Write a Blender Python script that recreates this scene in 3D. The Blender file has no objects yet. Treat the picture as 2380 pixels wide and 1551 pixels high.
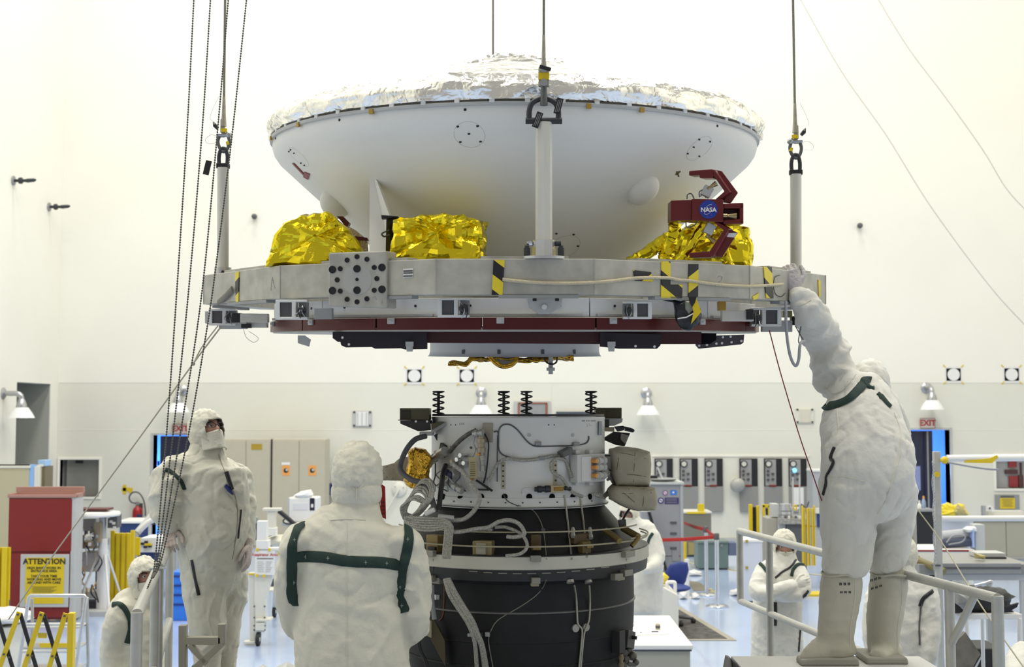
import bpy, bmesh, math, random
from mathutils import Vector, Matrix, noise, Euler
from mathutils.bvhtree import BVHTree
from math import pi, sin, cos, radians as rad

SC = bpy.context.scene
COL = SC.collection
random.seed(7)
V = Vector

F = 3000.0                      # focal length in pixels of the 2380 px frame
PITCH = rad(3.53)
CZ = 2.7
cam_d = bpy.data.cameras.new('camera')
cam_d.sensor_width = 36.0
cam_d.lens = F / 2380.0 * 36.0
cam_d.clip_end = 200
cam_d.dof.use_dof = True
cam_d.dof.focus_distance = 6.4
cam_d.dof.aperture_fstop = 4.0
CAM = bpy.data.objects.new('camera', cam_d)
CAM.location = (0, 0, CZ)
CAM.rotation_euler = (pi / 2 + PITCH, 0, 0)
COL.objects.link(CAM)
SC.camera = CAM

world = bpy.data.worlds.new('hall_light'); SC.world = world
world.use_nodes = True
bgn = world.node_tree.nodes['Background']
bgn.inputs[0].default_value = (1.0, 0.98, 0.93, 1)
bgn.inputs[1].default_value = 0.35
SC.view_settings.view_transform = 'Standard'
SC.view_settings.look = 'None'
SC.view_settings.gamma = 1.0
SC.view_settings.exposure = 0.0
SC.view_settings.use_curve_mapping = False
SC.cycles.max_bounces = 6; SC.cycles.diffuse_bounces = 3; SC.cycles.glossy_bounces = 4; SC.cycles.transmission_bounces = 2

def area_light(name, loc, size, power, color=(1, .975, .91), target=None):
    l = bpy.data.lights.new(name, 'AREA'); l.shape = 'RECTANGLE'
    l.size, l.size_y = size; l.energy = power; l.color = color
    o = bpy.data.objects.new(name, l); o.location = loc
    if target is not None:
        o.rotation_euler = (V(target) - V(loc)).to_track_quat('-Z', 'Y').to_euler()
    COL.objects.link(o); o['kind'] = 'helper'
    return o
for i, (x, y) in enumerate([(-5, 2), (5, 2), (-5, 9), (5, 9), (-5, 16), (5, 16), (-5, 23), (5, 23)]):
    area_light('high_bay_lamp', (x, y, 19.5), (2.6, 2.6), 690)

def ray(px, py):
    u = (px - 1190.0) / F; v = (775.5 - py) / F
    return V((u, cos(PITCH) - v * sin(PITCH), sin(PITCH) + v * cos(PITCH)))
CAMP = V((0, 0, CZ))
def at(px, py, Y):
    d = ray(px, py)
    return CAMP + d * (Y / d.y)
def floor_at(px, py, z=0.0):
    d = ray(px, py)
    return CAMP + d * ((z - CZ) / d.z)
def mpp(Y):                      # metres per pixel at depth Y
    return Y / F
def cast(bvh, px, py, M=None):
    """where the sight line through a pixel meets a surface (world) -> point, normal"""
    o = CAMP; d = ray(px, py).normalized()
    if M is not None:
        Mi = M.inverted(); o = Mi @ o; d = (Mi.to_3x3() @ d).normalized()
    r = bvh.ray_cast(o, d)
    return r[0], r[1]

MATS = {}
def mat(name, color, rough=.5, metal=0., spec=.5, vary=0., vscale=8., bump=0., bscale=40., bdetail=4.,
        col2=None, emit=None, estr=0., coat=0., sheen=0., trans=0., stretch=None, weave=0., wscale=300., alpha=1.):
    if name in MATS: return MATS[name]
    m = bpy.data.materials.new(name); m.use_nodes = True
    nt = m.node_tree; b = nt.nodes['Principled BSDF']
    c = (*color, 1)
    b.inputs['Base Color'].default_value = c
    b.inputs['Roughness'].default_value = rough
    b.inputs['Metallic'].default_value = metal
    b.inputs['Specular IOR Level'].default_value = spec
    b.inputs['Coat Weight'].default_value = coat
    b.inputs['Sheen Weight'].default_value = sheen
    b.inputs['Transmission Weight'].default_value = trans
    b.inputs['Alpha'].default_value = alpha
    if emit:
        b.inputs['Emission Color'].default_value = (*emit, 1); b.inputs['Emission Strength'].default_value = estr
    tc = nt.nodes.new('ShaderNodeTexCoord')
    src = tc.outputs['Object']
    if stretch:
        mp = nt.nodes.new('ShaderNodeMapping'); mp.inputs['Scale'].default_value = stretch
        nt.links.new(src, mp.inputs['Vector']); src = mp.outputs['Vector']
    if vary > 0 or col2:
        n = nt.nodes.new('ShaderNodeTexNoise'); n.inputs['Scale'].default_value = vscale; n.inputs['Detail'].default_value = 5
        nt.links.new(src, n.inputs['Vector'])
        cr = nt.nodes.new('ShaderNodeValToRGB')
        c2 = col2 or tuple(max(0, x * (1 - vary)) for x in color)
        cr.color_ramp.elements[0].position = .35; cr.color_ramp.elements[1].position = .65
        cr.color_ramp.elements[0].color = (*c2, 1); cr.color_ramp.elements[1].color = c
        nt.links.new(n.outputs['Fac'], cr.inputs['Fac'])
        nt.links.new(cr.outputs['Color'], b.inputs['Base Color'])
    h = None
    if bump > 0:
        n = nt.nodes.new('ShaderNodeTexNoise'); n.inputs['Scale'].default_value = bscale; n.inputs['Detail'].default_value = bdetail
        nt.links.new(src, n.inputs['Vector']); h = n.outputs['Fac']
        bp = nt.nodes.new('ShaderNodeBump'); bp.inputs['Strength'].default_value = bump; bp.inputs['Distance'].default_value = .02
        nt.links.new(h, bp.inputs['Height']); nt.links.new(bp.outputs['Normal'], b.inputs['Normal'])
        if weave > 0:
            w = nt.nodes.new('ShaderNodeTexWave'); w.inputs['Scale'].default_value = wscale; w.bands_direction = 'X'
            nt.links.new(tc.outputs['Object'], w.inputs['Vector'])
            b2 = nt.nodes.new('ShaderNodeBump'); b2.inputs['Strength'].default_value = weave; b2.inputs['Distance'].default_value = .002
            nt.links.new(w.outputs['Fac'], b2.inputs['Height']); nt.links.new(bp.outputs['Normal'], b2.inputs['Normal'])
            nt.links.new(b2.outputs['Normal'], b.inputs['Normal'])
    MATS[name] = m
    return m

def foil_mat(name, color, rough, b1=.6, s1=9., b2=.5, s2=30.):
    """crinkled metallised film: facetted voronoi creases over soft waves"""
    m = bpy.data.materials.new(name); m.use_nodes = True
    nt = m.node_tree; b = nt.nodes['Principled BSDF']
    b.inputs['Base Color'].default_value = (*color, 1); b.inputs['Metallic'].default_value = 1.0
    b.inputs['Roughness'].default_value = rough
    tc = nt.nodes.new('ShaderNodeTexCoord')
    n = nt.nodes.new('ShaderNodeTexNoise'); n.inputs['Scale'].default_value = 5; n.inputs['Detail'].default_value = 3
    nt.links.new(tc.outputs['Object'], n.inputs['Vector'])
    mx = nt.nodes.new('ShaderNodeVectorMath'); mx.operation = 'MULTIPLY_ADD'
    mx.inputs[1].default_value = (.25, .25, .25)
    nt.links.new(n.outputs['Color'], mx.inputs[0]); nt.links.new(tc.outputs['Object'], mx.inputs[2])
    prev = None
    for s, st in ((s1, b1), (s2, b2)):
        v = nt.nodes.new('ShaderNodeTexVoronoi'); v.feature = 'DISTANCE_TO_EDGE'; v.inputs['Scale'].default_value = s
        nt.links.new(mx.outputs[0], v.inputs['Vector'])
        bp = nt.nodes.new('ShaderNodeBump'); bp.inputs['Strength'].default_value = st; bp.inputs['Distance'].default_value = .25 / s
        nt.links.new(v.outputs['Distance'], bp.inputs['Height'])
        if prev: nt.links.new(prev.outputs['Normal'], bp.inputs['Normal'])
        prev = bp
    nt.links.new(prev.outputs['Normal'], b.inputs['Normal'])
    MATS[name] = m
    return m

def stripe_mat(name, c1, c2, period, direction, rough=.4, duty=.5):
    m = bpy.data.materials.new(name); m.use_nodes = True
    nt = m.node_tree; b = nt.nodes['Principled BSDF']; b.inputs['Roughness'].default_value = rough
    tc = nt.nodes.new('ShaderNodeTexCoord')
    d = nt.nodes.new('ShaderNodeVectorMath'); d.operation = 'DOT_PRODUCT'; d.inputs[1].default_value = direction
    nt.links.new(tc.outputs['Object'], d.inputs[0])
    k = nt.nodes.new('ShaderNodeMath'); k.operation = 'MULTIPLY'; k.inputs[1].default_value = 1 / period
    nt.links.new(d.outputs['Value'], k.inputs[0])
    f = nt.nodes.new('ShaderNodeMath'); f.operation = 'FRACT'; nt.links.new(k.outputs[0], f.inputs[0])
    g = nt.nodes.new('ShaderNodeMath'); g.operation = 'GREATER_THAN'; g.inputs[1].default_value = duty
    nt.links.new(f.outputs[0], g.inputs[0])
    mx = nt.nodes.new('ShaderNodeMix'); mx.data_type = 'RGBA'
    mx.inputs[6].default_value = (*c1, 1); mx.inputs[7].default_value = (*c2, 1)
    nt.links.new(g.outputs[0], mx.inputs[0]); nt.links.new(mx.outputs[2], b.inputs['Base Color'])
    MATS[name] = m
    return m

CREAM = mat('cream_wall_paint', (.86, .846, .765), .75, vary=.03, vscale=.6)
CREAM_LO = mat('cream_panel_paint', (.75, .742, .655), .7, vary=.04, vscale=.8)
FLOORM = mat('pale_blue_epoxy_floor', (.44, .545, .77), .16, vary=.10, vscale=.7, coat=.3)
SUIT = mat('white_cleanroom_fabric', (.70, .68, .565), .8, vary=.06, vscale=9, bump=.45, bscale=13, bdetail=7, weave=.10, wscale=160, sheen=.1)
SUIT_B = mat('bright_cleanroom_fabric', (.72, .71, .645), .8, vary=.05, vscale=9, bump=.45, bscale=13, bdetail=7, sheen=.1)
HOODM = mat('hood_fabric', (.70, .68, .57), .8, vary=.05, vscale=12, bump=.5, bscale=22, bdetail=5)
GLOVE = mat('latex_glove', (.50, .47, .47), .5, vary=.08, vscale=30, bump=.3, bscale=70)
GLOVE_P = mat('pale_latex_glove', (.70, .60, .54), .5, vary=.1, vscale=30, bump=.25, bscale=70)
SKIN = mat('skin', (.52, .27, .20), .55, vary=.12, vscale=30)
SHELL = mat('white_thermal_coating', (.86, .86, .82), .5, vary=.02, vscale=3)
WHITE = mat('white_paint', (.80, .80, .78), .4)
OFFW = mat('off_white_paint', (.72, .71, .63), .45)
LGREY = mat('light_grey_paint', (.52, .53, .52), .45, vary=.05)
MGREY = mat('mid_grey_paint', (.30, .31, .31), .5, vary=.08)
DGREY = mat('dark_grey_paint', (.09, .09, .095), .5)
ALU = mat('mottled_aluminium', (.52, .505, .44), .5, metal=.2, vary=.24, vscale=11)
ALUB = mat('bright_aluminium', (.62, .63, .64), .32, metal=.7, vary=.08, vscale=20)
POSTM = mat('satin_aluminium', (.68, .67, .61), .45, metal=.2, vary=.08, vscale=14, stretch=(1, 1, .2))
RAILM = mat('grey_rail_paint', (.50, .50, .46), .42, metal=.3, vary=.10, vscale=14)
STEEL = mat('steel', (.45, .46, .48), .3, metal=.9)
CHROME = mat('chrome', (.75, .76, .78), .12, metal=1.)
DSTEEL = mat('dark_forged_steel', (.045, .05, .055), .45, metal=.4)
BLACK = mat('black', (.012, .012, .014), .45)
RUBBER = mat('black_rubber', (.02, .02, .02), .7)
BLACKM = mat('matt_black', (.006, .006, .008), .8, spec=.1)
RED = mat('red_paint', (.22, .010, .008), .4, vary=.06)
DRED = mat('dark_red_anodised', (.085, .004, .006), .35, metal=.2)
DRED2 = mat('deep_maroon_anodised', (.045, .003, .006), .4)
GOLD = foil_mat('gold_foil', (.95, .76, .03), .18, .35, 5., .22, 18.)
GOLD2 = foil_mat('amber_foil', (.72, .42, .05), .2, .8, 16., .7, 50.)
SILVER = foil_mat('silver_foil', (1.0, .98, .92), .24, .45, 8., .4, 30.)
YEL = mat('yellow_paint', (.75, .55, .01), .45, vary=.08, vscale=6)
YELP = mat('yellow_plastic_film', (.80, .62, .02), .35, bump=.5, bscale=18)
KAPTON = mat('kapton_tape', (.42, .25, .03), .35)
BLANKET = mat('beige_thermal_blanket', (.47, .435, .325), .75, vary=.12, vscale=12, bump=.5, bscale=18)
CHAR = mat('charcoal_composite', (.019, .020, .022), .55, vary=.35, vscale=5, spec=.3)
CABLEG = mat('grey_cable', (.10, .105, .11), .6)
BRAID = mat('braided_silver_sleeve', (.62, .61, .55), .42, metal=.25, col2=(.30, .29, .25), vscale=210, bump=.5, bscale=160)
BRASS = mat('brass_bracket', (.26, .19, .07), .4, metal=.5)
OLIVE = mat('olive_bracket', (.12, .11, .065), .5, metal=.3, vary=.15)
GREEN = mat('dark_green_webbing', (.012, .035, .026), .75, bump=.2, bscale=120)
ROPE = mat('tan_rope', (.50, .46, .34), .8)
BEIGE = mat('beige_cabinet_paint', (.50, .465, .36), .5, vary=.03)
ORANGE = mat('orange_label', (.80, .36, .09), .5)
BLUE = mat('blue_upholstery', (.015, .035, .20), .55)
GLASSM = mat('tinted_window_glass', (.30, .30, .27), .12, vary=.2, vscale=1.5)
PAPER = mat('paper', (.80, .80, .78), .8)
TAGM = mat('manila_tag', (.55, .48, .28), .8)
HAZ = stripe_mat('hazard_tape', (.80, .64, .03), (.012, .012, .016), .105, (.60, 0, .80))
HAZ2 = stripe_mat('hazard_tape_reversed', (.80, .64, .03), (.012, .012, .016), .115, (-.60, 0, .80))
HAZF = stripe_mat('floor_hazard_tape', (.75, .68, .30), (.05, .05, .05), .16, (1, .9, 0))

WM = {}                                  # world matrices of the empties
def orth(d):
    d = d.normalized()
    a = V((0, 0, 1)) if abs(d.z) < .9 else V((1, 0, 0))
    u = d.cross(a).normalized(); w = u.cross(d).normalized()
    return u, w

class MB:
    def __init__(s): s.v = []; s.f = []
    def add(s, vs, fs, M=None):
        b = len(s.v)
        s.v += [(M @ V(v)) if M else V(v) for v in vs]
        s.f += [tuple(b + i for i in f) for f in fs]
        return s
    def box(s, c, size, R=None):
        x, y, z = (k / 2 for k in size)
        vs = [(-x, -y, -z), (x, -y, -z), (x, y, -z), (-x, y, -z), (-x, -y, z), (x, -y, z), (x, y, z), (-x, y, z)]
        M = Matrix.Translation(c)
        if R is not None: M = M @ (R.to_4x4() if len(R) == 3 else R)
        return s.add(vs, [(0, 3, 2, 1), (4, 5, 6, 7), (0, 1, 5, 4), (1, 2, 6, 5), (2, 3, 7, 6), (3, 0, 4, 7)], M)
    def box2(s, a, b):                      # from two opposite corners
        a, b = V(a), V(b)
        return s.box((a + b) / 2, [abs(k) for k in (b - a)])
    def cyl(s, p0, p1, r0, r1=None, n=16):
        return s.loft([p0, p1], [r0, r0 if r1 is None else r1], n)
    def tube(s, pts, r, n=8, closed=False):
        return s.loft(pts, r, n, closed=closed)
    def loft(s, pts, radii, n=12, closed=False, ref=None, caps=True):
        """rings along a path; a radius is a number or (a, b): half width across ref, half depth along it"""
        pts = [V(p) for p in pts]; N = len(pts)
        if not isinstance(radii, (list,)): radii = [radii] * N
        tan = []
        for i in range(N):
            if closed: t = pts[(i + 1) % N] - pts[i - 1]
            else: t = pts[min(i + 1, N - 1)] - pts[max(i - 1, 0)]
            tan.append(t.normalized() if t.length > 1e-9 else V((0, 0, 1)))
        b = len(s.v)
        if ref is None: u, _ = orth(tan[0])
        for i in range(N):
            t = tan[i]
            if ref is not None:
                rr = V(ref[i]) if isinstance(ref, list) else V(ref)
                w = (rr - t * rr.dot(t)).normalized(); u = t.cross(w).normalized()
            else:
                u = (u - t * u.dot(t))
                u = u.normalized() if u.length > 1e-6 else orth(t)[0]
                w = t.cross(u).normalized()
            ra, rb = radii[i] if isinstance(radii[i], tuple) else (radii[i], radii[i])
            for k in range(n):
                a = 2 * pi * k / n
                s.v.append(pts[i] + u * (ra * cos(a)) + w * (rb * sin(a)))
        for i in range(N if closed else N - 1):
            j = (i + 1) % N
            for k in range(n):
                k2 = (k + 1) % n
                s.f.append((b + i * n + k, b + i * n + k2, b + j * n + k2, b + j * n + k))
        if caps and not closed:
            s.f.append(tuple(b + k for k in range(n))[::-1])
            s.f.append(tuple(b + (N - 1) * n + k for k in range(n)))
        return s
    def lathe(s, prof, n=32, M=None, a0=0., a1=2 * pi):
        full = abs(a1 - a0 - 2 * pi) < 1e-6
        m = n if full else n + 1
        vs = []; fs = []
        for r, z in prof:
            for k in range(m):
                a = a0 + (a1 - a0) * k / n
                vs.append((r * cos(a), r * sin(a), z))
        for i in range(len(prof) - 1):
            for k in range(n):
                k2 = (k + 1) % m if full else k + 1
                fs.append((i * m + k, i * m + k2, (i + 1) * m + k2, (i + 1) * m + k))
        return s.add(vs, fs, M)
    def prism(s, poly, o, ux, uy, depth):
        """polygon (2-D) drawn at o with axes ux, uy, extruded along the vector depth"""
        o, ux, uy, d = V(o), V(ux), V(uy), V(depth)
        n = len(poly)
        a = [o + ux * x + uy * y for x, y in poly]
        vs = a + [p + d for p in a]
        fs = [tuple(range(n))[::-1], tuple(range(n, 2 * n))] + [(i, (i + 1) % n, n + (i + 1) % n, n + i) for i in range(n)]
        return s.add(vs, fs)
    def hull4(s, front, depth):
        """quad/polygon of world points extruded along depth"""
        n = len(front); d = V(depth); a = [V(p) for p in front]
        return s.add(a + [p + d for p in a], [tuple(range(n))[::-1], tuple(range(n, 2 * n))] + [(i, (i + 1) % n, n + (i + 1) % n, n + i) for i in range(n)])
    def ball(s, c, r, n=12, m=8, M=None):
        if not isinstance(r, (tuple, list)): r = (r, r, r)
        vs = [(0, 0, -r[2])]; fs = []
        for i in range(1, m):
            p = -pi / 2 + pi * i / m
            for k in range(n):
                a = 2 * pi * k / n
                vs.append((r[0] * cos(p) * cos(a), r[1] * cos(p) * sin(a), r[2] * sin(p)))
        vs.append((0, 0, r[2])); L = len(vs) - 1
        for k in range(n):
            fs.append((0, 1 + (k + 1) % n, 1 + k)); fs.append((L, L - n + k, L - n + (k + 1) % n))
        for i in range(m - 2):
            for k in range(n):
                fs.append((1 + i * n + k, 1 + i * n + (k + 1) % n, 1 + (i + 1) * n + (k + 1) % n, 1 + (i + 1) * n + k))
        MM = Matrix.Translation(c) @ (M.to_4x4() if M is not None else Matrix())
        return s.add(vs, fs, MM)
    def disc(s, c, nrm, r, t=.002, n=16):
        c = V(c); nn = V(nrm).normalized()
        return s.cyl(c - nn * t * .3, c + nn * t, r, n=n)
    def mesh(s, name):
        me = bpy.data.meshes.new(name); me.from_pydata([tuple(v) for v in s.v], [], s.f); me.update()
        return me
    def bvh(s):
        return BVHTree.FromPolygons([tuple(v) for v in s.v], s.f)
    def build(s, name, m, parent=None, local=False, smooth=0, bevel=0., fix=True, **tags):
        vs = s.v
        if parent is not None and not local:
            Mi = WM[parent.name].inverted(); vs = [Mi @ v for v in vs]
        me = bpy.data.meshes.new(name); me.from_pydata([tuple(v) for v in vs], [], s.f)
        if fix:
            bm = bmesh.new(); bm.from_mesh(me); bmesh.ops.recalc_face_normals(bm, faces=bm.faces); bm.to_mesh(me); bm.free()
        return put(me, name, m, parent, smooth, bevel, **tags)

def put(me, name, m, parent=None, smooth=0, bevel=0., **tags):
    me.materials.append(m)
    if smooth:
        me.shade_smooth()
        if smooth < 180: me.set_sharp_from_angle(angle=rad(smooth))
    o = bpy.data.objects.new(name, me); COL.objects.link(o)
    if parent is not None:
        o.parent = parent; WM[o.name] = WM[parent.name]
    else: WM[o.name] = Matrix()
    if bevel:
        b = o.modifiers.new('bevel', 'BEVEL'); b.width = bevel; b.segments = 2; b.limit_method = 'ANGLE'; b.angle_limit = rad(40)
    for k, v in tags.items():
        o[k] = v
    return o

def thing(name, label, cat, loc=(0, 0, 0), M=None, group=None, **kw):
    o = bpy.data.objects.new(name, None); COL.objects.link(o); o.empty_display_size = .1
    if M is None: M = Matrix.Translation(loc)
    o.matrix_world = M; o.location = M.to_translation(); o.rotation_euler = M.to_euler()
    WM[o.name] = M.copy()
    o['label'] = label; o['category'] = cat
    if group: o['group'] = group
    for k, v in kw.items(): o[k] = v
    return o
def tag(o, label, cat, group=None):
    o['label'] = label; o['category'] = cat
    if group: o['group'] = group
    return o
def struct(o, label=None):
    o['kind'] = 'structure'
    if label: o['label'] = label
    return o
def dup(root, M, label, group=None):
    r = root.copy(); COL.objects.link(r)
    r.location = M.to_translation(); r.rotation_euler = M.to_euler(); WM[r.name] = M
    r['label'] = label
    if group: r['group'] = group
    for ch in list(root.children):
        c = ch.copy(); COL.objects.link(c); c.parent = r; WM[c.name] = M
        for g in list(ch.children):
            d = g.copy(); COL.objects.link(d); d.parent = c; WM[d.name] = M
    return r
def inst(src, parent, loc=None, rot=None, M=None):
    """another piece that shares mesh data"""
    o = src.copy(); COL.objects.link(o); o.parent = parent; WM[o.name] = WM[parent.name]
    if M is not None: o.location = M.to_translation(); o.rotation_euler = M.to_euler()
    if loc is not None: o.location = loc
    if rot is not None: o.rotation_euler = rot
    return o
def text_mesh(body, size, extrude=.0005, align='CENTER', bold=0.):
    cu = bpy.data.curves.new('lettering', 'FONT'); cu.body = body; cu.size = size; cu.extrude = extrude
    cu.align_x = align; cu.align_y = 'CENTER'; cu.offset = bold; cu.resolution_u = 2
    o = bpy.data.objects.new('lettering', cu); COL.objects.link(o)
    dg = bpy.context.evaluated_depsgraph_get()
    me = bpy.data.meshes.new_from_object(o.evaluated_get(dg))
    bpy.data.objects.remove(o); bpy.data.curves.remove(cu)
    return me
def lettering(body, size, m, parent, c, ux, uy, bold=0., name='lettering'):
    me = text_mesh(body, size, bold=bold)
    ux, uy = V(ux).normalized(), V(uy).normalized(); n = ux.cross(uy)
    M = Matrix((ux, uy, n)).transposed().to_4x4(); M.translation = V(c)
    if parent is not None: M = WM[parent.name].inverted() @ M
    me.transform(M)
    return put(me, name, m, parent)
def spline(pts, k=6):
    """Catmull-Rom through points"""
    P = [V(p) for p in pts]; P = [P[0] * 2 - P[1]] + P + [P[-1] * 2 - P[-2]]
    out = []
    for i in range(1, len(P) - 2):
        a, b, c, d = P[i - 1:i + 3]
        for j in range(k):
            t = j / k
            out.append(.5 * ((2 * b) + (c - a) * t + (2 * a - 5 * b + 4 * c - d) * t * t + (3 * b - a - 3 * c + d) * t ** 3))
    out.append(P[-2]); return out
def fbm(p, o=4): return noise.fractal(V(p), 1., 2., o)
X, Yv, Z = V((1, 0, 0)), V((0, 1, 0)), V((0, 0, 1))
WY = 27.0
def w(px, py, d=0.0): return at(px, py, WY - d)
XL = at(140, 700, WY).x          # left side wall
XR = 13.0
ZJ = w(1200, 890).z              # joint between upper wall and lower panels
fl = MB(); fl.box2((XL - 4, -4, -.1), (XR, WY + 5, 0))
struct(fl.build('floor', FLOORM))

def holed(x0, x1, z0, z1, holes, mk):
    xs = sorted({x0, x1, *[k for h in holes for k in h[:2]]}); zs = sorted({z0, z1, *[k for h in holes for k in h[2:]]})
    m = MB()
    for i in range(len(xs) - 1):
        j = 0
        while j < len(zs) - 1:
            def inside(j):
                cx, cz = (xs[i] + xs[i + 1]) / 2, (zs[j] + zs[j + 1]) / 2
                return any(h[0] < cx < h[1] and h[2] < cz < h[3] for h in holes)
            if inside(j): j += 1; continue
            k = j
            while k < len(zs) - 1 and not inside(k): k += 1
            mk(m, xs[i], xs[i + 1], zs[j], zs[k]); j = k
    return m
def px_hole(a, b, c, d):
    p, q = w(a, b), w(c, d); return [p.x, q.x, q.z, p.z]
H_D1 = px_hole(357, 1012, 446, 1260); H_D1[2] = 0
H_D2 = px_hole(2085, 1000, 2212, 1260); H_D2[2] = 0
H_W1 = px_hole(140, 1069, 229, 1155)
H_W2 = px_hole(2314, 1060, 2410, 1136)
up = MB(); up.box2((XL - .3, WY, ZJ), (XR, WY + .3, 20.5))
wall_back = struct(up.build('wall_back', CREAM))
lo = holed(XL - .3, XR, 0, ZJ, [H_D1, H_D2, H_W1, H_W2], lambda m, a, b, c, d: m.box2((a, WY + .004, c), (b, WY + .3, d)))
lo.build('lower_panel', CREAM_LO, wall_back, local=True)
sm = MB()
for px in (1282, 1930): sm.box2(w(px, 895) + V((0, -.002, 0)), w(px + 1.2, 1255) + V((0, .04, 0)))
zz = w(0, 1000).z; sm.box2((XL, WY + .001, zz), (XR, WY + .05, zz + .012))
sm.build('panel_seam', CREAM, wall_back, local=True)
rv = MB(); rv.box2((XL, WY - .035, .0), (XR, WY + .03, .12)); struct(rv.build('baseboard_back', LGREY))

yo0 = XL / ((40 - 1190) / F); yo1 = 26.55
zo = at(40, 888, yo0).z
lw = MB()
lw.box2((XL - .3, -4, 0), (XL, yo0, 20.5)); lw.box2((XL - .02, yo1, 0), (XL, WY, 20.5)); lw.box2((XL - .3, yo0, zo), (XL, yo1, 20.5))
wall_left = struct(lw.build('wall_left', CREAM))
bay = MB()
bay.box2((XL - 3.4, yo0 - 1, -.01), (XL - 3.3, WY + .5, zo + .4)); bay.box2((XL - 3.3, yo1, -.01), (XL - .02, yo1 + .1, zo + .04))
bay.box2((XL - 3.3, yo0 - 1.1, -.01), (XL - .3, yo0 - 1, zo + .4)); bay.box2((XL - 3.4, yo0 - 1.1, zo + .05), (XL - .3, yo1 + .4, zo + .15))
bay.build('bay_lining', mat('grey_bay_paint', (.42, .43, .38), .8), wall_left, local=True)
rw = MB(); rw.box2((XR, -4, 0), (XR + .3, WY + .3, 20.5)); struct(rw.build('wall_right', CREAM))

def doorway(idx, H, leaf_from, leaf_to, wall_tone, lamp_x):
    x0, x1, z0, z1 = H
    m = MB()
    m.box2((x0 - 1.2, WY + 2.2, 0), (x1 + 1.2, WY + 2.3, 3.4)); m.box2((x0 - 1.3, WY + .3, 0), (x0 - 1.2, WY + 2.3, 3.4))
    m.box2((x1 + 1.2, WY + .3, 0), (x1 + 1.3, WY + 2.3, 3.4)); m.box2((x0 - 1.3, WY + .3, 3.4), (x1 + 1.3, WY + 2.3, 3.5))
    d = m.build('door_%d' % idx, wall_tone); struct(d)
    f = MB(); t = .05
    for a, b in (((x0 - t, z0), (x0, z1 + t)), ((x1, z0), (x1 + t, z1 + t)), ((x0, z1), (x1, z1 + t))):
        f.box2((a[0], WY - .02, a[1]), (b[0], WY + .31, b[1]))
    f.build('door_frame', LGREY, d, local=True, bevel=.006)
    lf = MB(); lf.hull4([V((*leaf_from, .02)), V((*leaf_to, .02)), V((*leaf_to, z1 - .02)), V((*leaf_from, z1 - .02))], (.0, .05, 0))
    leaf = lf.build('door_leaf', mat('blue_black_door', (.012, .016, .05), .35), d, local=True, bevel=.004)
    return d, leaf
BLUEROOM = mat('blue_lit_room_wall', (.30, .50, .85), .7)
d1, leaf1 = doorway(1, H_D1, (H_D1[0] + .11, WY + .12), (H_D1[1] - .01, WY + .05), BLUEROOM, 0)
k = MB(); k.box2(w(366, 1072, -.3), w(371, 1082, -.34)); k.build('wall_switch', BLACK, d1, local=True)
d2, leaf2 = doorway(2, H_D2, (H_D2[0] + .02, WY + .06), (w(2170, 1050, -.1).x, WY + .16), BLUEROOM, 0)
nt_ = MB(); a, b = w(2125, 1084, -.05), w(2140, 1140, -.05); nt_.box2((a.x, WY + .05, b.z), (b.x, WY + .06, a.z)); nt_.build('notice_sheet', mat('blue_notice', (.25, .30, .55), .6), d2, local=True)
nt_ = MB(); a, b = w(2157, 1003, -.05), w(2158.5, 1250, -.05); nt_.box2((a.x, WY + .04, .02), (b.x, WY + .06, a.z)); nt_.build('leaf_edge_strip', MGREY, d2, local=True)
def blue_lamp(loc, e):
    l = bpy.data.lights.new('blue_room_lamp', 'POINT'); l.energy = e; l.color = (.24, .50, 1); l.shadow_soft_size = .2
    o = bpy.data.objects.new('blue_room_lamp', l); o.location = loc; COL.objects.link(o); o['kind'] = 'helper'
blue_lamp((H_D1[0] - .3, WY + 1.2, 1.1), 160)
blue_lamp((H_D2[1] - .12, WY + .95, 1.5), 95)

def window(idx, H, m):
    x0, x1, z0, z1 = H
    g = MB(); g.box2((x0, WY + .16, z0), (x1, WY + .18, z1)); wd = struct(g.build('window_%d' % idx, m))
    f = MB(); t = .05
    f.box2((x0 - t, WY - .02, z1), (x1 + t, WY + .17, z1 + t)); f.box2((x0 - t, WY - .02, z0 - t), (x1 + t, WY + .17, z0))
    f.box2((x0 - t, WY - .02, z0), (x0, WY + .17, z1)); f.box2((x1, WY - .02, z0), (x1 + t, WY + .17, z1))
    f.build('window_frame', CREAM, wd, local=True, bevel=.005)
    return wd
w1 = window(1, H_W1, GLASSM)
k = MB(); a, b = w(176, 1071, -.14), w(193, 1077, -.14); k.box2((a.x, WY + .13, b.z), (b.x, WY + .16, a.z)); k.build('window_latch', BLACK, w1, local=True)
k = MB(); k.box2(((H_W1[0] + .04), WY + .15, H_W1[2]), (H_W1[0] + .09, WY + .16, H_W1[3])); k.build('window_bar', DGREY, w1, local=True)
w2 = window(2, H_W2, mat('pale_window_glass', (.42, .42, .42), .2))
k = MB()
for (a, b, c, d) in ((2345, 1073, 2364, 1087), (2346, 1107, 2367, 1133)): p, q = w(a, b, -.1), w(c, d, -.1); k.box2((p.x, WY + .11, q.z), (q.x, WY + .15, p.z))
k.build('red_box', mat('dull_red', (.28, .03, .03), .5), w2, local=True)
k = MB()
for (a, b, c, d) in ((2337, 1092, 2366, 1102), (2368, 1105, 2379, 1133), (2372, 1076, 2376, 1105)): p, q = w(a, b, -.1), w(c, d, -.1); k.box2((p.x, WY + .10, q.z), (q.x, WY + .15, p.z))
k.build('dark_box', mat('dull_dark', (.08, .03, .03), .5), w2, local=True)

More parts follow.
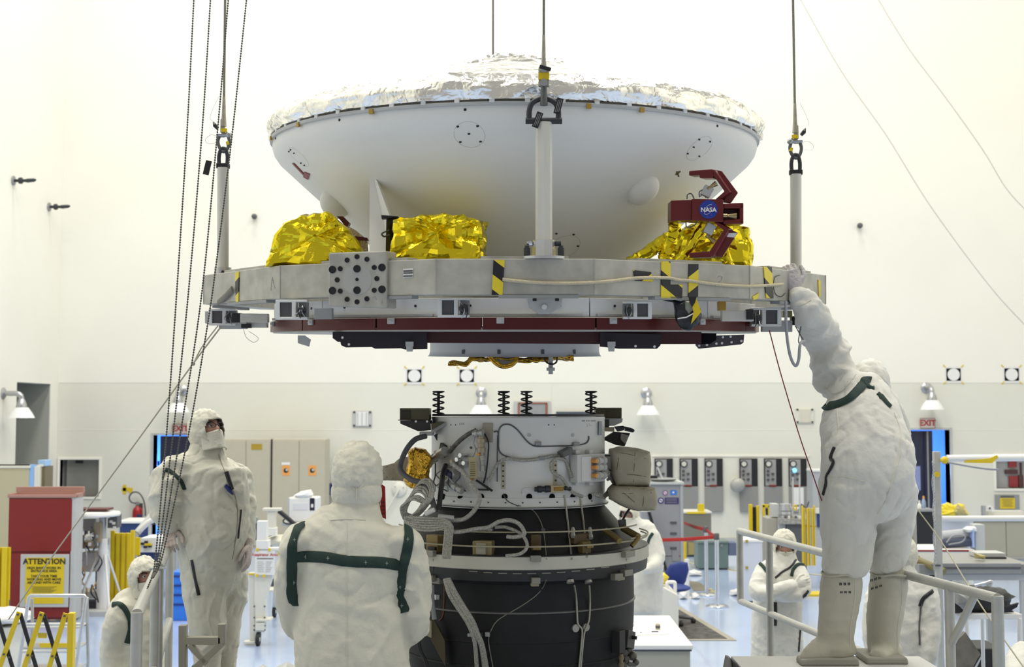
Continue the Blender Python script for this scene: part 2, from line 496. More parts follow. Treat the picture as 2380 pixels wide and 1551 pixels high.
def wall_lamp(label, base, out, tilt=0.):
    """base on the wall; out = horizontal direction away from the wall"""
    out = V(out).normalized(); side = Z.cross(out)
    M = Matrix((side, -out, Z)).transposed().to_4x4(); M.translation = V(base)
    if any(o.name.startswith('wall_lamp') for o in COL.objects if o.parent is None):
        src = next(o for o in COL.objects if o.name == 'wall_lamp')
        return dup(src, M, label, 'gooseneck wall lamps')
    t = thing('wall_lamp', label, 'lamp', M=M, group='gooseneck wall lamps')
    O = lambda y, z: V((0, -y, z))
    m = MB(); m.lathe([(0, .0), (.115, 0), (.115, .015), (.07, .05), (0, .05)], 20, Matrix.Rotation(pi / 2, 4, 'X')); m.build('back_plate', STEEL, t, local=True, smooth=40)
    m = MB(); m.tube(spline([O(.03, 0), O(.14, .0), O(.26, .0), O(.33, -.04), O(.35, -.12)], 5), [.045] * 4 + [.05] * 17, 14); m.build('arm', STEEL, t, local=True, smooth=60)
    m = MB(); m.lathe([(.05, -.10), (.08, -.16), (.10, -.24), (.10, -.27), (0, -.27)], 20, Matrix.Translation((0, -.35, 0))); m.build('neck', STEEL, t, local=True, smooth=40)
    m = MB(); m.lathe([(.09, -.262), (.125, -.262), (.20, -.37), (.245, -.455), (.24, -.455), (.195, -.372), (.12, -.272), (.09, -.272)], 28, Matrix.Translation((0, -.35, 0))); m.build('shade', mat('white_enamel', (.82, .83, .84), .25), t, local=True, smooth=50)
    m = MB(); m.lathe([(0, -.27), (.05, -.28), (.085, -.34), (.075, -.40), (.04, -.44), (0, -.45)], 16, Matrix.Translation((0, -.35, 0))); m.build('bulb_globe', mat('lamp_globe', (.40, .43, .42), .2), t, local=True, smooth=60)
    m = MB()
    for i in range(5):
        a = pi * i / 5
        m.tube([(.09 * sin(b) * cos(a), -.35 + .09 * sin(b) * sin(a), -.30 - .16 * max(0, cos(b))) for b in [(-pi / 2) + pi * j / 10 for j in range(11)]], .004, 5)
    m.build('wire_guard', STEEL, t, local=True)
    return t
wall_lamp('gooseneck lamp above the exit sign behind the standing man', w(424, 908), (0, -1, 0))
wall_lamp('gooseneck lamp behind the four black springs', w(1119, 913), (0, -1, 0))
wall_lamp('gooseneck lamp above the grey gauge panels', w(1502, 914), (0, -1, 0))
wall_lamp('gooseneck lamp above the exit sign by the stooping man', w(2153, 902), (0, -1, 0))
pL = at(8, 915, XL / ((8 - 1190) / F)); wall_lamp('gooseneck lamp sticking out beside the dark bay opening', V((XL, pL.y, pL.z)), (1, 0, 0))

def target(px, py, label):
    c = w(px, py); s = .15
    t = thing('photo_target', label, 'target', c, group='round white targets taped on the wall')
    m = MB(); m.box2((-.185, -.006, -.175), (.185, 0, .175)); m.build('white_sheet', PAPER, t, local=True)
    m = MB(); m.box2((-.15, -.010, -.13), (.15, -.006, .13)); m.build('black_square', BLACKM, t, local=True)
    m = MB(); m.cyl((0, -.016, 0), (0, -.010, 0), .128, n=28); m.build('white_disc', WHITE, t, local=True)
    tp = None
    for sx in (-1, 1):
        for sz in (-1, 1):
            q = Matrix.Translation((sx * .185, -.008, sz * .175)) @ Matrix.Rotation(-sx * sz * pi / 4, 4, 'Y')
            if tp is None:
                m = MB(); m.box((0, 0, 0), (.075, .004, .022)); tp = m.build('tape', YEL, t, local=True); tp.location = q.to_translation(); tp.rotation_euler = q.to_euler()
            else: inst(tp, t, M=q)
    return t
target(963, 874, 'black square target with white disc, leftmost of the four')
target(1085, 874, 'black square target with white disc, under the small grey fitting')
target(2216, 871, 'black square target with white disc, above the right exit sign')
target(2351, 871, 'black square target with white disc, at the right edge')

def exit_sign(px, py, label):
    c = w(px, py)
    t = thing('exit_sign', label, 'sign', c, group='exit signs')
    m = MB(); m.box((0, -.03, 0), (.31, .06, .21)); m.build('sign_box', mat('sign_white', (.66, .60, .56), .4), t, local=True, bevel=.006)
    m = MB()
    for x in (-.15, .15): m.box((x, -.062, 0), (.012, .008, .21))
    for z in (-.10, .10): m.box((0, -.062, z), (.31, .008, .012))
    m.build('border', mat('sign_border', (.40, .18, .14), .5), t, local=True)
    lettering('EXIT', .165, mat('sign_red', (.45, .03, .01), .5), t, c + V((0, -.063, 0)), X, Z, .006)
    return t
exit_sign(420, 997, 'EXIT sign behind the hanging bead chains')
exit_sign(2154, 984, 'EXIT sign beside the stooping man over the blue doorway')

def plate(px, py, wd, h, name, label, m1, m2, bars, grp=None):
    c = w(px, py); t = thing(name, label, 'wall plate', c, group=grp)
    m = MB(); m.box((0, -.012, 0), (wd, .024, h)); m.build('plate', m1, t, local=True, bevel=.006)
    m = MB(); m.box((0, -.03, 0), (wd * .62, .016, h * .86)); m.build('insert', m2, t, local=True, bevel=.004)
    s = None
    for x in bars:
        if s is None: m = MB(); m.box((0, -.042, 0), (.014, .012, h * .8)); s = m.build('bar', m1, t, local=True); s.location = (x, 0, 0)
        else: inst(s, t, (x, 0, 0))
    s = None
    for sx in (-1, 1):
        for sz in (-1, 1):
            q = V((sx * (wd / 2 - .035), -.03, sz * (h / 2 - .03)))
            if s is None: m = MB(); m.cyl((0, .01, 0), (0, -.008, 0), .022, n=10); s = m.build('bolt', BLACK, t, local=True); s.location = q
            else: inst(s, t, q)
    return t
plate(842, 974, .40, .34, 'wall_vent', 'small grey square vent above the beige cabinets', LGREY, WHITE, (-.09, 0, .09))
plate(1870, 967, .38, .32, 'wall_plate', 'cream square cover plate with four dark bolts', OFFW, mat('plate_cream', (.66, .62, .52), .5), (-.10, .10))
c = w(1237, 951); t = thing('wall_panel_box', 'brown-framed grey panel on the wall behind the springs', 'panel', c)
m = MB(); m.box((0, -.03, 0), (.75, .06, .34)); m.build('box', LGREY, t, local=True, bevel=.01)
m = MB()
for x in (-.28, .30): m.box((x, -.07, -.02), (.04, .03, .28))
m.box((.01, -.07, .12), (.60, .03, .03)); m.build('rust_edge', mat('rust', (.28, .10, .05), .7), t, local=True)
m = MB(); m.box((.02, -.065, -.02), (.50, .02, .24)); m.build('inset', MGREY, t, local=True)
c = w(1340, 964); m = MB(); m.box((0, -.04, 0), (.85, .08, .09)); m.box((-.16, -.06, .005), (.03, .06, .10)); m.box((0, -.04, .052), (.86, .1, .016))
m.v = [v + c for v in m.v]; tag(m.build('wall_louvre', mat('slate', (.07, .09, .11), .5), bevel=.006), 'long narrow dark louvre behind the rightmost spring', 'louvre')

def anchor(px, label):
    py = {25: 420, 110: 481}[px]
    Yw = XL / ((px - 6 - 1190) / F); b = at(px - 6, py, Yw)
    t = thing('wall_anchor', label, 'anchor', V((XL, b.y, b.z)), group='dark anchors on the side wall')
    m = MB(); m.cyl((0, 0, 0), (.03, 0, 0), .09, n=14); m.build('plate', MGREY, t, local=True)
    m = MB(); m.loft([(.03, 0, 0), (.10, 0, 0), (.12, 0, 0), (.16, 0, 0), (.17, 0, 0), (.20, 0, 0), (.22, 0, 0), (.26, 0, 0)], [.03, .03, .06, .065, .065, .03, .03, .03], 12); m.build('swivel', DSTEEL, t, local=True, smooth=40)
    m = MB(); m.loft([(.24, 0, .0), (.27, 0, .0), (.40, 0, .01), (.44, 0, .02)], [.028, .04, .035, .018], 10); m.build('stud', DSTEEL, t, local=True, smooth=40)
    return t
anchor(25, 'dark wall anchor at the left edge, the higher one')
anchor(110, 'dark wall anchor left of the bead chains, the lower one')
for px, py, lb in ((593, 505, 'dark round wall bolt beside the left gold cover'), (1996, 526, 'dark round wall bolt right of the lifted ring')):
    c = w(px, py); t = thing('wall_bolt', lb, 'bolt', c, group='round bolts on the back wall')
    m = MB(); m.cyl((0, 0, 0), (0, -.02, 0), .04, n=14); m.build('washer', LGREY, t, local=True)
    m = MB(); m.loft([(0, -.02, 0), (0, -.08, 0), (0, -.12, 0), (0, -.14, 0)], [.035, .06, .055, .02], 14); m.build('knob', DGREY, t, local=True, smooth=50)

def gauge_panel(i, px, label, sheet=False, lit=False):
    a, b = w(px, 1066), w(px + 43, 1189); W = b.x - a.x; Hh = a.z - b.z
    t = thing('gauge_panel', label, 'control panel', V(((a.x + b.x) / 2, WY, b.z)), group='gauge panels in a row on the wall')
    zt = Hh; zm = Hh * .47
    m = MB(); m.box2((-W / 2, -.07, 0), (W / 2, 0, zm)); m.build('lower_cover', mat('panel_grey', (.27, .27, .26), .5), t, local=True, bevel=.008)
    m = MB(); m.box2((-W / 2, -.05, zm), (W / 2, 0, zt)); m.build('recess', BLACK, t, local=True)
    m = MB(); m.box2((-W / 2 + .02, -.06, zm + .02), (W * .15, -.045, zt - .02)); m.build('face', mat('face_grey', (.33, .33, .33), .4), t, local=True)
    m = MB(); m.lathe([(0, 0), (.072, 0), (.072, .03), (.055, .03), (.055, .02), (0, .02)], 20, Matrix.Translation((-W / 2 + .085, -.06, zt - .11)) @ Matrix.Rotation(pi / 2, 4, 'X')); g = m.build('gauge', BLACK, t, local=True, smooth=40)
    m = MB(); m.cyl((-W / 2 + .085, -.083, zt - .11), (-W / 2 + .085, -.085, zt - .11), .052, n=18); m.build('dial', mat('dial', (.62, .62, .56), .5), g, local=True)
    s = None
    for kx, kz in ((.07, .26), (.07, .34), (.17, .32), (.07, .44), (.17, .43)):
        q = V((-W / 2 + kx, -.07, zt - kz))
        if s is None: m = MB(); m.cyl((0, .01, 0), (0, -.02, 0), .026, n=10); m.box((0, -.02, .015), (.06, .02, .016)); s = m.build('valve_knob', DGREY, t, local=True); s.location = q
        else: inst(s, t, q)
    m = MB(); m.box((-.02, -.075, zm + .02), (.14, .02, .03)); m.build('red_label', RED, t, local=True)
    if sheet:
        m = MB(); m.box((-.01, -.076, zm * .62), (.24, .006, .36)); m.build('notice', PAPER, t, local=True)
    if lit:
        m = MB(); m.ball((-W / 2 + .11, -.08, zt - .245), .05, 10, 8); m.build('blue_lamp', mat('cyan_indicator', (.1, .4, .7), .3, emit=(.25, .65, 1), estr=1.6), t, local=True)
    return t
for i, (px, lb) in enumerate(((1521, 'grey gauge panel nearest the lifted motor, leftmost of six'), (1579, 'grey gauge panel, second of six from the motor'),
                              (1637, 'grey gauge panel with pale labels, third of six'), (1718, 'grey gauge panel beside the round wall lamp'),
                              (1775, 'grey gauge panel, fifth of six from the motor'), (1832, 'grey gauge panel with a lit cyan lamp and white notice'))):
    gauge_panel(i, px, lb, sheet=i == 5, lit=i == 5)
lg = MB(); a, b = w(1515, 1062), w(1880, 1058); lg.box2((a.x, WY - .012, a.z), (b.x, WY + .03, b.z)); struct(lg.build('trim_1', CREAM))
c = w(1708, 1123); t = thing('round_wall_lamp', 'round clear bulkhead lamp on the wall between gauge panels', 'lamp', c)
m = MB(); m.cyl((0, 0, 0), (0, -.10, 0), .07, n=14); m.build('base', LGREY, t, local=True)
m = MB(); m.lathe([(.06, 0), (.15, .06), (.16, .10), (.13, .16), (.07, .20), (0, .21)], 22, Matrix.Translation((.03, -.08, 0)) @ Matrix.Rotation(pi / 2 + .4, 4, 'X')); m.build('globe', mat('clear_globe', (.42, .42, .38), .15), t, local=True, smooth=60)
c = w(928, 1138); t = thing('cord_reel', 'pale round cord reel on the wall beside the kneeling pouch', 'reel', c)
t['label'] = 'pale round cord outlet on the wall left of the motor'
m = MB(); m.lathe([(0, .06), (.10, .06), (.15, .03), (.155, 0)], 22, Matrix.Rotation(pi / 2, 4, 'X')); m.build('disc', OFFW, t, local=True, smooth=40)
m = MB(); m.tube(spline([(0, -.07, 0), (-.08, -.1, -.14), (-.2, -.09, -.36), (-.36, -.08, -.6), (-.42, -.1, -.9)]), .016, 8); m.build('cord', OFFW, t, local=True, smooth=60)
s = None
for a in range(3):
    q = V((.1 * cos(a * 2.1 + .4), -.055, .1 * sin(a * 2.1 + .4)))
    if s is None: m = MB(); m.cyl((0, 0, 0), (0, -.015, 0), .012, n=8); s = m.build('screw', STEEL, t, local=True); s.location = q
    else: inst(s, t, q)
c = w(2340, 1167); t = thing('caution_notice', 'yellow notice on a grey backing board at the right edge', 'sign', c)
m = MB(); m.box((0, -.015, 0), (.50, .03, .30)); m.build('board', MGREY, t, local=True)
m = MB(); m.box((.0, -.034, -.03), (.31, .008, .22)); m.build('yellow_sheet', YEL, t, local=True)
m = MB()
for i in range(5): m.box((0, -.039, .05 - i * .034), (.22 - .04 * (i % 2), .003, .010))
m.box((0, -.034, .11), (.28, .006, .03)); m.build('print_lines', DGREY, t, local=True)
c = w(295, 1138); t = thing('yellow_sticker', 'small yellow cross sticker on the wall by the extinguisher', 'sticker', c)
m = MB(); m.box((-.02, -.004, .0), (.17, .006, .07)); m.box((-.05, -.004, .0), (.07, .006, .19)); m.box((.08, -.0045, -.02), (.08, .006, .10)); m.build('film', YEL, t, local=True)

def wire(pts, Y, r, name, label, m, sag=0):
    p = [at(a, b, Y if not isinstance(Y, (list, tuple)) else Y[i]) for i, (a, b) in enumerate(pts)]
    mb = MB(); mb.tube(spline(p, 8), r, 6)
    return tag(mb.build(name, m, smooth=60), label, 'wire')
wire([(1850, -20), (1955, 165), (2060, 315), (2163, 480), (2300, 665), (2400, 775)], 22, .005, 'guide_wire', 'thin wire slanting down the wall, nearer the lifting post', MGREY)
wire([(2030, -20), (2110, 110), (2200, 230), (2285, 350), (2340, 440), (2400, 505)], 22, .005, 'guide_wire', 'thin wire slanting down the wall in the top right corner', MGREY)
TILT = rad(3.0)
HC = V((.014, 7.0, 4.155))
TH = Matrix.Translation(HC) @ Matrix.Rotation(TILT, 4, 'X')
THI = TH.inverted()
def hl(px, py, yl):
    """pixel -> point of the tilted frame on its plane y = yl"""
    o = THI @ CAMP; d = THI.to_3x3() @ ray(px, py)
    return o + d * ((yl - o.y) / d.y)
def quad_on(bvh, M, pts, off=.003, n=1):
    cx = sum(p[0] for p in pts) / len(pts); cy = sum(p[1] for p in pts) / len(pts)
    c, nn = cast(bvh, cx, cy, M)
    if c is None: return None
    Mi = M.inverted(); o = Mi @ CAMP
    if nn.dot(o - c) < 0: nn = -nn
    out = []
    for a, b in pts:
        d = Mi.to_3x3() @ ray(a, b)
        out.append(o + d * ((c - o).dot(nn) / d.dot(nn)) + nn * off)
    return out
def patch(name, m, parent, bvh, M, pts, t=.003, **kw):
    q = quad_on(bvh, M, pts, .001)
    if q is None or len(q) < 3: return None
    n = (q[1] - q[0]).cross(q[2] - q[0]).normalized()
    o = M.inverted() @ CAMP
    if n.dot(o - q[0]) < 0: n = -n
    mb = MB(); mb.hull4(q, n * t)
    return mb.build(name, m, parent, local=True, **kw)

aero = thing('aeroshell', 'white conical spacecraft shell topped with crinkled silver foil', 'spacecraft', M=TH)
prof = [(1.304, -.012), (1.306, -.04), (1.296, -.075), (1.268, -.115), (1.10, -.268), (.90, -.445), (.75, -.578), (.60, -.71), (.50, -.80), (.30, -.84), (0, -.84)]
bs = MB(); bs.lathe(prof, 160)
bs.build('backshell', SHELL, aero, local=True, smooth=30)
BSV = bs.bvh()
m = MB(); m.lathe([(1.29, -.012), (1.318, -.012), (1.320, -.006), (1.320, .004), (1.29, .006)], 160); m.build('rim_band', LGREY, aero, local=True, smooth=40)
m = MB(); m.lathe([(1.28, .004), (1.314, .004), (1.314, .013), (1.28, .013)], 160); m.build('rim_gap', mat('rim_shadow_gap', (.10, .09, .07), .7), aero, local=True, smooth=40)
cl0 = None
for i in range(52):
    M_ = Matrix.Rotation(2 * pi * (i + .35) / 52, 4, 'Z')
    if cl0 is None:
        m = MB(); m.box((1.314, 0, .008), (.016, .024, .018)); cl0 = m.build('rim_clip', WHITE, aero, local=True, bevel=.003); cl0.rotation_euler = M_.to_euler()
    else: inst(cl0, aero, M=M_)
fp = [(1.300, .011), (1.320, .014), (1.330, .035), (1.332, .065), (1.322, .095), (1.295, .122), (1.22, .150), (1.10, .182), (1.0, .212), (.9, .243), (.8, .273), (.7, .303), (.6, .334), (.5, .366), (.42, .394), (.34, .424), (.27, .448), (.2, .467), (.13, .478), (.07, .483), (0.012, .485)]
NR = 320
vs = []; fs = []
fpi = []
for i in range(len(fp) - 1):
    kk = 4 if i < 6 else 3
    for j in range(kk): t_ = j / kk; fpi.append((fp[i][0] * (1 - t_) + fp[i + 1][0] * t_, fp[i][1] * (1 - t_) + fp[i + 1][1] * t_))
fpi.append(fp[-1])
for i, (r, z) in enumerate(fpi):
    for k_ in range(NR):
        a = 2 * pi * k_ / NR
        x, y = cos(a), sin(a)
        edge = max(0., min(1., (r - 1.12) / .16)); nose = max(0., min(1., (.62 - r) / .3))
        q = V((x * r, y * r, z))
        d = .022 * edge * (noise.noise(V((x * 11, y * 11, z * 16))) + .6 * abs(noise.noise(V((x * 26, y * 26, z * 34)))))
        d += .010 * (.25 + nose) * noise.noise(V((x * r * 7 + 3, y * r * 7, r * 26))) * (1 - edge)
        d -= .020 * nose * max(0, 1 - 5 * abs(noise.noise(V((x * r * 5, y * r * 5 + 9, r * 22))))); d += .012 * nose * noise.noise(V((x * r * 16, y * r * 9, r * 40)))
        d += .005 * noise.noise(q * 14)
        if i == 0: d = 0
        dn = V((x, y, 0)) if r > 1.28 else V((x * .3, y * .3, 1)).normalized()
        vs.append(q + dn * d)
for i in range(len(fpi) - 1):
    for k_ in range(NR):
        k2 = (k_ + 1) % NR
        fs.append((i * NR + k_, i * NR + k2, (i + 1) * NR + k2, (i + 1) * NR + k_))
fs.append(tuple((len(fpi) - 1) * NR + k_ for k_ in range(NR)))
m = MB(); m.add(vs, fs); m.build('heat_shield_foil', SILVER, aero, local=True, smooth=55)
def hatch(cx, cy, rpx, bolts, arc=None):
    p, n = cast(BSV, cx, cy, TH); u, w_ = orth(n); r = rpx * (TH @ p).y / F
    pts = []
    a0, a1 = arc or (0, 2 * pi)
    for i in range(40):
        a = a0 + (a1 - a0) * i / (40 if arc is None else 39)
        q = BSV.find_nearest(p + u * r * cos(a) + w_ * r * sin(a)); pts.append(q[0] + q[1] * .0005)
    m = MB(); m.tube(pts, .0010, 5, closed=arc is None); h = m.build('hatch_outline', mat('hatch_line', (.36, .35, .31), .6), aero, local=True)
    for bx, by in bolts: bolt_on(bx, by, .0065, h)
bolt_me = None
def bolt_on(px, py, r, parent=None):
    global bolt_me
    p, n = cast(BSV, px, py, TH)
    if p is None: return
    u, w_ = orth(n); M_ = Matrix((u, w_, n)).transposed().to_4x4(); M_.translation = p
    if bolt_me is None:
        m = MB(); m.lathe([(r, -.002), (r, .002), (r * .7, .004), (0, .004)], 12); bolt_me = m.build('bolt', BLACK, parent or aero, local=True)
        bolt_me.location = M_.to_translation(); bolt_me.rotation_euler = M_.to_euler()
    else: inst(bolt_me, parent or aero, M=M_)
hatch(1091, 314, 37, [(1064, 294), (1110, 293), (1090, 311), (1070, 330), (1117, 329)])
hatch(1315, 573, 35, [(1293, 543), (1333, 545), (1303, 572), (1343, 572), (1313, 599)])
hatch(1626, 346, 36, [(1625, 324), (1650, 329), (1598, 357), (1625, 363), (1612, 342)])
hatch(694, 366, 30, [(672, 352), (684, 356), (700, 379), (708, 384)])
for b_ in ((1081, 255), (789, 279), (641, 322), (1667, 293), (676, 348)): bolt_on(*b_, .008)
def dome(p1, p2, W, Hh):
    a, n1 = cast(BSV, *p1, TH); b, n2 = cast(BSV, *p2, TH); n = n1 + n2; p = (a + b) / 2; ux = (b - a).normalized(); n = (n - ux * n.dot(ux)).normalized(); L = (b - a).length / 2
    M_ = Matrix((ux, n.cross(ux), n)).transposed(); m = MB(); m.ball((0, 0, 0), (L, W, Hh), 28, 16)
    m.v = [M_ @ v + p for v in m.v]
    o = m.build('fairing_dome', SHELL, aero, local=True, smooth=40)
    for s in (-1, 1): bq = p + ux * s * L * .9 + n * .016; mm = MB(); mm.cyl(bq, bq + n * .006, .007, n=10); mm.build('bolt', BLACK, o, local=True)
dome((1466, 470), (1524, 412), .075, .062)
dome((752, 446), (806, 500), .06, .075)
patch('red_tab', RED, aero, BSV, TH, [(708, 399), (721, 404), (717, 417), (706, 411)], .004)
patch('red_strip', RED, aero, BSV, TH, [(680, 379), (684, 379), (712, 408), (708, 409)], .004)
for q in ([(1569, 404), (1577, 400), (1579, 402), (1571, 407)], [(1575, 399), (1581, 397), (1582, 400), (1576, 402)], [(1571, 399), (1574, 398), (1579, 410), (1576, 411)]): patch('black_mark', BLACK, aero, BSV, TH, q, .001)
for a in (-64, -120, -143, -163, -75.5): m = MB(); m.box((1.32, 0, -.012), (.012, .022, .022)); o = m.build('amber_tab', KAPTON, aero, local=True); o.rotation_euler = (0, 0, rad(a))

ring = thing('lifting_ring', 'grey aluminium polygon lifting ring with posts and hazard tape', 'lifting fixture', M=TH)
RV = [(.345, -1.50), (1.10, -1.03), (1.655, -.20), (1.55, .80), (.90, 1.45), (-.90, 1.45), (-1.55, .80), (-1.655, -.20), (-1.10, -1.03), (-.345, -1.50)]
ZT, ZB = -.712, -.868
RB = MB()
for i in range(10):
    a, b = V((*RV[i], 0)), V((*RV[(i + 1) % 10], 0))
    ai, bi = a * .925, b * .925
    m = MB(); qs = [a, b, bi, ai]
    m.add([q + Z * ZB for q in qs] + [q + Z * ZT for q in qs], [(0, 3, 2, 1), (4, 5, 6, 7), (0, 1, 5, 4), (1, 2, 6, 5), (2, 3, 7, 6), (3, 0, 4, 7)])
    RB.add(m.v, m.f)
    sg = m.build('beam_segment', ALU, ring, local=True, bevel=.004)
    s = MB(); s.box(a * .999 + Z * (ZT + ZB) / 2, (.010, .010, ZT - ZB + .001), Matrix.Rotation(math.atan2(a.y, a.x), 3, 'Z')); s.build('weld_seam', ALU, sg, local=True, bevel=.004)
    t = (b - a).normalized(); nrm = V((t.y, -t.x, 0))
    c = (a + b) / 2 - nrm * .05
    s = MB(); s.box(c + Z * (ZT + .006) + t * .04, ((b - a).length * .55, .075, .012), Matrix.Rotation(math.atan2(t.y, t.x), 3, 'Z')); s.build('cover_strip', ALU, sg, local=True)
    s = MB(); s.box(c + Z * (ZB - .007) + t * .1 + nrm * .03, ((b - a).length * .5, .05, .014), Matrix.Rotation(math.atan2(t.y, t.x), 3, 'Z')); s.build('bottom_strip', MGREY, sg, local=True)
RBV = RB.bvh()
pl = [hl(763, 588, -1.36), hl(911, 583, -1.36), hl(911, 716, -1.36), hl(763, 712, -1.36)]
pf = [hl(763, 588, -1.36), hl(898, 583, -1.385), hl(898, 716, -1.385), hl(763, 712, -1.36)]
m = MB(); m.hull4(pf, V((.035, .12, 0))); mp_ = m.build('mounting_plate', ALU, ring, local=True, bevel=.006)
PBV = m.bvh()
pr = MB(); p, n = cast(PBV, 830, 651, TH); u = (pf[1] - pf[0]).normalized(); vv = (pf[0] - pf[3]).normalized()
pr.loft([p - n * .004, p + n * .0012], [.066, .066], 40); pr.build('boss_disc', mat('pale_aluminium', (.50, .50, .47), .5, metal=.25, vary=.1), mp_, local=True, smooth=40)
hs = hb = None
for px, py, r in ((773, 627, 9), (888, 622, 9), (773, 676, 9), (888, 673, 9), (830, 625, 9), (830, 675, 9), (807, 605, 6), (830, 597, 6), (853, 603, 6), (791, 625, 6), (870, 622, 6), (784, 651, 6), (876, 648, 6), (791, 677, 6), (870, 675, 6), (807, 696, 6), (830, 702, 6), (853, 695, 6), (830, 650, 4)):
    p, n = cast(PBV, px, py, TH); rr = r * 5.6 / F
    m = MB(); m.lathe([(rr, -.001), (rr, .0042), (rr * .82, .0042), (rr * .8, .002), (0, .002)], 16, Matrix.Translation(p) @ n.to_track_quat('Z', 'Y').to_matrix().to_4x4())
    m.build('bolt_hole', BLACK, mp_, local=True)
def post(px, base_y, top_y, yl, n=20, square=False):
    b, t_ = hl(px, base_y, yl), hl(px, top_y, yl); t_ = V((b.x, yl, t_.z)); b = V((b.x, yl, ZT))
    o = MB()
    r = .031
    if square: o.loft([b, t_], [.037, .037], 8)
    else: o.loft([b, t_], [r, r], 24)
    po = o.build('lifting_post', POSTM, ring, local=True, smooth=30, bevel=0)
    f = MB()
    if square:
        f.loft([b, b + Z * .012], [.108, .108], 28); f.loft([b + Z * .012, b + Z * .085], [.052, .050], 8)
    else: f.loft([b, b + Z * .045], [.046, .046], 20)
    f.build('post_flange', ALUB, po, local=True, smooth=30)
    if square:
        for sx in (-1, 1):
            k = MB(); k.cyl(b + V((sx * .074, -.02, .01)), b + V((sx * .074, -.02, .05)), .014, n=8); k.cyl(b + V((sx * .074, -.02, .05)), b + V((sx * .074, -.02, .06)), .010, n=8); k.build('flange_bolt', DSTEEL, po, local=True)
            k = MB(); k.cyl(b + V((sx * .05, 0, .07)), b + V((sx * .075, 0, .07)), .011, n=10); k.build('lock_pin', CHROME if sx < 0 else DSTEEL, po, local=True)
    else:
        k = MB(); k.cyl(b + V((.01, -.03, .02)), b + V((.01, -.05, .02)), .008, n=8); k.build('lock_pin', DSTEEL, po, local=True)
    return po, t_
pC, tC = post(1264, 603, 285, -1.43, square=True)
pL_, tL = post(518, 633, 390, -.12)
pR_, tR = post(1850, 628, 405, .05)
m = MB(); b = hl(1146, 100, 1.45); tB = V((b.x, 1.45, -.10)); m.loft([V((b.x, 1.45, ZT)), tB], [.031, .031], 20); m.build('lifting_post', POSTM, ring, local=True, smooth=30)
def tape(pts, m=HAZ, name='hazard_tape', t=.004, par=ring): return patch(name, m, par, RBV, TH, pts, t)
tape([(1147, 605), (1173, 605), (1168, 686), (1143, 686)])
tape([(1536, 608), (1557, 608), (1557, 693), (1535, 693)])
tape([(1471, 628), (1512, 633), (1516, 655), (1475, 653)], HAZ2)
tape([(1600, 614), (1622, 614), (1621, 690), (1599, 692)], HAZ2)
tape([(1556, 662), (1585, 662), (1584, 694), (1558, 694)])
tape([(1773, 620), (1792, 621), (1796, 694), (1779, 693)])
tape([(548, 634), (557, 632), (556, 702), (550, 703)], HAZ2)
tape([(1900, 650), (1905, 652), (1905, 690), (1902, 690)], mat('plain_yellow_tape', (.75, .6, .03), .5))
tape([(1747, 690), (1762, 681), (1760, 694), (1750, 698)], mat('plain_yellow_tape', (.75, .6, .03), .5))
p_ = patch('paper_label', PAPER, ring, RBV, TH, [(938, 625), (961, 624), (961, 645), (938, 646)], .002)
for y0, y1 in ((629, 632), (634, 636.5), (641, 643.5)): patch('label_print', BLACK, p_, RBV, TH, [(939, y0), (960, y0 - .6), (960, y1 - .6), (939, y1)], .004)
def scribble(pts, name='pen_mark', bv=None):
    q = []
    for a, b in pts:
        p, n = cast(bv or RBV, a, b, TH)
        if p is not None: q.append(p + n * .0012)
    if len(q) > 1: mb = MB(); mb.tube(spline(q, 4), .0009, 5); mb.build(name, MGREY, ring, local=True)
scribble([(634, 644), (631, 660), (630, 676)]); scribble([(634, 650), (637, 662), (640, 672)])
scribble([(1667, 646), (1672, 641), (1678, 645), (1675, 653), (1669, 656)])
scribble([(865, 692), (872, 690), (875, 697)], bv=PBV); scribble([(884, 702), (893, 702)], bv=PBV); scribble([(888, 696), (888, 708)], bv=PBV)
q = []
for a, b in ((1168, 650), (1215, 655), (1262, 658), (1330, 659), (1395, 656), (1440, 651), (1475, 647), (1520, 646), (1555, 647), (1572, 651), (1600, 653), (1640, 659), (1690, 664), (1740, 666), (1790, 663), (1815, 661)):
    p, n = cast(RBV, a, b, TH)
    if p is not None: q.append(TH @ (p + n * .009))
m = MB(); m.tube(spline(q, 4), .0075, 8); tag(m.build('cream_rope', mat('cream_rope', (.62, .55, .38), .8, bump=.5, bscale=90), smooth=60), 'cream rope taped along the face of the grey lifting ring', 'rope')
q = []
for a, b in ((545, 672), (530, 688), (512, 704), (492, 716), (482, 722)):
    p, n = cast(RBV, a, b, TH)
    if p is None: continue
    q.append(TH @ (p + n * .012))
m = MB(); m.loft(spline(q, 4), (.016, .007) and [(.017, .006)] * (4 * (len(q) - 1) + 1), 8, ref=V((0, -1, .2))); tag(m.build('web_strap', mat('grey_webbing', (.20, .19, .16), .8)), 'grey web strap tied round the left end of the lifting ring', 'strap')
q = [TH @ (cast(RBV, a, b, TH)[0] + V((0, -.008, 0))) for a, b in ((1812, 640), (1800, 646), (1797, 668), (1803, 685), (1815, 690), (1824, 682))]
m = MB(); m.tube(spline(q, 6), .002, 6); tag(m.build('black_lead', BLACK), 'thin black lead looped on the ring beside the gloved hand', 'cable')

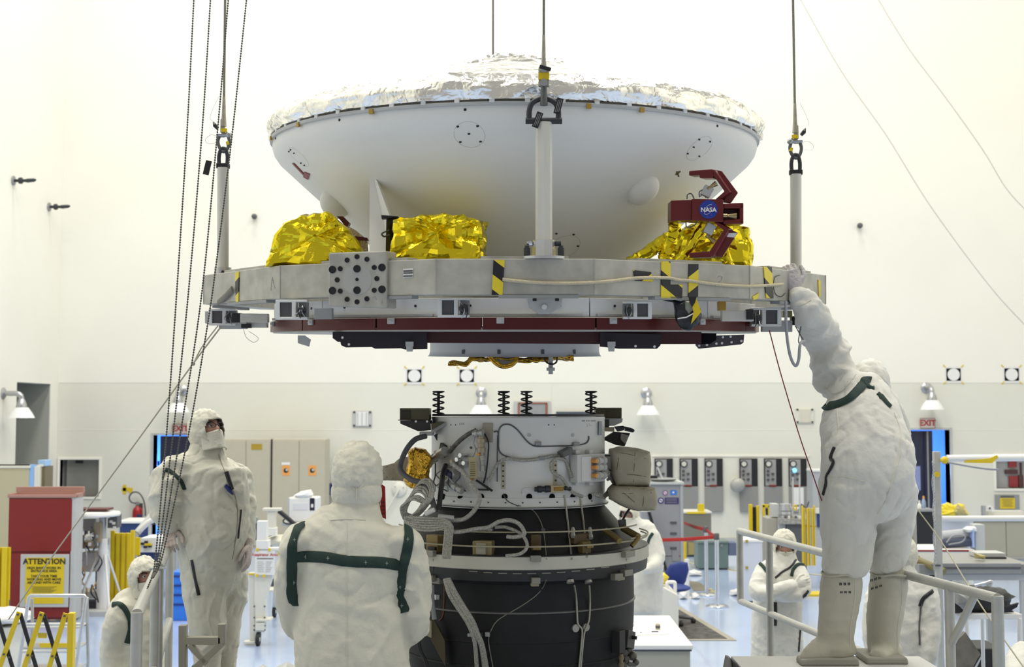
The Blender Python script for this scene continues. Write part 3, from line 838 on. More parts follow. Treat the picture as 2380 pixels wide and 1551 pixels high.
crs = thing('cruise_stage', 'white and dark red spacecraft cruise stage under the lifting ring', 'spacecraft', M=TH)
NP = 12; R1 = 1.30
z1, z2, z3 = -.872, -.958, -1.016
pans = MB()
for i in range(NP):
    a0 = -pi / 2 - pi / NP + 2 * pi * i / NP; a1 = a0 + 2 * pi / NP
    p0, p1 = V((R1 * cos(a0), R1 * sin(a0), 0)), V((R1 * cos(a1), R1 * sin(a1), 0))
    m = MB(); f_ = .99; qs = [p0.lerp(p1, .004), p0.lerp(p1, .996)]; qi = [k * .97 for k in qs]
    qq = [qs[0], qs[1], qi[1], qi[0]]
    m.add([k + Z * z2 for k in qq] + [k + Z * z1 for k in qq], [(0, 3, 2, 1), (4, 5, 6, 7), (0, 1, 5, 4), (1, 2, 6, 5), (2, 3, 7, 6), (3, 0, 4, 7)]); pans.add(m.v, m.f)
    pn = m.build('side_panel', WHITE, crs, local=True, bevel=.003)
    t = (p1 - p0).normalized(); nn = V((t.y, -t.x, 0)); c = (p0 + p1) / 2; Rz = Matrix.Rotation(math.atan2(t.y, t.x), 3, 'Z')
    s = MB(); s.box(c + Z * (z2 + .008) + nn * .006, ((p1 - p0).length * .9, .02, .012), Rz); s.build('lower_lip', LGREY, pn, local=True)
    for f in (.2, .8):
        s = MB(); q = p0.lerp(p1, f) + Z * (z1 - .035); s.cyl(q, q + nn * .004, .006, n=8); s.build('rivet', BLACK, pn, local=True)
PNV = pans.bvh()
NR2 = 16
for i in range(NR2):
    a0 = -pi / 2 + 2 * pi * (i - .28) / NR2; a1 = a0 + 2 * pi / NR2 * .985
    m = MB(); m.lathe([(1.285, z2 - .004), (1.315, z2 - .004), (1.315, z3), (1.285, z3), (1.285, z2 - .004)], 10, None, a0, a1)
    rc = m.build('red_cover', DRED, crs, local=True, smooth=30)
    am = a0 + .06; s = MB(); s.box(V((1.318 * cos(am), 1.318 * sin(am), z2 - .018)), (.014, .034, .026), Matrix.Rotation(am, 3, 'Z')); s.box(V((1.325 * cos(am), 1.325 * sin(am), z2 - .018)), (.014, .018, .008), Matrix.Rotation(am, 3, 'Z')); s.build('cover_clip', LGREY, rc, local=True, bevel=.002)
m = MB(); m.lathe([(.3, z3 + .01), (1.30, z3 + .01), (1.30, z3 - .006), (.3, z3 - .006)], 96); m.build('solar_panel_disc', mat('panel_underside', (.55, .54, .48), .5), crs, local=True, smooth=30)
def under(pts, yl, dy, mt, name='under_cover', holes=()):
    f = [hl(a, b, yl) for a, b in pts]; m = MB(); m.hull4(f, V((0, dy, 0))); o = m.build(name, mt, crs, local=True)
    for a, b in holes: q = hl(a, b, yl); s = MB(); s.cyl(q + V((0, .004, 0)), q - V((0, .003, 0)), .006, n=10); s.build('hole_rim', WHITE, o, local=True)
    return o
under([(772, 772), (1630, 772), (1630, 800), (1400, 800), (992, 797), (938, 797)], -.95, .5, DRED2)
under([(773, 772), (992, 770), (992, 812), (941, 813), (932, 810), (872, 811), (864, 807), (804, 808), (793, 803), (791, 795), (785, 795), (773, 786)], -1.02, .05, mat('black_anodised', (.010, .006, .014), .4), 'stepped_bracket', ((796, 785), (811, 801)))
under([(1395, 773), (1540, 778), (1535, 803), (1527, 811), (1440, 811), (1395, 806)], -1.02, .05, mat('black_anodised', (.010, .006, .014), .4), 'stepped_bracket', ((1477, 805), (1521, 806)))
under([(1618, 782), (1668, 780), (1730, 778), (1728, 797), (1722, 801), (1625, 811), (1618, 803)], -.72, .03, mat('violet_grey_bracket', (.055, .048, .062), .4), 'side_bracket', ((1625, 804), (1643, 802), (1665, 799), (1678, 798), (1700, 796), (1723, 793), (1680, 784), (1698, 783)))
under([(1520, 772), (1665, 775), (1665, 790), (1650, 800), (1520, 800)], -.90, .03, BLACKM, 'under_bracket')
for a in (943, 1412):
    s = MB(); q = hl(a + 9, 800, -1.04); s.box(q, (.036, .03, .022)); s.lathe([(0, -.03), (.014, -.03), (.016, -.012), (.016, 0)], 14, Matrix.Translation(q + V((0, 0, -.005)))); s.build('latch_fitting', LGREY, crs, local=True)
s = MB(); f = [hl(692, 780, -.55), hl(708, 780, -.55), hl(722, 790, -.55), hl(718, 806, -.55), hl(692, 798, -.55)]; s.hull4(f, V((0, .012, 0))); s.build('hang_plate', LGREY, crs, local=True)
Rad_ = .462
m = MB(); m.lathe([(.43, -1.05), (Rad_, -1.05), (Rad_, -1.118), (Rad_ + .004, -1.136), (Rad_ + .012, -1.146), (.40, -1.146), (.40, -1.05)], 80); ad = m.build('adapter_ring', mat('pale_adapter', (.66, .68, .70), .4), crs, local=True, smooth=30)
m = MB(); m.lathe([(0, -1.135), (.41, -1.135), (.41, -1.142), (0, -1.142)], 48); m.build('adapter_plate', MGREY, ad, local=True, smooth=30)
for a in (-125, -100, -72, -48): s = MB(); s.box((Rad_ * cos(rad(a)), Rad_ * sin(rad(a)), -1.12), (.01, .016, .022), Matrix.Rotation(rad(a), 3, 'Z')); s.build('slot', DGREY, ad, local=True)
for px in (1082, 1359):
    f = [hl(px - 25, 797, -.47), hl(px - 12, 789, -.47), hl(px + 10, 789, -.47), hl(px + 24, 797, -.47)]; s = MB(); s.hull4(f, V((0, .02, 0))); s.build('ring_tab', LGREY, ad, local=True)
rng = random.Random(4)
for kx in range(5):
    pts = []
    for j in range(24):
        px = 1044 + j * 12.5 + rng.uniform(-3, 3); pts.append(hl(px, 834 + 3 * sin(j * .5 + kx) + rng.uniform(0, 5) + (9 if j < 4 else 0) - (3 if j > 18 else 0), -.38 + .02 * kx))
    m = MB(); m.tube(spline(pts, 3), .0065, 7); m.build('gold_cable', GOLD2, ad, local=True, smooth=60)
for dd in (0, 4): m = MB(); m.tube(spline([hl(1137 + dd, 830, -.4), hl(1150 + dd, 845 - dd, -.42), hl(1168, 854 - dd, -.42), hl(1188 - dd, 851 - dd, -.42), hl(1200 - dd, 840, -.41), hl(1203 - dd, 830, -.4)], 6), .008, 8); m.build('gold_cable', GOLD2, ad, local=True, smooth=60)
m = MB(); m.tube(spline([hl(1262, 829, -.42), hl(1270, 842, -.42), hl(1283, 847, -.42), hl(1293, 842, -.42), hl(1295, 830, -.42)], 6), .0045, 8); m.build('black_cable', BLACK, ad, local=True, smooth=60)
m = MB(); f = [hl(1148, 830, -.38), hl(1200, 830, -.38), hl(1196, 845, -.38), hl(1172, 848, -.38), hl(1152, 842, -.38)]; m.hull4(f, V((0, .02, 0))); m.build('connector_plate', MGREY, ad, local=True)
q0, q1 = hl(1280, 830, -.40), hl(1280, 870, -.40); q1 = V((q0.x, q0.y, q1.z))
m = MB(); m.loft([q0, q0.lerp(q1, .62), q0.lerp(q1, .62), q0.lerp(q1, .8), q0.lerp(q1, .8), q1], [.012, .012, .022, .022, .012, .012], 14); m.build('umbilical_stub', LGREY, ad, local=True, smooth=30)

def unit(px, py, s=1., yl=-1.33, flip=1):
    c = hl(px, py, yl); t_ = s * (TH @ c).y / F
    u = MB()
    def bx(x0, y0, x1, y1, d0=0., d1=.06, mb=None): (mb or u).box2((c.x + flip * x0 * t_, c.y + d0, c.z - y0 * t_), (c.x + flip * x1 * t_, c.y + d1, c.z - y1 * t_))
    bx(-28, -20, -18, 20); bx(10, -20, 20, 20); bx(-28, -24, 46, -18); bx(-28, 16, 46, 22)
    o = u.build('latch_frame', WHITE, crs, local=True, bevel=.003)
    k = MB(); bx(-18, -18, 10, 16, .01, .05, k); k.build('dark_panel', DGREY, o, local=True)
    k = MB(); cc = c + V((flip * 32 * t_, -.004, -.002)); k.lathe([(0, .03), (6 * t_, .03), (8 * t_, .02), (10 * t_, .0), (11 * t_, -.02), (0, -.02)], 16, Matrix.Translation(cc) @ Matrix.Rotation(pi / 2, 4, 'X')); k.build('nozzle', DSTEEL, o, local=True, smooth=40)
    k = MB(); bx(24, -18, 46, 16, .03, .06, k); k.build('backing', MGREY, o, local=True)
    for jj in range(4):
        k = MB(); r_ = random.Random(px + jj); a_ = c + V((flip * (26 + 5 * jj) * t_, -.01, (r_.uniform(4, 14)) * t_)); b_ = c + V((flip * (26 + 6 * jj + r_.uniform(-8, 8)) * t_, -.02, -r_.uniform(10, 24) * t_))
        k.tube(spline([a_, (a_ + b_) / 2 + V((r_.uniform(-.02, .02), -.02, 0)), b_], 5), .0022, 6); k.build('lead', BLACK if jj % 2 else STEEL, o, local=True)
    return o
unit(668, 721, 1., -1.12)
unit(1045, 716, 1., -1.36)
unit(1490, 722, .9, -1.28, -1)
unit(1790, 738, .95, -.62, -1)
unit(508, 738, .85, -.30)
for pts, yl in (([(620, 727), (728, 736), (728, 742), (620, 738)], -1.0),):
    pass
def chan(a, b, c_, d, yl, mt=LGREY, name='channel', dy=.05):
    f = [hl(a, b, yl), hl(c_, b, yl), hl(c_, d, yl), hl(a, d, yl)]; m = MB(); m.hull4(f, V((0, dy, 0))); return m.build(name, mt, crs, local=True, bevel=.003)
chan(558, 729, 622, 750, -.55, POSTM); chan(538, 728, 560, 750, -.53, BLACK, 'dark_block'); chan(572, 741, 620, 762, -.50, POSTM); chan(560, 753, 582, 763, -.53, BLACK, 'dark_block')
chan(476, 724, 540, 752, -.22, LGREY, 'end_bracket'); chan(508, 750, 572, 765, -.28, LGREY, 'end_bracket')
chan(1678, 722, 1752, 747, -.95, POSTM); chan(1736, 719, 1752, 743, -.97, BLACK, 'dark_block'); chan(1670, 700, 1688, 722, -1.02, KAPTON, 'amber_patch')
chan(1772, 745, 1842, 772, -.45, LGREY, 'end_bracket'); chan(1840, 735, 1860, 756, -.40, BLACK, 'dark_block'); chan(1820, 722, 1842, 738, -.42, mat('greenish_metal', (.30, .30, .18), .4, metal=.4), 'end_block')
chan(730, 716, 772, 742, -1.2, MGREY, 'end_block')
f = [hl(1225, 694, -1.335), hl(1308, 694, -1.335), hl(1303, 714, -1.335), hl(1278, 730, -1.335), hl(1252, 730, -1.335), hl(1230, 714, -1.335)]
m = MB(); m.hull4(f, V((0, .05, 0))); tb = m.build('trapezoid_bracket', LGREY, crs, local=True, bevel=.003)
q = hl(1265, 714, -1.338); m = MB(); m.cyl(q, q - V((0, .006, 0)), .012, n=16); m.build('hole_rim', WHITE, tb, local=True)
for a in (1238, 1290): q0, q1 = hl(a, 694, -1.34), hl(a + 9, 700, -1.34); m = MB(); m.box2(q0, q1 + V((0, -.01, 0))); m.build('dark_foot', BLACK, tb, local=True)
f = [hl(860, 384, -.80), hl(863, 386, -.80), hl(905, 500, -.98), hl(912, 606, -1.02), hl(858, 606, -1.02)]
m = MB(); m.add(f + [v + V((.008, .03, 0)) for v in f], [(4, 3, 2, 1, 0), (5, 6, 7, 8, 9)] + [(i, (i + 1) % 5, 5 + (i + 1) % 5, 5 + i) for i in range(5)]); m.build('white_fin', SHELL, crs, local=True)
f = [hl(886, 500, -1.05), hl(925, 503, -1.05), hl(925, 510, -1.0), hl(915, 512, -1.0), hl(915, 602, -1.03), hl(896, 602, -1.05), hl(898, 508, -1.05), hl(887, 509, -1.05)]
m = MB(); m.hull4(f, V((0, .05, 0))); m.build('black_frame', BLACK, crs, local=True)
m = MB(); m.tube(spline([hl(905, 535, -1.06), hl(888, 543, -1.07), hl(893, 550, -1.07), hl(905, 546, -1.06)], 6), .004, 6); m.build('lead', DSTEEL, crs, local=True)

def gold_cover(name, outline_bot, ztop_scale, yl, depth, px_pts, label_m=GOLD, amp=.009, seed=0):
    """px_pts: silhouette polygon; body built as a rounded, crumpled block of that outline and depth"""
    f = [hl(a, b, yl) for a, b in px_pts]
    cx = sum((p.x for p in f)) / len(f); cz = sum((p.z for p in f)) / len(f)
    N = 56; ring_ = []
    per = [f[i].lerp(f[(i + 1) % len(f)], j / 6) for i in range(len(f)) for j in range(6)]
    rows = []
    PR = [(.04, 0), (.2, 0), (.36, 0), (.52, 0), (.66, 0), (.79, .006), (.9, .014), (.97, .04), (1, .10)] + [(1, .10 + .8 * j / 6) for j in range(1, 7)] + [(.9, .98), (.5, 1), (.1, 1)]
    D = len(PR) - 1
    for sc, t in PR: rows.append([V((cx + (p.x - cx) * sc, yl + depth * t, cz + (p.z - cz) * sc)) for p in per])
    vs = []; n = len(per)
    for r_ in rows:
        for p in r_:
            q = p + V((seed, 0, 0))
            d = amp * noise.noise(q * 5) + amp * 1.6 * max(0, 1 - 4 * abs(noise.noise(V((q.x + q.z * .5, q.y, q.z * .6)) * 8))) - amp * 1.5 * max(0, 1 - 4.5 * abs(noise.noise(V((q.x * .8 - q.z * .6, q.y, q.z)) * 10 + V((3, 3, 3))))) + amp * .3 * noise.noise(q * 34)
            vs.append(p + ((p - V((cx, yl + depth / 2, cz))).normalized() + V((0, -.6, 0))) * d)
    fs = []
    for j in range(D):
        for i in range(n):
            i2 = (i + 1) % n; fs.append((j * n + i, j * n + i2, (j + 1) * n + i2, (j + 1) * n + i))
    fs.append(tuple(range(n))[::-1]); fs.append(tuple(D * n + i for i in range(n)))
    m = MB(); m.add(vs, fs)
    return m.build(name, label_m, crs, local=True, smooth=9)
gold_cover('gold_foil_cover', 0, 1, -.98, .34, [(617, 618), (622, 585), (632, 545), (655, 517), (690, 500), (725, 490), (757, 492), (780, 508), (806, 535), (828, 570), (843, 600), (843, 620)], seed=1)
gold_cover('gold_foil_cover', 0, 1, -1.20, .30, [(914, 612), (911, 560), (907, 508), (960, 502), (1030, 500), (1080, 502), (1123, 510), (1125, 560), (1122, 612)], seed=5, amp=.011)
gold_cover('gold_foil_cover', 0, 1, -.80, .34, [(1548, 630), (1560, 590), (1575, 540), (1610, 520), (1660, 516), (1710, 518), (1738, 530), (1750, 570), (1757, 630)], seed=9)
def foil_strut(pts, yl, r, seed):
    p = spline([hl(a, b, yl) for a, b in pts], 10)
    m = MB(); n = 14; m.loft(p, [r * (1 + .16 * noise.noise(V((i * .9, seed, 0)))) for i in range(len(p))], n)
    m.v = [v + V((noise.noise(v * 40), noise.noise(v * 40 + V((5, 0, 0))), noise.noise(v * 40 + V((0, 9, 0))))) * r * .22 for v in m.v]
    m.build('foil_wrapped_strut', GOLD, crs, local=True, smooth=30)
foil_strut([(1462, 612), (1500, 590), (1540, 563), (1575, 540)], -1.0, .030, 2)
foil_strut([(1573, 612), (1600, 578), (1622, 545), (1640, 518)], -1.08, .021, 4)
foil_strut([(1545, 610), (1552, 580), (1560, 545)], -1.02, .035, 6)
foil_strut([(1700, 625), (1688, 595), (1676, 570)], -.98, .022, 8)
foil_strut([(1570, 518), (1566, 535), (1575, 545)], -1.0, .028, 3)
m = MB(); f = [hl(1530, 600, -1.0), hl(1542, 580, -1.0), hl(1545, 606, -1.0)]; m.hull4(f, V((0, .02, 0))); m.build('white_gusset', WHITE, crs, local=True)

gd = thing('thruster_guard', 'dark red sheet-metal thruster guard with a round blue NASA badge', 'thruster guard', M=TH)
G = mat('guard_red', (.13, .008, .010), .3, vary=.1, vscale=5)
yg = -1.13
def zp(x, y): return (1440 + x / 3.446, 370 + y / 3.446)
def band(poly, y0, ext, name='guard_panel', mt=G):
    f = [hl(*zp(*p), y0) for p in poly]; m = MB(); m.hull4(f, V(ext)); return m.build(name, mt, gd, local=True, bevel=.003)
band([(412, 332), (580, 325), (580, 488), (410, 495)], yg, (.0, .12, 0))
main_p = band([(580, 318), (832, 322), (832, 505), (580, 490)], yg - .012, (.0, .13, 0))
band([(832, 355), (990, 350), (993, 365), (993, 395), (832, 395)], yg + .0, (0, .10, 0)); band([(832, 490), (993, 478), (993, 518), (832, 520)], yg, (0, .10, 0)); band([(962, 352), (993, 352), (993, 518), (962, 518)], yg, (0, .10, 0))
band([(832, 355), (962, 355), (962, 510), (832, 510)], yg + .085, (0, .012, 0), mt=mat('guard_inside', (.07, .004, .008), .4))
band([(555, 95), (735, 80), (765, 118), (740, 152), (640, 152), (640, 128), (555, 132)], yg, (.035, .06, .0))
band([(735, 80), (820, 95), (950, 270), (895, 350), (835, 345), (850, 262)], yg + .03, (.0, .025, 0))
band([(735, 80), (765, 90), (885, 262), (800, 325), (765, 322), (838, 258), (742, 118)], yg, (.03, .05, .0))
band([(555, 750), (720, 738), (730, 760), (735, 785), (558, 790)], yg, (.035, .06, .0))
band([(715, 742), (832, 570), (752, 505), (790, 505), (875, 560), (750, 778), (728, 778)], yg, (.03, .05, .0))
lowp = band([(875, 555), (948, 590), (825, 785), (745, 778)], yg + .03, (.0, .025, 0))
f = [hl(*zp(*p), yg + .024) for p in ((868, 592), (940, 592), (925, 628), (850, 622))]; m = MB(); m.hull4(f, V((0, .004, 0))); m.build('paper_label', PAPER, gd, local=True)
def thr(x0, y0, x1, y1, r, yl):
    a, b = hl(*zp(x0, y0), yl), hl(*zp(x1, y1), yl); d = b - a
    m = MB(); m.loft([a, a + d * .3, a + d * .35, a + d * .5, b], [r * .6, r * .6, r * .4, r * .62, r], 16); m.build('thruster_nozzle', mat('bronze_nozzle', (.42, .33, .17), .25, metal=.9), gd, local=True, smooth=40)
thr(700, 240, 775, 195, .013, yg + .02); thr(830, 452, 935, 455, .014, yg - .02); thr(690, 610, 760, 665, .013, yg + .02)
for x, y in ((700, 260), (720, 560)): q = hl(*zp(x, y), yg + .03); m = MB(); m.box(q, (.045, .03, .05), Matrix.Rotation(.5, 3, 'Y')); m.build('thruster_mount', LGREY, gd, local=True, bevel=.004)
for i, pts in enumerate(([(540, 320), (545, 285), (575, 278), (598, 318)], [(640, 305), (640, 262), (680, 250), (690, 310)], [(650, 300), (668, 250), (700, 240)], [(530, 500), (540, 545), (600, 530), (620, 500)], [(660, 590), (690, 560), (720, 600)])):
    m = MB(); m.tube(spline([hl(*zp(*p), yg + .02) for p in pts], 6), .003, 6); m.build('lead', CABLEG, gd, local=True)
bc = hl(*zp(712, 404), yg - .0125); rb_ = 75 / 3.446 * 5.9 / F
m = MB(); m.cyl(bc, bc - V((0, .002, 0)), rb_, n=40); bd = m.build('badge', mat('badge_blue', (.012, .035, .30), .4), gd, local=True)
fwd = V((0, -1, 0))
Mt = TH
lt = lettering('NASA', rb_ * .66, WHITE, bd, TH @ (bc + V((0, -.0026, -.002))), TH.to_3x3() @ X, TH.to_3x3() @ Z, .0008)
m = MB(); pts = [bc + V((rb_ * .62 * cos(a) * cos(.9) - rb_ * .34 * sin(a) * sin(.9), -.0026, rb_ * .62 * cos(a) * sin(.9) + rb_ * .34 * sin(a) * cos(.9))) for a in [2 * pi * i / 36 for i in range(30)]]
m.tube(pts, .0007, 5); m.build('orbit_line', WHITE, bd, local=True)
m = MB(); m.hull4([bc + V((-rb_ * .75, -.0024, -rb_ * .62)), bc + V((-.002, -.0024, -.004)), bc + V((rb_ * .98, -.0024, rb_ * .55)), bc + V((.004, -.0024, .004))], V((0, -.0006, 0))); m.build('red_vector', mat('badge_red', (.5, .02, .03), .4), bd, local=True)
for sx, sz in ((-.5, .6), (.4, .7), (.62, -.2), (.3, -.6), (-.62, -.2), (-.1, -.75), (.1, .35)): m = MB(); m.cyl(bc + V((sx * rb_, -.002, sz * rb_)), bc + V((sx * rb_, -.003, sz * rb_)), .0008, n=6); m.build('star', WHITE, bd, local=True)
lf_ = thing('separation_fitting', 'small red and silver fitting behind the left gold cover', 'fitting', M=TH)
f = [hl(783, 503, -.72), hl(797, 503, -.72), hl(812, 518, -.72), hl(806, 530, -.72)]; m = MB(); m.hull4(f, V((0, .06, 0))); m.build('red_block', DRED, lf_, local=True)
f = [hl(808, 525, -.74), hl(826, 535, -.74), hl(852, 556, -.74), hl(856, 606, -.74), hl(836, 606, -.74), hl(822, 570, -.74)]; m = MB(); m.hull4(f, V((0, .05, 0))); m.build('crinkled_wrap', foil_mat('mixed_foil', (.5, .42, .36), .3, 1., 40., .8, 90.), lf_, local=True)
f = [hl(826, 549, -.76), hl(853, 553, -.76), hl(856, 559, -.76), hl(828, 558, -.76)]; m = MB(); m.hull4(f, V((0, .04, 0))); m.build('red_band', DRED, lf_, local=True)

bp = TH @ hl(1598, 694, -1.16)
bag = thing('wrapped_bag', 'dark wrapped bundle hanging from the ring by hazard tape', 'bag', M=Matrix.Translation(bp))
def sil(pts, Yd, depth, name, mt, parent, nz=.008, sm=40):
    f = [at(a, b, Yd) for a, b in pts]; c = sum(f, V((0, 0, 0))) / len(f)
    per = [f[i].lerp(f[(i + 1) % len(f)], j / 6) for i in range(len(f)) for j in range(6)]; n = len(per); D = 10; vs = []; fs = []
    for j in range(D + 1):
        t = -1 + 2 * j / D; s_ = max(.12, (1 - abs(t) ** 2.5) ** .5)
        for p in per:
            q = c + (p - c) * s_ + V((0, depth / 2 * t, 0)); q += (q - c).normalized() * nz * (noise.noise(q * 22) + .5 * noise.noise(q * 55)); vs.append(q)
    for j in range(D):
        for i in range(n): i2 = (i + 1) % n; fs.append((j * n + i, j * n + i2, (j + 1) * n + i2, (j + 1) * n + i))
    fs.append(tuple(range(n))[::-1]); fs.append(tuple(D * n + i for i in range(n)))
    m = MB(); m.add(vs, fs); return m.build(name, mt, parent, smooth=sm)
Yb = (TH @ hl(1598, 720, -1.22)).y
sil([(1563, 700), (1585, 698), (1615, 700), (1628, 718), (1630, 738), (1622, 757), (1605, 768), (1583, 764), (1572, 745)], Yb, .09, 'bundle', mat('black_film', (.012, .014, .018), .3, bump=.5, bscale=30), bag)
sil([(1592, 700), (1610, 700), (1614, 722), (1600, 733), (1593, 722)], Yb - .035, .04, 'clear_wrap', mat('grey_film', (.25, .27, .22), .25), bag)
f = [at(a, b, Yb - .06) for a, b in ((1605, 692), (1618, 692), (1630, 725), (1606, 754), (1612, 726), (1609, 712))]; m = MB(); m.hull4(f, V((0, .003, 0))); m.build('tape_tail', YEL, bag)
f = [at(a, b, Yb - .062) for a, b in ((1600, 690), (1619, 690), (1616, 702), (1609, 714), (1603, 704))]; m = MB(); m.hull4(f, V((0, .003, 0))); m.build('tape_tail', BLACK, bag)
m = MB(); m.tube([at(1535, 694, Yb), at(1560, 700, Yb), at(1585, 703, Yb), at(1602, 702, Yb)], .006, 6); m.build('tie', BLACK, bag)
m = MB(); m.loft([at(1575, 741, Yb - .05), at(1595, 738, Yb - .06), at(1612, 729, Yb - .05)], [(.008, .003)] * 3, 8); m.build('white_strap', WHITE, bag)

def sling(label, top_local, px_top, yoff, side):
    base = TH @ top_local
    t = thing('hoist_sling', label, 'hoist sling', base, group='hoist slings')
    Yd = base.y
    k = mpp(Yd)
    P = lambda dx, dz, dy=0: base + V((dx * k, dy, dz * k))      # offsets in pixels at that depth
    fr = side == 'front'
    Wd = 34 if fr else 20
    if fr:
        m = MB(); m.tube(spline([P(-Wd, 0), P(-Wd, 28), P(-Wd * .75, 48), P(0, 58), P(Wd * .75, 48), P(Wd, 28), P(Wd, 0)], 6), 6.5 * k, 12); m.build('link', DSTEEL, t, smooth=60)
        m = MB(); m.cyl(P(-Wd - 9, 4), P(Wd + 9, 4), 7.5 * k, n=14); m.cyl(P(-14, -6), P(14, -6), .1 * k, n=6); m.build('link_pin', DSTEEL, t, smooth=40)
        m = MB(); m.loft([P(0, 40, -.01), P(0, 70, -.01), P(0, 95, -.01)], [9 * k, 8 * k, 7 * k], 12); m.build('eye', mat('grey_forging', (.12, .13, .13), .45, metal=.4), t, smooth=40)
        m = MB(); m.box(P(0, 108), (26 * k, 14 * k, 46 * k)); m.build('link_plate', mat('worn_zinc', (.42, .40, .33), .5, metal=.5, vary=.2, vscale=40), t, bevel=.006)
        m = MB(); m.box(P(0, 108, -.018), (25 * k, 6 * k, 16 * k)); m.build('yellow_band', YEL, t)
        for dz in (92, 124): m = MB(); m.cyl(P(0, dz, -.03), P(0, dz, .03), 9 * k, n=14); m.build('bolt', STEEL, t, smooth=40)
        m = MB(); m.box(P(3, 126, -.03), (28 * k, 6 * k, 9 * k), Matrix.Rotation(.3, 3, 'Y')); m.build('black_tie', BLACK, t, bevel=.003)
        f0 = P(0, 130); d0 = P(0, 155)
        def tg(dx, dz, rot): m = MB(); m.box(P(dx, dz, -.035), (15 * k, .004, 38 * k), Matrix.Rotation(rot, 3, 'Y')); o = m.build('rubber_tag', BLACK, t); mm = MB(); [mm.box(P(dx + q_, dz + q_ * .1, -.038), (1.2 * k, .002, 30 * k), Matrix.Rotation(rot, 3, 'Y')) for q_ in (-4, 0, 4)]; mm.build('tag_print', MGREY, o)
        tg(34, 35, .26); tg(-15, 2, .36)
    else:
        s_ = -1 if side == 'left' else 1
        m = MB(); m.tube(spline([P(-9, 0), P(-10, 26), P(-6, 42), P(0, 46), P(6, 42), P(10, 26), P(9, 0)], 6), 4.6 * k, 10); m.build('link', DSTEEL, t, smooth=60)
        m = MB(); m.box(P(0, 4), (30 * k, 14 * k, 12 * k)); m.cyl(P(-15, 3), P(15, 3), 5 * k, n=10); m.build('link_pin', BLACK, t, bevel=.003)
        m = MB(); m.tube(spline([P(-9, 78), P(-13, 62), P(-8, 46), P(1, 38), P(10, 46), P(14, 62), P(10, 78)], 6), 4 * k, 10); m.build('shackle', mat('grey_forging', (.12, .13, .13), .45, metal=.4), t, smooth=60)
        m = MB(); m.cyl(P(-16, 78), P(16, 78), 5.5 * k, n=12); m.ball(P(12 * -s_, 78), 8 * k, 12, 8); m.build('shackle_pin', STEEL, t, smooth=50)
        m = MB(); m.cyl(P(10 * s_ * -1, 62), P(12 * s_ * -1, 54), 5 * k, n=10); m.build('yellow_band', YEL, t)
        m = MB(); m.box(P(2 * s_, 94), (11 * k, 7 * k, 44 * k)); m.build('link_plate', mat('worn_zinc', (.42, .40, .33), .5, metal=.5, vary=.2, vscale=40), t, bevel=.004)
        m = MB(); m.box(P(-2 * s_, 88, -.01), (14 * k, 7 * k, 8 * k)); m.build('yellow_tape', YEL, t)
        m = MB(); m.loft([P(13 * s_, 92, -.01), P(20 * s_, 100, -.01), P(24 * s_, 108, 0)], [4 * k, 5 * k, 2 * k], 8); m.build('black_tie', BLACK, t)
        m = MB(); m.tube(spline([P(18 * s_, 76), P(30 * s_, 78), P(42 * s_, 68), P(38 * s_, 58), P(20 * s_, 58)], 6), .0012, 5); m.build('wire_loop', STEEL, t)
        m = MB(); m.tube(spline([P(22 * s_, 108), P(32 * s_, 118), P(26 * s_, 140), P(12 * s_, 170)], 6), .0010, 5); m.build('wire_loop', STEEL, t)
        f0 = P(0, 98); d0 = P(0, 125)
        if side == 'left':
            m = MB(); m.box(P(-37, 0), (14 * k, .004, 34 * k), Matrix.Rotation(.22, 3, 'Y')); m.build('rubber_tag', BLACK, t)
    topw = at(px_top, -60, Yd + yoff)
    m = MB(); m.loft([f0, d0, d0 + (topw - d0).normalized() * .10], [7 * k, 5 * k, 3.6 * k], 12); m.build('swage_socket', mat('worn_zinc', (.42, .40, .33), .5, metal=.5, vary=.2, vscale=40), t, smooth=40)
    m = MB(); n_ = 220; m.loft([d0.lerp(topw, i / n_) for i in range(n_ + 1)], [(3.0 * k * (1 + .10 * sin(i * 1.9)), 3.0 * k) for i in range(n_ + 1)], 8); m.build('wire_rope', mat('wire_rope', (.20, .195, .16), .5, metal=.5, bump=.6, bscale=160), t, smooth=60)
    return t
sling('wire rope sling with two black tags on the front post', tC, 1264, .0, 'front')
sling('wire rope sling with a shackle on the left post, crossed by chains', tL, 524, .0, 'left')
sling('wire rope sling with a shackle on the right post', tR, 1842, .0, 'right')
t = thing('hoist_sling', 'wire rope dropping behind the foil-covered peak', 'hoist sling', TH @ tB, group='hoist slings')
b0 = TH @ tB; m = MB(); topw = at(1146, -60, b0.y); m.loft([b0.lerp(topw, i / 100) for i in range(101)], [(.0065, .0065)] * 101, 8); m.build('wire_rope', MATS['wire_rope'], t, smooth=60)
m = MB(); m.loft([b0, b0 + Z * .12], [.03, .02], 12); m.build('swage_socket', MATS['worn_zinc'], t, smooth=40)

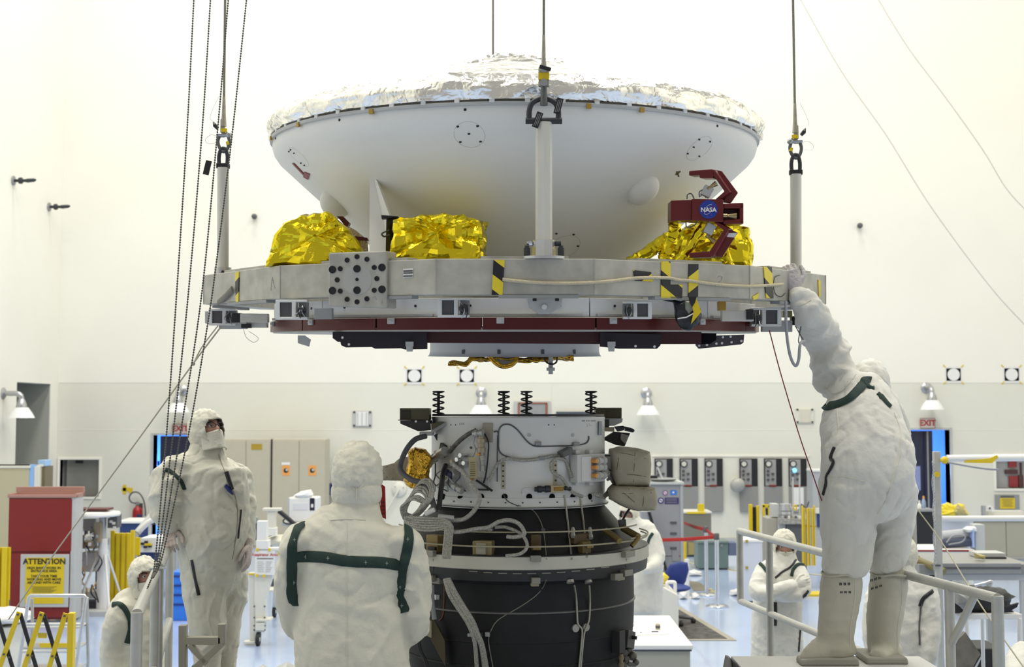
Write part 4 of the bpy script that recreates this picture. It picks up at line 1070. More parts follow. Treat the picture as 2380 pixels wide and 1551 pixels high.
def rope(name, label, pts, r, mt, cat='rope', n=8, k=8):
    m = MB(); m.tube(spline(pts, k), r, n); return tag(m.build(name, mt, smooth=60), label, cat)
rope('tag_line', 'tan tag line slanting down left from the lifting ring', [at(512, 762, 6.75), at(447, 848, 6.9), at(330, 1010, 7.3), at(192, 1198, 7.7), at(85, 1345, 8.0), at(20, 1440, 8.1)], .0042, ROPE)
rope('tag_line', 'second tan tag line joining the first at a knot', [at(506, 758, 6.7), at(470, 806, 6.85), at(449, 846, 6.9)], .0035, ROPE)
m = MB(); m.ball(at(449, 846, 6.9), .011, 10, 8); tag(m.build('rope_knot', ROPE), 'small knot where the two tan tag lines meet', 'knot')
rope('red_tether', 'thin dark red tether from the ring to the stooping man', [at(1788, 768, 6.4), at(1815, 870, 6.4), at(1857, 1010, 6.4), at(1893, 1115, 6.4), at(1910, 1165, 6.42)], .0028, mat('tether_red', (.22, .02, .02), .6), 'tether')
rope('grey_hose', 'grey hose hanging in a loop by the raised sleeve', [at(1826, 700, 6.3), at(1828, 770, 6.3), at(1836, 825, 6.3), at(1848, 850, 6.3), at(1856, 838, 6.3), at(1860, 800, 6.3), at(1870, 793, 6.35)], .0075, mat('hose_grey', (.36, .37, .40), .5), 'hose')
for i, pts in enumerate(([(1848, 757), (1858, 775), (1870, 795)], [(1862, 757), (1856, 790), (1858, 800)])):
    rope('thin_lead', ('thin slanted lead' if i == 0 else 'thin upright lead') + ' hanging under the ring beside the grey hose', [at(a, b, 6.42) for a, b in pts], .0025, CABLEG, 'cable')
rope('wire_loop', 'thin wire loop hanging under the left end of the ring', [at(566, 766, 6.5), at(573, 785, 6.5), at(590, 796, 6.5), at(600, 786, 6.5), at(578, 770, 6.5)], .0012, STEEL, 'wire')
rope('safety_line', 'pale rope slanting down behind the stooping man to the corner', [at(2118, 1165, 7.2), at(2190, 1263, 7.0), at(2251, 1362, 6.6), at(2300, 1438, 6.3), at(2385, 1560, 6.0)], .0035, ROPE)
def bead_chain(label, pts):
    p = spline(pts, 60); L = [0]
    for i in range(1, len(p)): L.append(L[-1] + (p[i] - p[i - 1]).length)
    tot = L[-1]; pitch = .0125; N = int(tot / pitch) * 3
    out = []; rr = []; j = 0
    for i in range(N + 1):
        s_ = tot * i / N
        while j < len(L) - 2 and L[j + 1] < s_: j += 1
        out.append(p[j].lerp(p[j + 1], (s_ - L[j]) / max(1e-9, L[j + 1] - L[j]))); rr.append(.0046 if i % 3 else .0011)
    m = MB(); m.loft(out, rr, 6)
    return tag(m.build('bead_chain', mat('bead_steel', (.10, .10, .09), .35, metal=.5), smooth=60), label, 'chain', 'bead chains hanging at the left')
YC = 6.2
bead_chain('bead chain hanging at the left, leftmost of four', [at(452, -30, YC), at(435, 300, YC), at(410, 690, YC), at(387, 1010, YC), at(362, 1290, YC - .1), at(352, 1345, YC - .2)])
bead_chain('bead chain hanging at the left, second of four', [at(491, -30, YC), at(470, 300, YC), at(437, 690, YC), at(402, 1010, YC), at(368, 1290, YC - .1), at(354, 1345, YC - .2)])
bead_chain('bead chain crossing the left post shackle, third of four', [at(533, -30, YC), at(506, 300, YC), at(468, 690, YC), at(419, 1010, YC), at(373, 1290, YC - .1), at(356, 1345, YC - .2)])
bead_chain('bead chain running down to the platform, rightmost of four', [at(576, -30, YC), at(541, 300, YC), at(503, 610, YC), at(480, 770, YC), at(438, 1010, YC), at(378, 1290, YC - .1), at(352, 1345, YC - .2), at(333, 1400, YC - .3), at(316, 1500, YC - .5), at(312, 1570, YC - .6)])
PC = V((.033, 7.0, 0)); 
def zat(py, Y=7.0): return at(1204, py, Y).z
TP = Matrix.Translation(PC)
TPI = TP.inverted()
pam = thing('upper_stage_motor', 'charcoal rocket motor with a white adapter cylinder on top', 'rocket motor', M=TP)
Zt, Zb = zat(969), zat(1150)
RC = .467
cy = MB(); cy.lathe([(.40, Zt - .03), (.40, Zt), (RC, Zt), (RC + .002, Zt - .006), (RC, Zt - .012), (RC, Zb + .012), (RC + .004, Zb + .010), (RC + .006, Zb - .03), (RC + .016, Zb - .034), (RC + .016, Zb - .044), (.42, Zb - .044)], 128)
adp = cy.build('adapter_cylinder', mat('pale_grey_paint', (.76, .77, .74), .45, vary=.03, vscale=4), pam, local=True, smooth=30)
m = MB(); m.lathe([(.36, Zt + .004), (RC - .002, Zt + .004), (RC - .002, Zt + .014), (.36, Zt + .014), (.36, Zt + .004)], 96); m.build('top_ring', BLACK, adp, local=True, smooth=30)
m = MB(); m.lathe([(RC + .0155, Zb - .0345), (RC + .018, Zb - .0345), (RC + .018, Zb - .040), (RC + .0155, Zb - .040)], 96); m.build('flange_gap', DGREY, adp, local=True)
Zr1, Zr0 = zat(1262), zat(1290)
RR = .698
co = MB(); co.lathe([(.455, Zb - .044), (.60, Zr1 + .05), (.618, Zr1 + .02), (.625, Zr1)], 128); cone = co.build('cone_section', CHAR, pam, local=True, smooth=30)
dk = MB(); dk.lathe([(.60, Zr1 + .006), (RR - .02, Zr1 + .006), (RR - .004, Zr1 + .004), (RR - .004, Zr1 - .004)], 128); dk.build('ring_deck', mat('black_deck', (.02, .022, .024), .45), pam, local=True, smooth=30)
bd_ = MB(); bd_.lathe([(RR - .006, Zr1), (RR, Zr1 - .002), (RR + .001, Zr0 + .004), (RR - .006, Zr0)], 128); band_ = bd_.build('clamp_band', mat('cream_band', (.62, .605, .52), .4, vary=.05), pam, local=True, smooth=40)
lo_ = MB(); lo_.lathe([(RR - .008, Zr0 + .002), (RR - .006, Zr0 - .02), (RR - .012, Zr0 - .055), (.64, Zr0 - .075), (.615, Zr0 - .08)], 128); lo_.build('lower_flange', mat('black_flange', (.022, .024, .026), .45, vary=.3, vscale=8), pam, local=True, smooth=30)
Zm = Zr0 - .07
mc = MB(); mc.lathe([(.617, Zm + .02), (.619, Zm - .08), (.619, zat(1400)), (.616, zat(1440)), (.605, zat(1490)), (.585, zat(1540)), (.56, zat(1590)), (.50, zat(1650)), (.42, zat(1690)), (.42, .55)], 128)
case = mc.build('motor_case', CHAR, pam, local=True, smooth=40)
m = MB(); m.lathe([(.617, zat(1382)), (.626, zat(1382) - .004), (.626, zat(1382) - .010), (.617, zat(1382) - .014)], 128); m.build('hoop_line', mat('hoop_grey', (.16, .16, .155), .4, metal=.3), case, local=True, smooth=40)
for py in (1447, 1500): m = MB(); rr = .613 if py < 1460 else .604; m.lathe([(rr, zat(py)), (rr + .003, zat(py) - .006), (rr, zat(py) - .012)], 96); m.build('hoop_seam', CHAR, case, local=True, smooth=40)
m = MB(); m.lathe([(.42, .56), (.60, .54), (.62, .50), (.62, .06), (.75, .05), (.75, 0), (0, 0)], 48); m.build('spin_stand', MGREY, pam, local=True, smooth=30)
ALLP = MB()
for q in (cy, co, dk, bd_, lo_, mc): ALLP.add(q.v, q.f)
AV = ALLP.bvh()
CYV = cy.bvh()
def on(px, py, off=0.):
    p, n = cast(AV, px, py, TP)
    if p is None: return None, None
    o = TPI @ CAMP
    if n.dot(o - p) < 0: n = -n
    return p + n * off, n
def pipe(name, pts, r, mt, parent, off=None, n=8, k=6, sm=60):
    q = []
    for a in pts:
        p, nn = on(a[0], a[1], (off if off is not None else r) + (a[2] if len(a) > 2 else 0))
        if p is not None: q.append(p)
        else: q.append(TPI @ at(a[0], a[1], 7.0))
    m = MB(); m.tube(spline(q, k), r, n); return m.build(name, mt, parent, local=True, smooth=sm)
def block(name, px0, py0, px1, py1, d, mt, parent, bevel=.003, off=0., rot=0.):
    """block standing on the surface, outline given in pixels"""
    cx, cyy = (px0 + px1) / 2, (py0 + py1) / 2
    p, n = on(cx, cyy)
    if p is None: p = TPI @ at(cx, cyy, 6.9); n = V((0, -1, 0))
    n2 = V((n.x, n.y, 0)).normalized(); u = Z.cross(-n2) * -1; u = V((-n2.y, n2.x, 0))
    k = (TP @ p).y / F; fs = max(.35, abs(n2.y))
    R = Matrix((u, n2, Z)).transposed() @ Matrix.Rotation(rot, 3, 'Y')
    m = MB(); m.box(p + n2 * (off + d / 2 - .002), (abs(px1 - px0) * k / fs, d, abs(py1 - py0) * k), R)
    return m.build(name, mt, parent, local=True, bevel=bevel)
def spot(name, px, py, r, h, mt, parent, n=14):
    p, nn = on(px, py)
    if p is None: return None
    m = MB(); rr = r * (TP @ p).y / F; m.loft([p - nn * .002, p + nn * h], [rr, rr], n); return m.build(name, mt, parent, local=True, smooth=40)

for px in (1030, 1070, 1119, 1173, 1230, 1283, 1331, 1371): spot('flange_hole', px, 1155, 7, .0035, BLACKM, adp)
for px in range(1015, 1400, 40): spot('bolt_mark', px, 1163 + 6 * (1 - ((px - 1204) / 200.) ** 2), 2, .003, DGREY, adp, 8)
for px in (1048, 1059, 1275, 1288): spot('pin_hole', px, 988, 1.6, .001, BLACK, adp, 8)
for px in (1069, 1073.5, 1078): block('tick_mark', px - .5, 983, px + .5, 988, .003, DGREY, adp, 0)
for a, b in ((1230, 1012), (1331, 1012)): spot('fastener', a, b, 4, .004, LGREY, adp)
for a, b in ((1049, 1040), (1095, 1041), (1097, 1072), (1332, 1070)): spot('fastener', a, b, 3, .004, DGREY, adp, 8)
lt = thing('pen_note', 'x', 'note')
bpy.data.objects.remove(lt)
for i, (x0, x1) in enumerate(((1352, 1360), (1362, 1365), (1367, 1370), (1373, 1385))):
    block('pen_note', x0, 977, x1, 980, .0025, MGREY, adp, 0)
for q in ([(1362, 984), (1366, 990), (1362, 992)], [(1368, 983), (1371, 991)], [(1370, 988), (1376, 990)]): pipe('pen_note', q, .0006, MGREY, adp, .0006, 4)

def spring(px, label, ang):
    Yp = PC.y + RC * .86 * sin(ang); b = at(px, 968, Yp); zt_ = at(px, 909, Yp).z; b.z = Zt + .012
    t = thing('separation_spring', label, 'spring', b, group='black separation springs')
    h = zt_ - b.z; r = 12.5 * mpp(Yp)
    m = MB(); m.cyl((0, 0, -.004), (0, 0, h - .004), 3.6 * mpp(Yp), n=14); m.build('guide_rod', BLACK, t, local=True, smooth=40)
    m = MB(); m.lathe([(0, h), (r * 1.12, h), (r * 1.12, h - .007), (r * .5, h - .012), (0, h - .012)], 20); m.build('spring_cap', BLACK, t, local=True, smooth=40)
    nt_ = 3.6; N = 120
    m = MB(); m.tube([(r * cos(2 * pi * nt_ * i / N), r * sin(2 * pi * nt_ * i / N), .002 + (h - .014) * i / N) for i in range(N + 1)], 1.9 * mpp(Yp), 7); m.build('coil', BLACK, t, local=True, smooth=60)
    m = MB(); m.lathe([(0, -.002), (r * 1.1, -.002), (r * 1.1, .004), (0, .004)], 18); m.build('seat', BLACK, t, local=True)
    return t
spring(1019, 'black coil spring on the white cylinder, leftmost of four', rad(200))
spring(1171, 'black coil spring on the white cylinder, second from left', rad(-100))
spring(1224, 'black coil spring in front of the brown-framed panel', rad(80))
spring(1374, 'black coil spring by the right olive bracket, rightmost', rad(-25))

def poly_block(name, pts, Yd, dy, mt, parent, bevel=.003):
    f = [TPI @ at(a, b, Yd) for a, b in pts]; m = MB(); m.hull4(f, V((0, dy, 0))); return m.build(name, mt, parent, local=True, bevel=bevel)
hL = poly_block('horn_bracket', [(929, 949), (998, 949), (998, 977), (929, 977)], 6.78, .16, OLIVE, pam)
poly_block('horn_inner', [(931, 953), (955, 953), (955, 974), (931, 974)], 6.778, .01, mat('dark_olive', (.035, .034, .02), .6), hL)
poly_block('horn_foot', [(930, 977), (1000, 977), (1004, 1000), (985, 1002), (972, 1003), (930, 985)], 6.77, .14, mat('slate_bracket', (.05, .052, .05), .5, metal=.3), hL)
poly_block('horn_block', [(975, 1004), (1006, 1004), (1006, 1013), (974, 1014)], 6.74, .10, LGREY, hL)
poly_block('horn_wing', [(1000, 985), (1030, 980), (1038, 982), (1038, 988), (1006, 1006), (1002, 1004)], 6.72, .05, LGREY, hL)
poly_block('horn_wing', [(1002, 984), (1024, 980), (1034, 982), (1004, 1000)], 6.70, .02, OLIVE, hL)
poly_block('horn_spike', [(1008, 1012), (1017, 1008), (1016, 1026)], 6.70, .02, BLACK, hL)
for a in (967, 993): q = TPI @ at(a, 980, 6.765); m = MB(); m.cyl(q, q - V((0, .012, 0)), .006, n=10); m.build('bolt', CHROME, hL, local=True)
q = MB(); q.cyl(TPI @ at(925, 977, 6.77), TPI @ at(955, 977, 6.77), .003, n=8); q.build('pin', CHROME, hL, local=True)
hR = poly_block('horn_bracket', [(1384, 948), (1445, 948), (1445, 973), (1384, 973)], 7.2, .14, OLIVE, pam)
poly_block('horn_inner', [(1408, 951), (1443, 951), (1443, 971), (1408, 971)], 7.198, .01, mat('dark_olive2', (.08, .072, .035), .6), hR)
poly_block('horn_foot', [(1400, 973), (1448, 973), (1446, 982), (1428, 990), (1400, 992)], 7.18, .12, LGREY, hR)
poly_block('horn_arm', [(1400, 975), (1416, 975), (1416, 995), (1400, 1000)], 7.1, .06, mat('slate_bracket', (.05, .052, .05), .5), hR)
cl_ = poly_block('arm_clamp', [(1402, 994), (1428, 993), (1428, 1004), (1402, 1003)], 6.95, .05, mat('tan_metal', (.33, .29, .20), .4, metal=.4), pam)
m = MB(); m.tube(spline([TPI @ at(1434, 996, 6.93), TPI @ at(1450, 994, 6.92), TPI @ at(1470, 999, 6.92), TPI @ at(1470, 1003, 6.92), TPI @ at(1452, 999, 6.92)], 6), .006, 8); m.build('clamp_handle', DSTEEL, cl_, local=True, smooth=60)
poly_block('clamp_head', [(1428, 992), (1450, 990), (1452, 1000), (1436, 1004)], 6.92, .04, DSTEEL, cl_)
cam_ = poly_block('dark_box', [(1405, 1018), (1428, 1004), (1465, 1007), (1452, 1038), (1432, 1035), (1406, 1024)], 7.0, .07, BLACK, pam)
poly_block('box_face', [(1443, 1008), (1463, 1013), (1452, 1032), (1442, 1022)], 6.98, .02, mat('crinkled_grey', (.36, .35, .33), .5, bump=.6, bscale=60), cam_)
poly_block('side_plate', [(1392, 980), (1400, 980), (1400, 1012), (1391, 1012)], 6.78, .05, LGREY, pam)

def pouch(name, pts, Yd, depth, mt, parent, amp=.008, seed=0):
    f = [TPI @ at(a, b, Yd) for a, b in pts]; c = sum(f, V((0, 0, 0))) / len(f)
    per = [f[i].lerp(f[(i + 1) % len(f)], j / 8) for i in range(len(f)) for j in range(8)]; n = len(per); vs = []; fs = []
    PR = [(.04, -1), (.2, -1), (.4, -1), (.58, -.99), (.74, -.96), (.87, -.9), (.96, -.75), (1, -.5), (1, 0), (1, .5), (.9, .9), (.5, 1), (.1, 1)]; D = len(PR) - 1
    for s_, t in PR:
        for p in per:
            q = c + (p - c) * s_ + V((0, depth / 2 * t, 0)); sd = V((seed, seed, 0))
            q += (q - c).normalized() * amp * (noise.noise(q * 11 + sd) + .7 * noise.noise(q * 26 + sd) + .5 * abs(noise.noise(q * 50 + sd))); vs.append(q)
    for j in range(D):
        for i in range(n): i2 = (i + 1) % n; fs.append((j * n + i, j * n + i2, (j + 1) * n + i2, (j + 1) * n + i))
    fs.append(tuple(range(n))[::-1]); fs.append(tuple(D * n + i for i in range(n)))
    m = MB(); m.add(vs, fs); return m.build(name, mt, parent, local=True, smooth=45), m
b1, bm1 = pouch('blanket_pouch', [(1416, 1050), (1418, 1044), (1440, 1040), (1480, 1042), (1506, 1050), (1510, 1075), (1508, 1110), (1506, 1128), (1430, 1128), (1420, 1100)], 6.86, .30, BLANKET, pam, .006, 1)
b2, bm2 = pouch('blanket_pouch', [(1412, 1140), (1424, 1128), (1500, 1130), (1520, 1134), (1524, 1160), (1520, 1184), (1480, 1186), (1440, 1172), (1416, 1160)], 6.80, .26, BLANKET, pam, .007, 5)
b3, bm3 = pouch('blanket_pouch', [(888, 1084), (916, 1078), (932, 1064), (958, 1062), (966, 1120), (920, 1117), (886, 1116)], 6.85, .10, BLANKET, pam, .005, 9)
def stitch(bm, par, pts):
    bv = bm.bvh(); q = []
    for a, b in pts:
        p, n = cast(bv, a, b, TP)
        if p is not None: q.append(p + (TPI @ CAMP - p).normalized() * .0015)
    if len(q) > 1: m = MB(); m.tube(spline(q, 4), .0012, 5); m.build('stitch_line', mat('dark_thread', (.10, .09, .06), .8), par, local=True)
stitch(bm1, b1, [(1438, 1064), (1434, 1090), (1430, 1120)]); stitch(bm1, b1, [(1476, 1052), (1474, 1085), (1472, 1122)]); stitch(bm1, b1, [(1422, 1052), (1450, 1054), (1500, 1066)]); stitch(bm1, b1, [(1425, 1105), (1460, 1103), (1502, 1108)])
stitch(bm2, b2, [(1462, 1136), (1461, 1158)]); stitch(bm2, b2, [(1497, 1136), (1496, 1160), (1494, 1178)]); stitch(bm2, b2, [(1425, 1132), (1450, 1147), (1475, 1168)]); stitch(bm2, b2, [(1445, 1148), (1515, 1146)])
stitch(bm3, b3, [(916, 1080), (913, 1114)]); stitch(bm3, b3, [(900, 1084), (899, 1112)]); stitch(bm3, b3, [(890, 1100), (950, 1098)])
g1, _ = pouch('gold_pouch', [(948, 1050), (965, 1040), (990, 1044), (1004, 1070), (1000, 1096), (988, 1138), (965, 1136), (945, 1130), (938, 1115), (952, 1078)], 6.66, .14, GOLD2, pam, .014, 3)

def plugc(px0, py0, px1, py1, rpx, mt=LGREY, parent=None, off=.03):
    a, n = on(px0, py0, off); b, n2 = on(px1, py1, off)
    if a is None or b is None: return
    d = b - a; r = rpx * 6.6 / F
    m = MB(); m.loft([a, a + d * .18, a + d * .2, a + d * .45, a + d * .47, a + d * .7, a + d * .72, b], [r * .7, r * .7, r, r, r * .8, r * .8, r * 1.05, r * 1.0], 14); return m.build('connector', mt, parent or pam, local=True, smooth=35)
block('bracket_plate', 1122, 984, 1146, 1028, .010, mat('tan_plate', (.40, .37, .29), .5), pam)
block('bracket_plate', 1014, 1048, 1028, 1060, .02, mat('tan_plate', (.40, .37, .29), .5), pam)
plugc(1012, 1078, 1052, 1048, 11, mat('connector_grey', (.50, .50, .47), .35, metal=.4), off=.05)
plugc(1035, 1130, 1072, 1098, 9, mat('connector_grey', (.50, .50, .47), .35, metal=.4), off=.04); plugc(1052, 1095, 1068, 1106, 8, mat('blue_black', (.02, .03, .08), .3), off=.05); plugc(1064, 1128, 1086, 1140, 9, mat('connector_grey', (.50, .50, .47), .35, metal=.4), off=.04)
plugc(1110, 1008, 1132, 1006, 9, mat('connector_grey', (.50, .50, .47), .35, metal=.4), off=.05); plugc(1125, 1012, 1126, 1052, 10, mat('connector_tan', (.42, .37, .26), .4, metal=.3), off=.04); plugc(1124, 1050, 1128, 1095, 7, mat('connector_grey', (.50, .50, .47), .35, metal=.4), off=.03)
pipe('braced_cable', [(1056, 1050, .02), (1075, 1030, .03), (1095, 1012, .03), (1115, 1000, .03)], .012, mat('ringed_cable', (.16, .15, .13), .5, vary=.6, vscale=40), pam)
block('black_strut', 1026, 1032, 1038, 1062, .02, BLACK, pam, rot=.35)
block('equipment_disc', 1078, 1062, 1100, 1084, .03, LGREY, pam, .01); spot('orange_cap', 1063, 1072, 4, .05, ORANGE, pam); spot('orange_cap', 1098, 1113, 4, .04, ORANGE, pam); spot('orange_cap', 1122, 1056, 3.5, .06, ORANGE, pam)
for a, b in ((1085, 1058), (1078, 1068), (1092, 1076)): spot('steel_knob', a, b, 5, .06, CHROME, pam)
blk = [(1048, 1083), (1062, 1078), (1074, 1086)]
for a, b in blk: spot('steel_knob', a, b, 6, .04, mat('connector_grey', (.50, .50, .47), .35, metal=.4), pam)
tagp = block('manila_tag', 1104, 1062, 1121, 1110, .004, TAGM, pam, 0, .06, -.06)
for y in range(1074, 1108, 5): block('tag_print', 1107, y, 1118, y + 1.5, .002, mat('tag_ink', (.22, .19, .10), .8), tagp, 0, .064, -.06)
pipe('tag_string', [(1112, 1063, .06), (1114, 1052, .05), (1116, 1042, .05)], .0012, BLACK, pam)
block('base_plate', 1108, 1112, 1140, 1140, .02, mat('pale_plate', (.52, .53, .52), .4), pam); block('black_edge', 1110, 1136, 1140, 1140, .03, BLACK, pam); pipe('black_strut', [(1114, 1116, .03), (1130, 1127, .03), (1148, 1141, .02)], .006, BLACK, pam)
for x in (1170, 1290):
    h_ = block('hole_strip', x - 5, 1075 if x < 1200 else 1072, x + 5, 1137, .006, mat('cream_strip', (.52, .48, .36), .5), pam)
    for y in ((1083, 1095, 1107, 1119, 1130) if x < 1200 else (1082, 1094, 1117)): spot('strip_hole', x, y, 2, .009, BLACK, h_, 8)
pipe('thin_cable', [(1148, 1004, 0), (1158, 1006), (1159, 1040), (1163, 1052), (1174, 1060), (1205, 1068), (1240, 1071), (1262, 1064)], .0035, CABLEG, pam)
pipe('thin_cable', [(1159, 1030), (1160, 1000), (1170, 988), (1186, 988), (1203, 1000), (1222, 1023), (1235, 1034), (1250, 1038), (1300, 1037), (1335, 1036), (1360, 1031), (1367, 1022), (1367, 1014)], .0035, CABLEG, pam)
pipe('thin_cable', [(1157, 1012, .0), (1157, 1060, .01), (1157, 1120, .01)], .003, CABLEG, pam)
for a, b in ((1250, 1032), (1336, 1033), (1258, 1066)): block('cable_clamp', a - 7, b - 5, a + 7, b + 4, .02, MGREY, pam)
pipe('braided_cable', [(1140, 1118, .02), (1150, 1098, .02), (1160, 1078, .02), (1180, 1066, .02), (1215, 1070), (1250, 1067), (1285, 1060), (1308, 1065), (1318, 1085), (1321, 1110, .02)], .0085, BRAID, pam)
pipe('braided_cable', [(1310, 1070, .01), (1290, 1065, .02), (1276, 1078, .02), (1280, 1098, .02), (1300, 1112, .02), (1315, 1135, .02), (1325, 1146, .02), (1345, 1154, .02)], .0085, BRAID, pam)
blkf = block('elbow_fitting', 1296, 1044, 1322, 1058, .05, mat('elbow', (.12, .12, .12), .4), pam, rot=-.4)
bx1 = block('junction_box', 1324, 1056, 1392, 1120, .05, mat('box_grey', (.66, .67, .65), .4), pam)
bx2 = block('box_lid', 1334, 1061, 1357, 1118, .06, mat('lid_white', (.78, .79, .78), .4), bx1)
for y in (1071, 1086, 1105): spot('orange_cap', 1356, y, 5, .09, ORANGE, pam, 8); plugc(1360, y, 1378, y - 1, 9, mat('connector_white', (.60, .60, .57), .35), off=.07)
bx3 = block('junction_box', 1393, 1056, 1414, 1096, .05, mat('box_white', (.76, .76, .74), .4), pam)
for a, b in ((1396, 1059), (1411, 1059), (1396, 1093), (1411, 1093)): spot('box_screw', a, b, 1.5, .055, BLACK, bx3, 8)
plugc(1378, 1086, 1386, 1102, 9, mat('connector_grey', (.50, .50, .47), .35, metal=.4), off=.06); pipe('braided_cable', [(1384, 1100, .05), (1395, 1112, .05), (1402, 1128, .05), (1402, 1142, .04), (1394, 1152, .03)], .009, BRAID, pam); pipe('braided_cable', [(1392, 1115, .04), (1400, 1108, .05), (1408, 1100, .05)], .008, BRAID, pam)
for i in range(4): pipe('braided_cable', [(1362 + 5 * i, 1146, .03), (1370 + 5 * i, 1152 + 2 * i, .04), (1384 + 3 * i, 1155, .03), (1392 + 2 * i, 1148 - 3 * i, .03)], .006, BRAID, pam)
for a in (1334, 1364):
    block('lug', a - 4, 1046, a + 6, 1056, .03, mat('box_grey', (.66, .67, .65), .4), pam); block('lug', a - 4, 1120, a + 6, 1128, .03, mat('box_grey', (.66, .67, .65), .4), pam)
cn = block('brass_connector', 1272, 1128, 1302, 1144, .05, mat('brass_pale', (.46, .40, .24), .35, metal=.5), pam); block('brass_window', 1278, 1131, 1300, 1140, .055, mat('amber_window', (.33, .18, .02), .3), cn); plugc(1240, 1137, 1272, 1136, 8, DSTEEL, off=.03); plugc(1303, 1134, 1318, 1136, 5, DSTEEL, off=.03)
pipe('thin_cable', [(1212, 1148, .01), (1214, 1136, .02), (1230, 1133, .02), (1242, 1137, .03)], .0018, LGREY, pam)
for i in range(7):
    r_ = random.Random(i + 50); x = 1018 + i * 11
    pipe('thin_cable', [(x, 1085 + r_.uniform(-14, 10), .04), (x + r_.uniform(-6, 12), 1105, .05), (x + r_.uniform(-6, 18), 1125, .04), (x + r_.uniform(-4, 24), 1142, .02)], .0035, CABLEG if i % 2 else LGREY, pam)
pipe('thin_cable', [(1132, 1008, .03), (1142, 1030, .04), (1140, 1070, .04), (1134, 1105, .03), (1128, 1122, .02)], .004, BLACK, pam)
pipe('thin_cable', [(1112, 1012, .03), (1110, 1030, .04), (1116, 1048, .03)], .004, LGREY, pam)
def free(name, pts, r, mt, parent=pam, n=10, k=8):
    m = MB(); m.tube(spline([TPI @ at(*p) for p in pts], k), r, n); return m.build(name, mt, parent, local=True, smooth=60)
free('grey_harness', [(990, 1014, 6.66), (965, 1022, 6.62), (945, 1045, 6.58), (932, 1075, 6.55), (932, 1095, 6.52), (955, 1115, 6.48), (985, 1125, 6.45), (1000, 1150, 6.42), (1012, 1190, 6.4)], .014, CABLEG)
free('black_strut', [(1036, 1082, 6.5), (1030, 1100, 6.45), (1026, 1130, 6.42), (1020, 1185, 6.40)], .013, BLACK)
free('braided_cable', [(1050, 1072, 6.46), (1056, 1082, 6.44), (1078, 1100, 6.42), (1098, 1130, 6.4), (1114, 1152, 6.39), (1112, 1170, 6.38), (1098, 1192, 6.38), (1075, 1208, 6.38), (1040, 1209, 6.38), (990, 1206, 6.40), (945, 1204, 6.44)], .011, BRAID)
rg = random.Random(11)
for i in range(9):                      # coiled bundle at the left
    o = -11 + i * 2.8; e = 12 - i * 2.6 + rg.uniform(-2, 2)
    free('braided_cable', [(950 + o, 1203 + e * .4, 6.5), (938 + o * .5, 1190, 6.48), (945 + o, 1165 + e, 6.46), (968 + o, 1136 + e * 2.2, 6.44), (986 + o * 1.4, 1138 + e * 2.2, 6.42), (993 + o * 1.2, 1160 + e, 6.42 - .006 * i), (975 + o, 1188 + e * .5, 6.43), (952 + o, 1206, 6.44)], .0062, BRAID)
for i in range(6):                      # run along to the vertical drop
    e = i * 5.6 - 8
    free('braided_cable', [(940, 1208 + e * .6, 6.46), (975, 1212 + e, 6.40), (1010, 1213 + e, 6.36), (1035, 1214 + e * .7, 6.34), (1051 - i * 3, 1224, 6.33), (1050 - i * 3.2, 1250, 6.31), (1047 - i * 3.2, 1280, 6.27), (1045 - i * 3, 1299, 6.26)], .0062, BRAID)
free('braided_cable', [(1055, 1237, 6.34), (1075, 1236, 6.34), (1105, 1230, 6.34), (1135, 1226, 6.34), (1160, 1213, 6.33), (1185, 1210, 6.33), (1206, 1218, 6.33), (1218, 1236, 6.32), (1215, 1245, 6.32), (1195, 1249, 6.32), (1178, 1248, 6.33)], .0105, BRAID)
free('braided_cable', [(1150, 1226, 6.36), (1175, 1226, 6.36), (1205, 1238, 6.34), (1222, 1256, 6.31), (1224, 1274, 6.28), (1208, 1288, 6.27), (1175, 1293, 6.27)], .0085, BRAID)
free('white_tag', [(988, 1195, 6.36), (1010, 1185, 6.35)], .012, WHITE); free('white_tag', [(1018, 1200, 6.35), (1055, 1204, 6.35)], .011, mat('grey_white', (.5, .5, .47), .6))
def rail_ring(z_off, R, r, mt, a0, a1, name='guide_line'):
    z = Zr1 + z_off; m = MB(); m.tube([(R * cos(a), R * sin(a), z) for a in [a0 + (a1 - a0) * i / 60 for i in range(61)]], r, 7); m.build(name, mt, pam, local=True, smooth=60)
LINE = mat('line_tan', (.42, .39, .27), .5)
rail_ring(.115, .655, .004, LINE, rad(198), rad(340)); rail_ring(.048, .69, .0042, LINE, rad(185), rad(372)); rail_ring(.06, .695, .0045, LINE, rad(-35), rad(15))
def pulley(px, py, wpx, hpx, mt=BRASS):
    o = block('release_block', px - wpx / 2, py - hpx / 2, px + wpx / 2, py + hpx / 2, .06, mt, pam, .004)
    block('block_window', px - wpx * .3, py - hpx * .32, px + wpx * .3, py - hpx * .05, .064, BLACK, o, 0); block('block_window', px - wpx * .3, py + hpx * .1, px + wpx * .3, py + hpx * .36, .064, BLACK, o, 0)
    return o
pulley(1022, 1265, 28, 44); o = block('release_block', 1106, 1256, 1150, 1290, .06, mat('brass_pale2', (.36, .30, .16), .4, metal=.5), pam, .004); block('block_face', 1116, 1260, 1138, 1286, .075, mat('tan_plate', (.40, .37, .29), .5), o); plugc(1118, 1245, 1150, 1247, 5, STEEL, off=.05)
block('release_block', 1233, 1243, 1256, 1280, .03, mat('dark_brass', (.10, .065, .02), .5), pam); block('block_clip', 1234, 1266, 1253, 1276, .07, BRASS, pam)
ob = block('release_block', 1322, 1240, 1360, 1262, .05, mat('dark_brass', (.10, .065, .02), .5), pam); block('release_block', 1342, 1258, 1362, 1290, .05, mat('dark_brass2', (.16, .11, .03), .5), pam); block('block_clip', 1346, 1264, 1362, 1272, .07, BRASS, pam)
